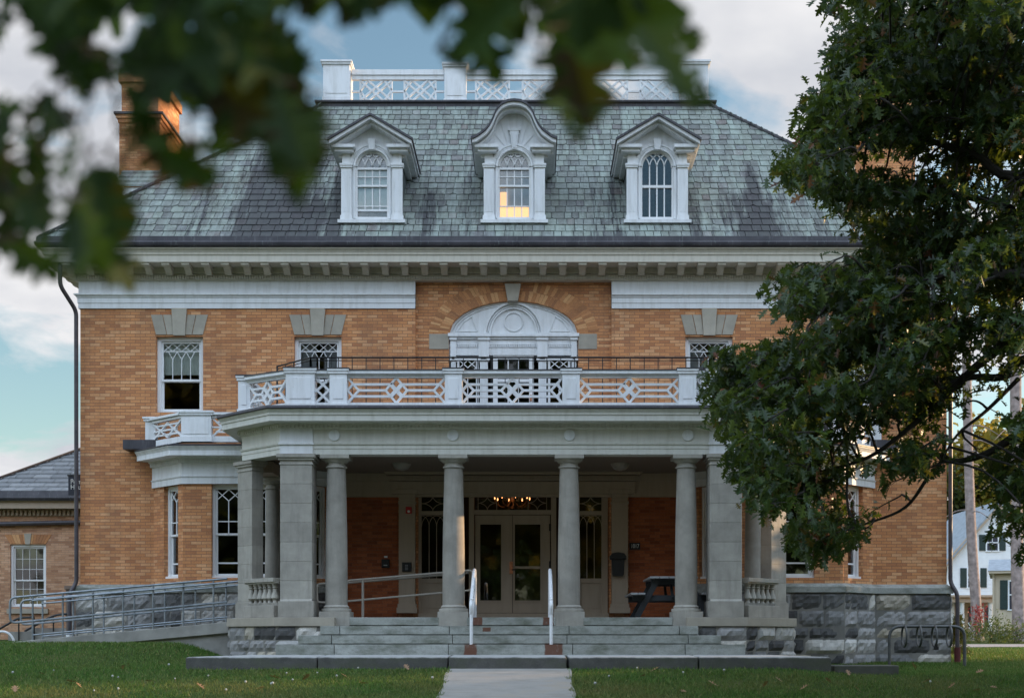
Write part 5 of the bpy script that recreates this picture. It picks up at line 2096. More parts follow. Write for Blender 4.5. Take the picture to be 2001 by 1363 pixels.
bt = MB()
for i in range(3):
    for j in range(4):
        bt.box(xk - .03 + .022 * i, xk - .018 + .022 * i, YM - .056, YM - .049, PZ(1113, YM) + .03 * j, PZ(1113, YM) + .03 * j + .018)
bt.build('button_pad', m_grey_plank, kp)
xk = PX(754)
kp = thing('card_box', 'small black box on the brick beside the keypad', 'wall box', (xk, -.02, PZ(1100)))
MB().box(xk - .085, xk + .085, -.08, -.012, PZ(1109), PZ(1092)).build('housing', m_black, kp, bevel=.01)
MB().box(xk - .04, xk + .04, -.086, -.07, PZ(1105), PZ(1103)).build('slot', m_grey_plank, kp)
tag(MB().box(xk - .035, xk + .035, -.02, -.012, PZ(1089), PZ(1085.5)).build('label_plate', m_letter), 'tiny pale plate on brick above the small black box', 'plate')
xk = PX(799, YM)
al = thing('fire_alarm', 'red fire alarm on the left entrance pilaster', 'alarm', (xk, YM, PZ(997, YM)))
MB().box(xk - .065, xk + .065, YM - .05, YM + .01, PZ(1003, YM), PZ(990, YM)).build('housing', m_red, al, bevel=.008)
MB().prism([(xk + .028 * math.cos(k * PI / 8), PZ(999, YM) + .028 * math.sin(k * PI / 8)) for k in range(16)], 'y', YM - .06, YM - .045).build('strobe', m_letter, al)


def text(name, body, size, loc, mat, parent=None, rot=(PI / 2, 0, 0), align='CENTER', ext=.004, shear=0, sx=1.0):
    cu = bpy.data.curves.new(name, 'FONT')
    cu.body = body
    cu.size = size
    cu.extrude = ext
    cu.align_x = align
    cu.align_y = 'CENTER'
    cu.offset = .0
    ob = bpy.data.objects.new(name, cu)
    C.objects.link(ob)
    cu.materials.append(mat)
    ob.location = loc
    ob.rotation_euler = rot
    ob.scale = (sx, 1, 1)
    bpy.context.view_layer.update()
    me = bpy.data.meshes.new_from_object(ob.evaluated_get(bpy.context.evaluated_depsgraph_get()))
    o2 = bpy.data.objects.new(name, me)
    C.objects.link(o2)
    o2.location, o2.rotation_euler, o2.scale = ob.location, ob.rotation_euler, ob.scale
    bpy.data.objects.remove(ob)
    ob = o2
    if parent is not None:
        ob.parent = parent
        ob.matrix_parent_inverse = Matrix.Translation(-parent.location)
    return ob


xk, zk = PX(1240.5), PZ(1066.5)
hn = thing('house_number', 'black plaque reading 1017 on the porch brick', 'number plaque', (xk, -.02, zk))
MB().box(xk - .115, xk + .115, -.035, -.012, zk - .075, zk + .075).build('plaque', m_black, hn, bevel=.006)
text('numerals', '1017', .125, (xk, -.037, zk - .002), m_letter, hn, sx=.72)

# chandelier in the hall behind the transom
YL = 1.3
xl, zl = PX(1001, YL), PZ(980, YL)
cdl = thing('chandelier', 'lit brass candle chandelier seen through the transom', 'chandelier', (xl, YL, zl))
m = MB().lathe(xl, YL, [(.02, zl - .22), (.06, zl - .15), (.03, zl - .08), (.08, zl), (.04, zl + .1), (.02, zl + .2), (.09, zl + .28), (.10, zl + .34), (.02, zl + .38), (.015, zl + .6)], 16)
for k in range(8):
    a = 2 * PI * k / 8 + .2
    ca, sa = math.cos(a), math.sin(a)
    m.tube(bez([(xl + .05 * ca, YL + .05 * sa, zl + .02), (xl + .2 * ca, YL + .2 * sa, zl - .12), (xl + .36 * ca, YL + .36 * sa, zl - .05), (xl + .40 * ca, YL + .40 * sa, zl + .04)]), .011, 6)
    m.tube([(xl + .40 * ca, YL + .40 * sa, zl - .14), (xl + .40 * ca, YL + .40 * sa, zl - .02)], .012, 6)
m.build('frame', m_bronze, cdl, smooth=True)
for k in range(8):
    a = 2 * PI * k / 8 + .2
    x, y = xl + .40 * math.cos(a), YL + .40 * math.sin(a)
    MB().lathe(x, y, [(.006, zl + .05), (.014, zl + .065), (.011, zl + .09), (.002, zl + .12)], 8).build('bulb', m_bulb, cdl)
ll = bpy.data.lights.new('candle_glow', 'POINT')
ll.energy = 7
ll.color = (1, .42, .16)
ll.shadow_soft_size = .3
lo = bpy.data.objects.new('candle_glow', ll)
C.objects.link(lo)
lo.parent = cdl
lo.location = (0, -.1, .25)

# ------------------------------------------------------------------ bike rack
YR = -1.6
br_ = thing('bike_rack', 'grey steel bike rack with hanging loops beside the right house corner', 'bike rack', (PX(1812, YR), YR, 0))
xa, xb = PX(1738, YR), PX(1885, YR)
zt3 = PZ(1223, YR)
MB().tube(rounded([(xa, YR, -.1), (xa, YR, zt3), (xb, YR, zt3), (xb, YR, -.15)], .24, 8), .032, 10).build('frame', m_rack, br_, smooth=True)
for px in (1767, 1796, 1826, 1855):
    x = PX(px, YR)
    lp = []
    for k in range(25):
        a = 2 * PI * k / 24
        lp.append((x + .006 * math.sin(a), YR + .20 * math.sin(a), zt3 - .20 + .21 * math.cos(a)))
    MB().tube(lp, .022, 8).build('loop', m_rack, br_, smooth=True)
x = PX(1826, YR)
MB().bar((x - .045, YR - .12, zt3 - .44), (x + .045, YR - .12, zt3 - .44), .07, .04).bar((x, YR - .12, zt3 - .46), (x, YR - .12, zt3 - .36), .05, .03).build('lock_hook', m_iron, br_)

# ------------------------------------------------------------------ annex at the left, with its sign
ax = thing('brick_annex', 'low brick annex with slate hip roof left of the mansion', 'building', (-18, 12, .4))
YA = 12.0
m = MB()
wz0, wz1 = PZ(1185, YA), PZ(1063, YA)
wx0, wx1 = PX(20, YA), PX(90, YA)
grid_wall(m, -30, -8.5, 0, PZ(1000, YA), YA, .25, [(wx0, wx1, wz0, wz1)])
m.build('wall', m_brick_annex, ax, recalc=False)
MB().box(-29.9, -8.5, YA + 2.5, YA + 2.6, 0, 4.6).build('back_wall', m_dark_room, ax)
fo = sash_window(wx0, wx1, wz0, wz1, YA + .06, 'grid', parent=ax)
MB().box(wx0 - .08, wx1 + .08, YA - .08, YA + .1, wz0 - .2, wz0 - .051).build('sill', m_lime, ax)
m = MB()
for k in range(13):
    if k == 6:
        continue
    t0, t1 = (k + .05) / 13, (k + .95) / 13
    e = .18
    m.prism([(wx0 + (wx1 - wx0) * t0, wz1 + .02), (wx0 + (wx1 - wx0) * t1, wz1 + .02), (wx0 - e + (wx1 - wx0 + 2 * e) * t1, wz1 + .30), (wx0 - e + (wx1 - wx0 + 2 * e) * t0, wz1 + .30)], 'y', YA - .012, YA + .05)
m.build('brick_arch', m_arch_brick, ax)
xc = (wx0 + wx1) / 2
MB().prism([(xc - .07, wz1), (xc + .07, wz1), (xc + .11, wz1 + .33), (xc - .11, wz1 + .33)], 'y', YA - .05, YA + .05).build('keystone', m_lime, ax)
z0 = PZ(1008, YA)
m = MB().sweep([(-30.5, YA), (-8.5, YA)], [(-.1, z0), (.05, z0), (.05, z0 + .2), (.4, z0 + .2), (.4, z0 + .38), (.45, z0 + .42), (-.1, z0 + .42)])
x = -22.0
while x < -9.5:
    m.box(x, x + .07, YA - .12, YA - .04, z0 + .02, z0 + .17)
    x += .13
m.build('cornice', m_cream, ax)
MB().sweep([(-30.5, YA), (-8.5, YA)], [(.1, z0 + .42), (.5, z0 + .42), (.55, z0 + .5), (.5, z0 + .72), (.1, z0 + .72)]).build('gutter', m_dark_metal, ax)
m = MB()
ez = z0 + .70
rgx = random.Random(8)
sl = .62
for k in range(18):
    ya, yb4 = YA - .5 + k * .26, YA - .5 + (k + 1) * .26 + .06
    za, zb = ez + k * .26 * sl, ez + (k + 1) * .26 * sl
    x = -16.6 + k * .26 * 1.0
    while x < -8.6:
        w = rgx.uniform(.4, .6)
        m.hexa([(x, ya, za - .02), (x + w - .015, ya, za - .02), (x + w - .015, yb4, zb - .02), (x, yb4, zb - .02), (x, ya, za + .035), (x + w - .015, ya, za + .035), (x + w - .015, yb4, zb + .01), (x, yb4, zb + .01)])
        x += w
ax_sl = M_island('grey_slate', [(0, (0.20, 0.21, 0.22)), (1, (0.30, 0.31, 0.32))], .7, 6, .4)
m.build('roof', ax_sl, ax)
MB().bar((-16.6, YA - .5, ez + .05), (-16.6 + 18 * .26, YA - .5 + 18 * .26, ez + 18 * .26 * sl + .05), .12, .06, (-.3, -.3, .9)).build('hip_cap', m_dark_metal, ax)
MB().tube([(-20, YA - .12, PZ(1030, YA)), (-8.7, YA - .12, PZ(1014, YA))], .07, 8).build('drain_pipe', m_pipe_dark, ax, smooth=True)

YS = 1.6
sx0 = PX(134, YS)
sg_ = thing('hanging_sign', 'dark sign with white serif lettering projecting past the left house corner', 'sign', (sx0 + .45, YS, PZ(967, YS)))
MB().box(sx0, -9.40, YS - .02, YS + .02, PZ(967, YS), PZ(930, YS)).build('board', m_sign, sg_)
MB().box(sx0 - .02, -9.36, YS - .03, YS + .03, PZ(930, YS) + .002, PZ(930, YS) + .035).build('bracket', m_iron, sg_)
text('lettering', 'Perry', .16, (sx0 + .05, YS - .024, PZ(941, YS)), m_letter, sg_, align='LEFT', sx=.85)
text('lettering', 'House', .16, (sx0 + .05, YS - .024, PZ(951.5, YS)), m_letter, sg_, align='LEFT', sx=.85)

# steps and iron handrails before the annex
YQ = 7.5
en_ = thing('entry_stair', 'stone stair with pier and black iron handrails before the annex', 'stair', (-14, YQ, .4))
MB().box(PX(16, YQ), PX(135, YQ), YQ, YQ + 2.2, .2, PZ(1233, YQ)).box(PX(40, YQ), PX(135, YQ), YQ + .4, YQ + 2.2, .2, PZ(1226, YQ)).build('step', m_concrete, en_)
m = MB().box(PX(121, YQ), PX(150, YQ), YQ + .3, YQ + .9, .2, PZ(1150, YQ)).box(PX(119, YQ), PX(152, YQ), YQ + .25, YQ + .95, PZ(1150, YQ), PZ(1143, YQ))
m.build('pier', M_plain('brown_stone', (.20, .15, .12), .9, .25), en_, bevel=.01)
for k, pts in enumerate((((0, 1228), (38, 1206), (68, 1205)), ((42, 1232), (98, 1201), (132, 1197)))):
    m = MB()
    m.tube(rounded([(PX(a, YQ), YQ - .05 + .3 * k, PZ(b, YQ)) for a, b in pts], .15), .03, 8)
    for a, b in pts[1:] + (pts[0],):
        m.tube([(PX(a, YQ), YQ - .05 + .3 * k, .3), (PX(a, YQ), YQ - .05 + .3 * k, PZ(b, YQ))], .022, 6)
    m.build('handrail', m_iron, en_, smooth=True)
YK = 2.0
hp = MB()
arc = [(PX(4, YK) + .28 * math.cos(a), YK, .42 + .28 * math.sin(a) * 1.0) for a in [PI * k / 16 for k in range(17)]]
hp.tube([(arc[0][0], YK, .2)] + arc + [(arc[-1][0], YK, .2)], .028, 8)
tag(hp.build('bike_hoop', m_white_pipe, smooth=True), 'pale steel hoop by the ramp end at the left edge', 'bike hoop')


# ------------------------------------------------------------------ leaves and trees
def template(lobed=True):
    if lobed:     # red-oak leaf, half outline from stalk to tip
        half = [(0, .0), (.13, .02), (.20, .06), (.27, .20), (.335, .19), (.36, .075), (.44, .12), (.52, .36), (.585, .33), (.575, .10), (.66, .14), (.77, .30), (.83, .25), (.79, .08), (.88, .13), (.93, .07), (1.0, .0)]
    else:
        half = [(0, .0), (.25, .22), (.55, .30), (.85, .14), (1.0, .0)]
    return half


def leaf_mesh(name, mat, pos, ax, nrm, size, parent=None, lobed=True, fold=.25, droop=.16, width=1.0):
    half = template(lobed)
    n = len(half)
    T = []
    for sg in (1, -1):
        for x, w in half:
            T.append((x, sg * w * width, fold * w - droop * x * x))
    T = np.array(T)
    N = len(pos)
    ax = ax / np.linalg.norm(ax, axis=1, keepdims=True)
    sd = np.cross(nrm, ax)
    sd /= np.linalg.norm(sd, axis=1, keepdims=True) + 1e-9
    nr = np.cross(ax, sd)
    V = pos[:, None, :] + size[:, None, None] * (T[None, :, 0, None] * ax[:, None, :] + T[None, :, 1, None] * sd[:, None, :] + T[None, :, 2, None] * nr[:, None, :])
    V = V.reshape(-1, 3)
    # the two halves share their midrib so that a leaf is one island
    idx = np.arange(2 * n)
    idx[n] = 0
    idx[2 * n - 1] = n - 1
    loops = (np.arange(N)[:, None] * 2 * n + np.concatenate([idx[:n], idx[n:][::-1]])[None, :]).ravel()
    me = bpy.data.meshes.new(name)
    me.vertices.add(len(V))
    me.vertices.foreach_set('co', V.astype(np.float32).ravel())
    me.loops.add(len(loops))
    me.loops.foreach_set('vertex_index', loops.astype(np.int32))
    me.polygons.add(2 * N)
    me.polygons.foreach_set('loop_start', (np.arange(2 * N) * n).astype(np.int32))
    me.polygons.foreach_set('loop_total', np.full(2 * N, n, dtype=np.int32))
    me.update(calc_edges=True)
    me.materials.append(mat)
    ob = bpy.data.objects.new(name, me)
    C.objects.link(ob)
    if parent is not None:
        ob.parent = parent
        ob.matrix_parent_inverse = Matrix.Translation(-parent.location)
    return ob


def unit(v):
    return v / (np.linalg.norm(v, axis=-1, keepdims=True) + 1e-9)


def sprays(cent, per, spread, size, rng, drop=.45):
    """rosettes of leaves at twig ends: leaf bases, axes, normals, sizes"""
    M = len(cent)
    tw = unit(rng.normal(size=(M, 3)) * (1, 1, .35))
    k = np.repeat(np.arange(M), per)
    n = M * per
    base = cent[k] + rng.normal(size=(n, 3)) * spread + tw[k] * rng.uniform(-.6, .6, (n, 1)) * spread * 2.2
    a = unit(tw[k] * .5 + rng.normal(size=(n, 3)) * .8 + np.array([0, 0, -drop]))
    nr = unit(rng.normal(size=(n, 3)) * .55 + np.array([0, 0, .9]))
    s = rng.uniform(.55, 1.25, n) * size
    return base, a, nr, s


def bark_limb(m, pts, r0, r1, n=7):
    pts = bez(pts, 5)
    k = len(pts)
    m.tube(pts, [r0 + (r1 - r0) * (i / (k - 1)) ** .8 for i in range(k)], n)


# --- red oak on the right: its crown hangs into the picture from a trunk outside it
rng = np.random.default_rng(5)
TX_, TY_ = 11.6, -11.5
oak = thing('oak_tree', 'large dark green red oak overhanging the right side of the house', 'tree', (TX_, TY_, float(gz(TX_, TY_))))
tm = MB()
bark_limb(tm, [(TX_, TY_, -1), (TX_ + .1, TY_, 2), (TX_ - .1, TY_ + .1, 5), (TX_, TY_, 9), (TX_ + .2, TY_, 14)], .42, .10, 12)
tm.build('trunk', m_bark, oak, smooth='all')
# outline of the crown as it stands in front of the house (measured), sampled through its depth
poly = np.array([(1590, -60), (1625, 20), (1645, 60), (1618, 100), (1632, 150), (1565, 195), (1560, 235), (1590, 265), (1548, 285), (1530, 315), (1515, 335), (1560, 350), (1600, 385), (1590, 410),
                 (1640, 425), (1668, 455), (1700, 470), (1668, 500), (1640, 520), (1560, 520), (1510, 540), (1500, 590), (1560, 610), (1555, 650), (1450, 668), (1392, 690), (1385, 755), (1400, 800),
                 (1398, 835), (1455, 880), (1425, 900), (1440, 950), (1490, 985), (1540, 1000), (1545, 1060), (1600, 1100), (1660, 1060), (1700, 1010), (1735, 950), (1800, 965), (1850, 940), (1815, 905),
                 (1870, 880), (1845, 820), (1900, 850), (1930, 905), (1960, 960), (1925, 1020), (1975, 1090), (2030, 1060), (2100, 900), (2400, 800), (2500, 300), (2300, -200), (1800, -200)], float)


def inside(px, py, poly):
    r = np.zeros(len(px), bool)
    j = len(poly) - 1
    for i in range(len(poly)):
        xi, yi = poly[i]; xj, yj = poly[j]
        c = ((yi > py) != (yj > py)) & (px < (xj - xi) * (py - yi) / (yj - yi + 1e-9) + xi)
        r ^= c
        j = i
    return r


holes = ((1700, 300, 50, 60, .8), (1790, 330, 60, 35, .8), (1640, 310, 25, 40, .9), (1960, 600, 55, 60, .55), (1930, 780, 90, 60, .75), (1985, 720, 50, 70, .45), (1690, 720, 20, 18, .9), (1640, 870, 65, 30, .95),
         (1700, 905, 55, 42, .9), (1770, 930, 45, 30, .9), (1740, 860, 30, 30, .6), (1940, 390, 50, 60, .7), (1630, 625, 40, 20, .5), (1590, 470, 60, 35, .9), (1920, 850, 90, 60, .85),
         (1860, 260, 40, 30, .5), (1480, 740, 14, 18, .9), (1560, 800, 25, 14, .8), (1590, 690, 25, 14, .8), (1875, 990, 70, 70, .95), (1960, 960, 30, 30, .5), (1610, 960, 40, 20, .7), (1830, 60, 60, 40, .5),
         (1700, 30, 40, 30, .6), (1770, 200, 50, 30, .5), (1660, 1000, 50, 20, .5), (1868, 840, 40, 80, .9), (1885, 1010, 75, 90, .97), (1935, 1100, 45, 60, .8), (1700, 620, 25, 20, .5))
# boughs: flat, layered sprays that run outward and droop, with rosettes of leaves along them
cl_, boughs = [], []
tries = 0
FORCED = [(1560, 330), (1545, 300), (1600, 240), (1590, 365), (1570, 560), (1540, 575), (1620, 545), (1450, 720), (1440, 770), (1440, 860), (1480, 920), (1530, 960), (1570, 1040), (1610, 1060), (1965, 1020), (1940, 940), (1655, 60), (1650, 150), (1960, 560), (1985, 640)]
while len(boughs) < 460 and tries < 9000:
    qx, qy = rng.uniform(1400, 2420), rng.uniform(-200, 1090)
    forced = tries < 2 * len(FORCED)
    if forced:
        qx, qy = FORCED[tries // 2][0] + rng.normal() * 12, FORCED[tries // 2][1] + rng.normal() * 10
    tries += 1
    if qx > 2040 and rng.random() < .55:
        continue
    if not forced and not inside(np.array([qx]), np.array([qy]), poly)[0]:
        continue
    if not forced and any(((qx - h[0]) / h[2]) ** 2 + ((qy - h[1]) / h[3]) ** 2 < 1 and rng.random() < h[4] for h in holes):
        continue
    Y = float(np.clip(rng.normal(-10.9, 1.3), -14.5, -7.0))
    c = np.array(P(qx, qy, Y))
    d = np.array([-1, rng.normal() * .55, -.28 + rng.normal() * .28])
    d /= np.linalg.norm(d)
    L = rng.uniform(.5, 1.15)
    m = int(14 * L) + 3
    tt = rng.uniform(-.6, .5, m)
    side = np.cross(d, (0, 0, 1)); side /= np.linalg.norm(side)
    wd = .26 * L * (1 - .5 * (tt + .6))
    q = c + d * (tt * L)[:, None] + side * (rng.normal(size=m) * wd)[:, None] + np.array([0, 0, 1]) * (rng.normal(size=m) * .075 - .22 * (tt + .3) ** 2 * L)[:, None]
    px = HX + (q[:, 0] - CX) * F / (q[:, 1] + DIST)
    py = HY - (q[:, 2] - CZ) * F / (q[:, 1] + DIST)
    k = inside(px, py, poly)
    for h in holes:
        k &= ~((((px - h[0]) / h[2]) ** 2 + ((py - h[1]) / h[3]) ** 2 < .8) & (rng.random(m) < h[4] * .8))
    if k.sum() < 3:
        continue
    cl_.append(q[k])
    te = float(tt[k].max()) * L - .08
    boughs.append((c - d * .65 * L, c + d * te - np.array([0, 0, .12 * L * max(0, te / L + .3)]), q[k]))
cent = np.concatenate(cl_)
# the unseen far side of the crown
extra = rng.normal(size=(500, 3)) * (2.2, 2.4, 2.6) + (TX_ + 1.5, TY_ - .5, 8.0)
extra = extra[(extra[:, 0] - CX) * F / (extra[:, 1] + DIST) + HX > 2060]
b, a, nr, s = sprays(np.concatenate([cent, extra]), 8, .075, .185, rng, .75)
leaf_mesh('crown', m_oak, b, a, nr, s, oak)
lb = MB()


def W(px, py, Y):
    return P(px, py, Y)


limbs = [[(TX_, TY_, 6.0), W(2060, 600, -11.2), W(1900, 640, -10.8), W(1760, 655, -10.5), W(1600, 690, -10.2), W(1460, 720, -10)],
         [(TX_, TY_, 5.0), W(2050, 690, -11), W(1960, 735, -10.8), W(1880, 740, -10.7), W(1760, 800, -10.5), W(1650, 860, -10.3)],
         [(TX_, TY_, 4.2), W(2060, 830, -10.6), W(1990, 850, -10.6), W(1930, 885, -10.5), W(1870, 900, -10.4), W(1820, 880, -10.3), W(1790, 860, -10.2)],
         [(TX_, TY_, 5.6), W(2040, 640, -11.6), W(1940, 690, -11.3), W(1860, 760, -11), W(1760, 850, -10.8), W(1680, 900, -10.7), W(1560, 930, -10.5)],
         [W(1850, 890, -10.4), W(1815, 930, -10.4), W(1770, 990, -10.3), W(1700, 1020, -10.2), W(1620, 1040, -10)],
         [(TX_, TY_, 8.0), W(2080, 420, -11), W(1960, 400, -10.8), W(1850, 380, -10.5), W(1740, 400, -10.2), W(1620, 390, -10)],
         [(TX_, TY_, 9.5), W(2080, 240, -11.3), W(1930, 180, -11), W(1800, 120, -10.7), W(1690, 90, -10.4)],
         [(TX_, TY_, 8.5), W(2060, 330, -11.8), W(1900, 300, -11.6), W(1760, 260, -11.3), W(1620, 250, -11)],
         [(TX_, TY_, 7), W(2060, 520, -12), W(1900, 520, -11.8), W(1780, 560, -11.4), W(1650, 580, -11), W(1560, 570, -10.6)],
         [W(1760, 655, -10.5), W(1690, 620, -10.6), W(1640, 580, -10.6), W(1580, 560, -10.5)],
         [W(1990, 740, -10.8), W(1930, 800, -10.9), W(1870, 850, -11), W(1840, 900, -11)]]
for k, l in enumerate(limbs):
    bark_limb(lb, l, .10 if k not in (4, 9, 10) else .035, .012)
# twigs from the limbs out to the sprays
lp_ = np.array([tuple(q) for l in limbs for q in bez(l, 5)])
for (c0, c1, q) in boughs:
    d = np.linalg.norm(lp_ - c0, axis=1)
    j = int(np.argmin(d))
    st = lp_[j] if d[j] < 2.6 else c0
    mid = (st + c0) / 2 + rng.normal(size=3) * .06 + (0, 0, .05)
    lb.tube(bez([tuple(st), tuple(mid), tuple(c0), tuple((c0 + c1) / 2 + (0, 0, .03)), tuple(c1)], 3), [.020 - .0013 * i for i in range(13)], 5, cap=False)
    ax0 = np.linspace(0, 1, 8)[:, None] * (c1 - c0) + c0
    for v in q[::2]:
        k = int(np.argmin(np.linalg.norm(ax0 - v, axis=1)))
        k = max(0, k - 1)
        lb.tube([tuple(ax0[k]), tuple((ax0[k] + v) / 2 + (0, 0, .015)), tuple(v)], [.006, .005, .003], 4, cap=False)
lb.build('limb', m_bark, oak, recalc=False)


# --- near oak whose lowest leaves hang just in front of the camera, out of focus
rng = np.random.default_rng(17)
NX, NY = -2.6, -31.2
near = thing('oak_tree', 'blurred near oak whose lowest leaves hang over the top left', 'tree', (NX, NY, float(gz(NX, NY))))
# leaf base on the view, direction, length: measured on the photograph, each set at its own distance
NEAR = [(605,284,4.1,324),(479,-144,0.46,330),(267,-209,2.19,315),(1256,-208,1.94,330),(549,-127,2.56,297),(851,-218,0.99,321),(271,-69,1.1,282),(1166,-258,2.09,296),(188,-198,2.43,317),(466,-134,2.84,309),(1025,-151,3.04,311),(1051,99,-0.19,299),(211,566,4.57,189),(637,288,3.5,259),(189,114,0.05,328),(367,-199,1.0,330),(1102,51,1.28,207),(897,-35,3.44,239),(1172,-204,1.93,290),(87,3,1.0,185),(900,-19,1.17,200),(641,201,2.18,187),(358,-149,2.45,296),(4,-243,1.13,323),(1272,-223,2.01,312),(570,-134,-0.11,260),(350,-72,1.12,318),(237,257,-0.91,241),(175,296,1.35,207),(614,186,3.6,207),(486,-164,3.12,264),(525,-192,0.78,271),(419,393,3.85,176),(1216,-128,3.29,311),(561,-162,2.66,273),(62,184,2.68,192),(57,244,2.69,249),(540,159,1.26,195),(208,123,0.23,209),(1084,-95,3.19,292),(171,-240,1.85,310),(562,9,1.92,244),(1297,-106,2.37,203),(139,388,1.09,177),(645,-159,0.66,229),(1367,208,4.2,232),(1048,19,0.73,175),(73,-147,0.3,300),(561,31,2.51,281),(815,-154,0.32,295),(879,-196,2.49,299),(1034,17,-0.49,289),(556,-157,2.69,300),(91,-233,1.48,299),(366,166,0.37,270),(629,-294,1.72,290),(181,-55,0.4,290),(1245,16,2.45,216),(162,311,1.29,197),(1259,-28,1.27,178),(227,200,-0.43,292),(589,-78,2.2,289),(1143,-266,1.9,276),(-50,-44,0.25,284),(1152,-24,3.16,282),(1139,-12,1.64,255),(958,-162,2.4,202),(1025,-28,2.31,201),(1169,-201,1.69,290),(634,133,3.1,179),(587,213,1.65,175),(-1,-250,1.38,262),(1295,-85,2.04,196),(248,180,3.76,209),(525,-159,3.05,250),(597,7,-0.24,214),(260,188,1.19,159),(561,121,1.55,206),(356,-13,-0.4,252),(281,396,2.57,172),(1189,-263,1.12,197),(450,363,3.55,149),(212,140,-0.21,147),(848,-276,1.67,280),(641,-109,1.91,147),(138,-107,1.06,195),(285,-246,2.17,297),(642,13,-1.5,258),(252,320,2.22,159),(9,305,1.11,140),(134,390,0.97,194),(542,186,2.56,157),(47,214,2.39,163),(569,169,1.28,164),(1080,115,1.12,157),(883,-214,0.48,298),(151,255,3.8,75),(-32,479,-0.33,82),(1364,147,1.28,69),(130,134,1.02,71),(119,231,2.38,62),(1090,237,0.55,69),(1316,33,0.9,81),(463,243,2.33,87),(855,100,0.66,77),(1252,-149,1.4,113),(1324,130,1.06,90),(1045,207,-0.08,82),(185,314,0.87,86),(132,97,1.76,65),(1307,-144,2.25,127),(34,40,3.19,64),(91,339,2.08,71),(395,316,2.32,77),(560,89,0.67,64),(332,245,3.29,80),(27,440,2.41,99),(45,241,1.24,63),(373,278,0.17,96),(608,206,1.1,67),(203,157,-0.41,61),(634,311,2.7,91),(-80,281,0.51,118),(142,246,3.06,63),(588,319,1.49,61),(21,50,2.71,78),(913,62,2.15,62),(0,438,1.24,63),(719,-59,1.41,93),(736,-93,1.86,147),(117,112,0.78,96),(369,151,1.41,73),(162,117,2.45,72),(220,431,1.08,62),(1132,220,-0.05,62),(1222,-142,-0.26,81),(171,467,0.51,102),(346,275,3.03,73),(779,-66,1.64,71),(186,470,2.06,63),(558,355,0.96,62),(73,292,1.26,63),(38,388,1.42,64),(223,249,0.31,62),(274,109,2.35,72),(46,31,3.04,114),(1275,99,0.77,69),(-29,194,0.4,78),(1304,170,0.17,66),(849,99,0.12,64),(156,218,2.8,74),(412,310,1.93,64),(90,189,1.1,63),(1345,39,1.17,63),(235,329,2.76,81),(54,364,0.65,60),(1059,-47,1.75,66),(561,175,1.12,143),(181,432,-0.06,94),(182,82,2.94,103),(239,317,2.21,66),(5,240,1.6,170),(8,330,1.5,150),(85,240,1.7,120),(84,330,1.5,130),(30,380,0.9,120),(10,440,0.8,150),(-10,470,0.5,130),(120,170,2.2,110),(160,240,1.9,130),(200,330,1.6,120),(95,180,1.5,110),(60,250,1.6,100),(-20,380,0.3,130),(230,320,1.7,170),(150,400,1.4,160)]
pb_, pa_, pn_, ps_ = [], [], [], []
for (ux, uy, ang, L) in NEAR:
    d = rng.uniform(1.05, 1.4)
    q = Vector(P(ux, uy, d - DIST))
    t = rng.normal() * .25
    ax_ = Vector((math.cos(ang), t, -math.sin(ang))).normalized()
    nn = Vector((rng.normal() * .3, -1, .25 + rng.normal() * .3))
    pb_.append(q); pa_.append(ax_); pn_.append(nn); ps_.append(L * d / F * math.sqrt(1 + t * t))
up_ = rng.normal(size=(170, 3)) * (1.0, .9, .5) + (-.1, -28.3, 3.3)  # unseen upper sprays, added to shade the leaves below
b, a, nr, s = sprays(up_, 8, .12, .16, rng)
leaf_mesh('crown', m_oak_near, np.concatenate([np.array([tuple(v) for v in pb_]), b]), np.concatenate([np.array([tuple(v) for v in pa_]), a]),
          np.concatenate([np.array([tuple(v) for v in pn_]), nr]), np.concatenate([np.array(ps_), s]), near, droop=.05)
tm = MB()
g0 = float(gz(NX, NY))
bark_limb(tm, [(NX, NY, g0 - .3), (NX + .05, NY, g0 + 1.5), (NX - .05, NY + .1, g0 + 3.2), (NX, NY, g0 + 7)], .28, .1, 12)
tm.build('trunk', m_bark, near, smooth='all')
tm = MB()
hubs = [(-1.0, -28.1, 1.75), (-.55, -27.95, 1.45), (-.2, -27.9, 1.32), (.25, -27.9, 1.30), (.55, -27.9, 1.28)]
bark_limb(tm, [(NX, NY, g0 + 3.2), (-2.0, -29.8, 2.4)] + hubs, .05, .003)
bark_limb(tm, [(NX, NY, g0 + 4.2), (-1.4, -29.8, 3.2), (0, -28.4, 3.4), (.9, -27.6, 3.5)], .07, .015)
linked, todo = [Vector(h) for h in hubs], list(pb_)
while todo:            # each leaf hangs from its nearest neighbour's twig
    v = min(todo, key=lambda q: min((q - w).length for w in linked))
    todo.remove(v)
    h = min(linked, key=lambda w: (w - v).length)
    if (h - v).length > 1e-4:
        tm.tube([tuple(h), tuple((h + v) / 2 + Vector((0, 0, .01))), tuple(v)], [.0016, .0012, .0008], 4, cap=False)
    linked.append(v)
tm.build('limb', m_bark, near, recalc=False)


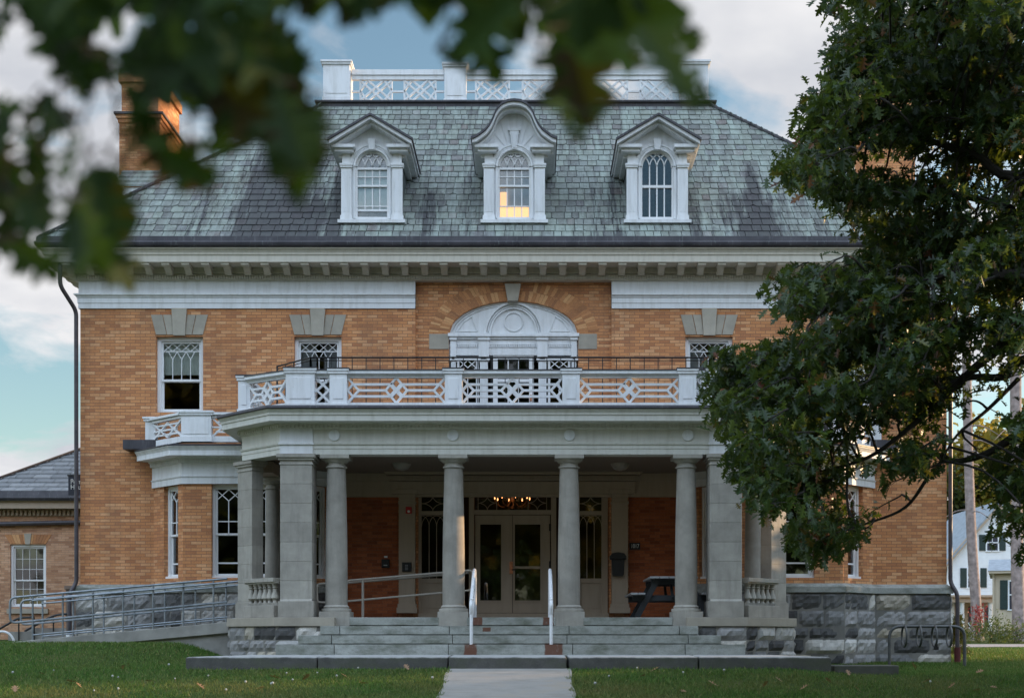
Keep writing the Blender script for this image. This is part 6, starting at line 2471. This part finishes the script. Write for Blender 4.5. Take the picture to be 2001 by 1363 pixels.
# --- simple tree for the grounds beyond
def tree(name, label, x, y, h, cr, cz, mat, bark, tr, n, leaf, rng, group=None, lobes=7, per=7, bare=0.0, cat='tree'):
    g0 = float(gz(x, y))
    t = thing(name, label, cat, (x, y, g0), group)
    m = MB()
    top = (x + rng.normal() * .3, y, g0 + h * .9)
    bark_limb(m, [(x, y, g0 - .2), (x + rng.normal() * .1, y, g0 + h * .35), top], tr, tr * .2, 9)
    for k in range(6):
        a = rng.uniform(0, 2 * PI)
        z = g0 + cz - cr[2] * .5 + rng.uniform(0, cr[2])
        m.tube([(x, y, z - cr[0] * .3), (x + math.cos(a) * cr[0] * .4, y + math.sin(a) * cr[1] * .4, z), (x + math.cos(a) * cr[0] * .8, y + math.sin(a) * cr[1] * .8, z + cr[2] * .2)], [tr * .4, tr * .25, tr * .06], 5)
    m.build('trunk', bark, t, smooth='all')
    if n:
        lc = unit(rng.normal(size=(lobes, 3))) * rng.uniform(.25, .75, (lobes, 1))
        k = rng.integers(0, lobes, n)
        q = lc[k] + unit(rng.normal(size=(n, 3))) * (rng.uniform(.15, 1, (n, 1)) ** .6) * .5
        cent_ = q * cr + (x, y, g0 + cz)
        cent_[:, 2] = np.maximum(cent_[:, 2], g0 + .1)
        b, a, nr, s = sprays(cent_, per, leaf * .7, leaf, rng, .25)
        leaf_mesh('crown', mat, b, a, nr, s, t, lobed=False, width=1.25)
    return t


rng = np.random.default_rng(9)
# two bare pine trunks between the oak and the houses
for (px, w, Y, lean, lab) in ((1905, 22, 45, -14, 'straight grey pine trunk standing before the white house door'), (1988, 27, 43, -3, 'thicker grey pine trunk standing before the tan house')):
    g0 = float(gz(PX(px, Y), Y))
    t = thing('pine_tree', lab, 'tree', (PX(px, Y), Y, g0), 'pines beside the far houses')
    m = MB()
    s_ = F / (Y + DIST)
    pts = [(PX(px + 5, Y), Y, g0 - .3), (PX(px + 2, Y), Y, g0 + 2), (PX(px + lean * .5, Y), Y, g0 + 6), (PX(px + lean, Y), Y, g0 + 12), (PX(px + lean * 1.4, Y), Y, g0 + 22)]
    rr = w / s_ / 2
    m.tube(bez(pts, 6), [rr * (1.35 - .35 * min(1, i / 5)) * (1 - .25 * i / 24) for i in range(25)], 14)
    m.build('trunk', m_pine_bark, t, smooth='all')
    m = MB()
    for k in range(7):
        z = g0 + rng.uniform(7, 12.5)
        a = rng.uniform(0, 2 * PI)
        x0 = PX(px + lean * .8, Y)
        m.tube(bez([(x0, Y, z), (x0 + math.cos(a) * .8, Y + math.sin(a) * .8, z - .1), (x0 + math.cos(a) * 1.8, Y + math.sin(a) * 1.8, z - .8)], 4), [.05 - .04 * i / 8 for i in range(9)], 5)
    m.build('dead_branch', m_pine_bark, t)
    cc = rng.normal(size=(140, 3)) * (2.2, 2.2, 2.5) + (PX(px + lean, Y), Y, g0 + 20)
    b, a, nr, s = sprays(cc, 12, .3, .45, rng, 0)
    leaf_mesh('crown', m_green_far, b, a, nr, s, t, lobed=False, width=.25)

tree('autumn_tree', 'yellow autumn tree behind the white house', PX(1935, 100), 100, 22, np.array((7.5, 6, 8.5)), 12.5, m_autumn, m_bark, .35, 900, .75, rng, lobes=10)
tree('autumn_tree', 'taller yellowing tree at the right edge behind the tan house', PX(2060, 92), 92, 25, np.array((8, 6, 10)), 14, m_autumn, m_bark, .4, 900, .75, rng, lobes=10)
tree('green_tree', 'dark green tree behind the white house by the mansion corner', PX(1868, 96), 96, 17, np.array((3.4, 3, 6.0)), 10.5, m_green_far, m_bark, .25, 420, .5, rng, lobes=8)
tree('green_tree', 'far dark tree closing the gap right of the tan house', PX(2090, 80), 80, 18, np.array((6, 5, 8)), 9, m_green_far, m_bark, .35, 600, .7, rng, lobes=8)

# shrubs at the foot of the pines
for (px, Y, h, lab, mt) in ((1868, 40, 1.1, 'low weedy shrub left of the first pine', m_green_far), (1940, 39, 1.3, 'loose grassy shrub between the two pines', m_green_far), (1985, 38, 1.0, 'low shrub under the second pine', m_green_far),
                            (1912, 41, 1.7, 'small red leaved sapling against the first pine', m_redbush)):
    x = PX(px, Y)
    g0 = float(gz(x, Y))
    t = thing('shrub', lab, 'shrub', (x, Y, g0), 'shrubs along the gravel drive')
    red = mt is m_redbush
    cc = rng.normal(size=(40 if red else 110, 3)) * ((.16, .2, .35) if red else (.8, .4, h * .28)) + (x, Y, g0 + h * (.7 if red else .4))
    cc[:, 2] = np.maximum(cc[:, 2], g0 + .05)
    b, a, nr, s = sprays(cc, 8, .12, .16, rng, -.5)
    leaf_mesh('foliage', mt, b, a, nr, s, t, lobed=False, width=.6)
    m = MB()
    for k in range(7):
        m.tube([(x + rng.normal() * .1, Y, g0 - .05), (x + rng.normal() * .3, Y, g0 + h * .7)], [.02, .008], 4)
    m.build('stem', m_bark, t)
x, Y = PX(1872, 9), 9
g0 = float(gz(x, Y))
t = thing('evergreen_sapling', 'small cone shaped evergreen at the right house corner', 'shrub', (x, Y, g0))
hh = rng.uniform(0, 1, 240)
aa = rng.uniform(0, 2 * PI, 240)
r_ = (1 - hh) * .34 * rng.uniform(.3, 1, 240) + .03
cc = np.stack([x + r_ * np.cos(aa), Y + r_ * np.sin(aa), g0 + .05 + hh * 1.05], 1)
b, a, nr, s = sprays(cc, 9, .035, .10, rng, -.3)
m_ever = M_leaf('evergreen_needles', [(0, (.03, .05, .015)), (.7, (.07, .09, .02)), (1, (.16, .13, .03))], .2)
leaf_mesh('foliage', m_ever, b, a, nr, s, t, lobed=False, width=.3)
MB().tube([(x, Y, g0 - .1), (x, Y, g0 + 1.0)], [.03, .01], 6).build('trunk', m_bark, t)

# trees outside the picture: those on the right keep the low sun off the lawn, those behind the camera show in the panes
rng = np.random.default_rng(21)
for k, (x, y, h, c_, cz_) in enumerate(((27, -14, 8.0, (5, 4.2, 3.6), 4.3), (26, -7.5, 7.6, (4.5, 4, 3.5), 3.9), (27, -1.5, 6.4, (4, 3.6, 3.1), 3.0), (28, 4.0, 5.8, (3.6, 2.6, 2.9), 2.7))):
    tree('maple_tree', ('broad green maple right of the oak', 'rounded green maple nearest the right house corner', 'large green maple far to the right of the walk', 'low green maple in line with the front wall')[k], x, y, h, np.array(c_), cz_, m_green_far, m_bark, .25, 520, .5, rng, group='trees right of the lawn', lobes=14)
for k, (x, y) in enumerate(((-30, -49), (-21, -51), (-12, -48), (-3, -51), (6, -48), (15, -51), (24, -49), (34, -51))):
    tree('street_tree', 'tall dark street tree across the road from the porch', x, y, 26, np.array((7.2, 5, 12.5)), 13, m_autumn if k % 3 == 1 else m_green_far, m_bark, .35, 620, 1.3, rng, group='trees across the road', lobes=14)

# ------------------------------------------------------------------ houses far to the right
YW = 75.0
wh = thing('white_house', 'white gabled clapboard house with dark shutters and columned porch', 'house', (36.4, YW, 1.0))
p2 = lambda px, py, Y=YW: P(px, py, Y)
xl_, xr_, xa_, za_, ze_ = PX(1851, YW), PX(2050, YW), PX(1950.5, YW), PZ(985, YW), PZ(1101, YW)
m = MB()
m.prism([(xl_, .5), (xr_, .5), (xr_, ze_), (xa_, za_), (xl_, ze_)], 'y', YW, YW + 11)
for k in range(34):       # clapboard shadow lines
    z = 1.2 + k * .28
    if z < ze_:
        m.box(xl_ - .012, xr_ + .012, YW - .012, YW + .02, z, z + .03)
m.build('wall', m_clap_white, wh)
m = MB()
for sg, xe in ((-1, xl_), (1, xr_)):
    dx = (xe - xa_)
    sl_ = (ze_ - za_) / dx
    xo = xe + sg * .5
    m.hexa([(xa_, YW - .4, za_ + .08), (xo, YW - .4, za_ + sl_ * (xo - xa_) + .08), (xo, YW + 11.3, za_ + sl_ * (xo - xa_) + .08), (xa_, YW + 11.3, za_ + .08),
            (xa_, YW - .4, za_ + .26), (xo, YW - .4, za_ + sl_ * (xo - xa_) + .26), (xo, YW + 11.3, za_ + sl_ * (xo - xa_) + .26), (xa_, YW + 11.3, za_ + .26)])
m.build('roof', m_far_roof, wh)
m = MB()
for xe, sg in ((xl_, -1), (xr_, 1)):
    m.bar((xa_, YW - .2, za_ - .05), (xe + sg * .4, YW - .2, ze_ - .3), .3, .36)
m.build('rake_board', m_cream, wh)


def far_window(par, x0, x1, y0, y1, Y, sh=(True, True), d=.0, swid=13):
    w = MB()
    xa, xb, za, zb = PX(x0, Y), PX(x1, Y), PZ(y1, Y), PZ(y0, Y)
    w.box(xa, xa + .1, Y - .05, Y + .04, za, zb); w.box(xb - .1, xb, Y - .05, Y + .04, za, zb)
    w.box(xa + .1, xb - .1, Y - .05, Y + .04, zb - .1, zb); w.box(xa - .05, xb + .05, Y - .08, Y + .04, za - .08, za)
    w.box(xa + .1, xb - .1, Y - .03, Y + .04, (za + zb) / 2 - .04, (za + zb) / 2 + .04)
    w.bar(((xa + xb) / 2, Y - .01, za), ((xa + xb) / 2, Y - .01, zb), .05, .06)
    o = w.build('window', m_clap_white, par)
    MB().box(xa + .05, xb - .05, Y - .012, Y - .005, za, zb).build('pane', m_iron if False else m_sign, o)
    for k, sg in enumerate((-1, 1)):
        if sh[k]:
            e = xa if sg < 0 else xb
            q = MB()
            a_, b_ = sorted((e + sg * .02, e + sg * .5))
            q.box(a_, b_, Y - .07, Y - .002, za, zb)
            for j in range(9):
                z = za + .1 + (zb - za - .2) * j / 9
                q.box(a_ + .06, b_ - .06, Y - .085, Y - .06, z, z + .08)
            q.build('shutter', m_shutter, o)


far_window(wh, 1889, 1915, 1109, 1147, YW)
far_window(wh, 1926, 1952, 1044, 1075, YW)
pch = MB()
YV = YW - 1.6
pch.box(PX(1862, YV), PX(1944, YV), YV, YW + .01, PZ(1176, YV), PZ(1166, YV))
pch.box(PX(1859, YV), PX(1947, YV), YV - .2, YW + .01, PZ(1166, YV), PZ(1162, YV))
pch.build('porch_roof', m_cream, wh)
for px in (1882, 1938):
    MB().lathe(PX(px, YV), YV + .25, [(.24, .9), (.24, 1.1), (.19, 1.15), (.16, PZ(1180, YV)), (.22, PZ(1176, YV))], 14).build('porch_column', m_clap_white, wh, smooth=True)
m = MB().box(PX(1865, YW), PX(1945, YW), YW - .03, YW + .01, .9, PZ(1172, YW))
m.build('porch_wall', m_cream, wh)
m = MB().box(PX(1905, YW), PX(1922, YW), YW - .08, YW - .03, 1.1, PZ(1186, YW))
m.build('door', m_clap_white, wh)
for a_, b_ in ((1892, 1899), (1925, 1931)):
    MB().box(PX(a_, YW), PX(b_, YW), YW - .07, YW - .03, 1.4, PZ(1184, YW)).build('sidelight', m_sign, wh)
MB().box(PX(1862, YV), PX(1944, YV), YV - .1, YW, .3, 1.12).build('porch_floor', m_concrete, wh)
for px in (1892, 1930):
    q = MB()
    for dz in (0, .35):
        q.bar((PX(px, YV), YV - .1, 1.8 - dz), (PX(px + 5, YV), YV - 1.6, .95 - dz), .09, .07, (1, 0, 0))
    q.build('porch_handrail', m_clap_white, wh)
m = MB()
for k in range(10):
    pass
YT2 = 62.0
x0 = PX(1943, YT2)
th = thing('tan_house', 'low tan clapboard house with a dark shutter at the right edge', 'house', (x0, YT2, .9))
MB().box(x0, x0 + 9, YT2, YT2 + 8, PZ(1228, YT2), PZ(1121, YT2)).build('wall', m_clap_tan, th)
MB().box(x0 + .05, x0 + 9, YT2 + .05, YT2 + 8, .3, PZ(1228, YT2)).build('foundation', m_mortar, th)
MB().box(x0 - .02, x0 + 9, YT2 - .05, YT2 + .02, PZ(1231, YT2), PZ(1219, YT2)).build('skirt_board', m_clap_tan, th)
MB().box(x0 - .35, x0 + 9.4, YT2 - .4, YT2 + 8, PZ(1120, YT2), PZ(1115, YT2)).build('eave', m_clap_tan, th)
MB().prism([(YT2 - .45, PZ(1115, YT2)), (YT2 + 4, PZ(1115, YT2) + 1.0), (YT2 + 8.4, PZ(1115, YT2))], 'x', x0 - .4, x0 + 9.4).build('roof', m_far_roof, th)
far_window(th, 1968, 1990, 1133, 1190, YT2, (True, True))
MB().tube([(x0 - .1, YT2 - .3, PZ(1118, YT2)), (x0 - .05, YT2 - .1, PZ(1128, YT2)), (x0 - .05, YT2 - .1, .9)], .07, 6).build('downpipe', m_clap_tan, th)

th.rotation_euler = (0, 0, -.34)          # its near corner turned towards the walk

# gravel drive beyond the lawn
m_gravel = M_plain('gravel', (.28, .25, .24), .95, .45, 30, .8, 60)
gv = MB()
for i, x in enumerate(np.linspace(10, 60, 26)):
    for y in (27.5, 34.5):
        gv.v.append((float(x), y + .8 * math.sin(x * .3), float(gz(x, y)) + .03))
gv.f = [(2 * i, 2 * i + 2, 2 * i + 3, 2 * i + 1) for i in range(25)]
tag(gv.build('road', m_gravel, smooth='all'), 'gravel drive beyond the lawn', 'drive', kind='structure')

# ------------------------------------------------------------------ lawn grass, fallen leaves, dandelion clocks
rng = np.random.default_rng(3)
n = 240000
x = rng.uniform(-12.5, 12.5, n)
y = -9.4 + (rng.random(n) ** 1.15) * 9.4
n2 = 45000
x = np.concatenate([x, rng.uniform(9.3, 24, n2)])
y = np.concatenate([y, rng.uniform(-3, 26, n2)])
keep = ~((np.abs(x) < 1.01 + .05 * np.sin(y * 9) * np.sin(y * 3.1 + x)) & (y < -5.6))
keep &= ~((x > -5.62) & (x < 5.60) & (y > -5.72) & (y < 0))
keep &= ~((x > 5.5) & (x < 6.65) & (y > -5.62) & (y < -5.0))
keep &= ~((x > -14) & (x < -5.5) & (y > -2.33) & (y < -.95))
keep &= ~((np.abs(x) < 9.45) & (y > -.14))
keep &= ~((np.abs(x) < 7.8) & (y > -.14 - (7.8 - np.abs(x)) * 1.0) & (y > -.95))
x, y = x[keep], y[keep]
n = len(x)
z = gz(x, y)
patch = np.sin(x * 1.1 + 2 * np.sin(y * .9)) * np.sin(y * 1.7 + x * .4)
h = rng.uniform(.025, .065, n) * (1 + .25 * patch) * np.where(y > 0, 1.5, 1)
a = rng.uniform(0, 2 * PI, n)
wd = rng.uniform(.005, .010, n) * np.where(y > 0, 2.2, 1)
lean = rng.normal(size=(n, 2)) * .5
V = np.empty((n, 3, 3))
V[:, 0] = np.stack([x - wd * np.cos(a), y - wd * np.sin(a), z - .005], 1)
V[:, 1] = np.stack([x + wd * np.cos(a), y + wd * np.sin(a), z - .005], 1)
V[:, 2] = np.stack([x + lean[:, 0] * h, y + lean[:, 1] * h, z + h], 1)
me = bpy.data.meshes.new('grass')
me.vertices.add(3 * n); me.vertices.foreach_set('co', V.astype(np.float32).ravel())
me.loops.add(3 * n); me.loops.foreach_set('vertex_index', np.arange(3 * n, dtype=np.int32))
me.polygons.add(n); me.polygons.foreach_set('loop_start', np.arange(0, 3 * n, 3, dtype=np.int32)); me.polygons.foreach_set('loop_total', np.full(n, 3, dtype=np.int32))
me.update(calc_edges=True)


def M_grass():
    t = NT('grass_blades')
    p = t.pos()
    c = t.ramp(t.island(), [(0, (.05, .12, .022)), (.5, (.085, .185, .032)), (.85, (.13, .22, .045)), (1, (.27, .25, .10))])
    dry = t.noise(p, .55, 5, .6)
    sp = t.node('ShaderNodeSeparateXYZ')
    t.l.new(p, sp.inputs[0])
    near = t.math('MULTIPLY', t.math('SUBTRACT', -5.9, sp.outputs[1]), .30, True)
    f = t.math('MULTIPLY', t.ramp(dry, [(.40, (0, 0, 0)), (.64, (1, 1, 1))]), t.math('ADD', t.math('MULTIPLY', near, .6), .22))
    c = t.mix(f, c, (.26, .20, .085))
    d = t.bsdf(c, .6, 0, None, .2)
    tr = t.node('ShaderNodeBsdfTranslucent')
    t.l.new(c, tr.inputs['Color'])
    mx = t.node('ShaderNodeMixShader', {0: .3})
    t.l.new(d, mx.inputs[1]); t.l.new(tr.outputs[0], mx.inputs[2])
    return t.done(mx.outputs[0])


me.materials.append(M_grass())
go = bpy.data.objects.new('grass', me)
C.objects.link(go)
tag(go, 'short green and dry grass of the lawn', 'grass', kind='stuff')

def on_lawn(px, py):
    """depth at which the sight line through a spot of the photograph meets the lawn"""
    Y = -10.5
    while Y < 25:
        q = P(px, py, Y)
        if q[2] <= float(gz(q[0], Y)) + .02:
            break
        Y += .03
    return Y


rl = random.Random(12)
spots = [(548, 1327), (1010, 1338) if False else (800, 1311), (150, 1334), (160, 1345), (240, 1310), (400, 1348), (590, 1331), (700, 1335), (30, 1355), (500, 1347), (680, 1325), (1270, 1313), (1262, 1320), (1390, 1341), (1405, 1342),
         (1490, 1345), (1530, 1334), (1625, 1335), (1660, 1322), (1685, 1355), (1800, 1335), (1850, 1347), (1900, 1350), (1950, 1345), (1790, 1309), (1905, 1316), (300, 1332), (90, 1320), (1330, 1352), (1560, 1350)]
lmesh = None
for k, (px, py) in enumerate(spots):
    # find the ground point under this spot of the photograph
    Y = on_lawn(px, py)
    x = PX(px, Y)
    if lmesh is None:
        ob = leaf_mesh('fallen_leaf', m_dead_leaf, np.zeros((1, 3)), np.array([[1., 0, 0]]), np.array([[0, 0, 1.]]), np.array([.17]), droop=-.25, fold=.35)
        lmesh = ob
    else:
        ob = lmesh.copy()
        C.objects.link(ob)
    ob.location = (x, Y, float(gz(x, Y)) + .04)
    ob.rotation_euler = (rl.uniform(-.5, .5), rl.uniform(-.5, .3), rl.uniform(0, 6.28))
    f_ = 1.6 if k == 0 else rl.uniform(.75, 1.25)
    ob.scale = (f_, f_, f_)
    tag(ob, 'largest curled tan oak leaf on the lawn left of the walk' if k == 0 else 'small brown fallen oak leaf lying in the lawn', 'leaf', 'fallen leaves on the lawn')
dspots = [(480, 1337), (220, 1326), (231, 1326), (342, 1329), (184, 1352), (231, 1351), (530, 1341), (105, 1312), (25, 1319), (407, 1324), (620, 1317), (572, 1332), (533, 1341), (442, 1352), (658, 1325), (880, 1325) if False else (845, 1330),
          (1163, 1341), (1220, 1302), (1245, 1308), (1335, 1318), (1415, 1315), (1818, 1337), (1100, 1322) if False else (1190, 1325), (700, 1308), (560, 1318), (330, 1303)]
dh = None
for k, (px, py) in enumerate(dspots):
    Y = on_lawn(px, py)
    x = PX(px, Y)
    if dh is None:
        m = MB()
        m.lathe(0, 0, [(.003, .0), (.003, .07), (.02, .075), (.028, .095), (.021, .115), (.004, .122)], 10)
        dh = ob = m.build('dandelion', m_dandelion, smooth='all')
    else:
        ob = dh.copy()
        C.objects.link(ob)
    f_ = rl.uniform(.45, .85)
    ob.scale = (f_, f_, f_)
    ob.location = (x, Y, float(gz(x, Y)))
    tag(ob, 'white dandelion head standing in the lawn', 'flower', 'dandelion heads in the lawn')
tag(ob, None)
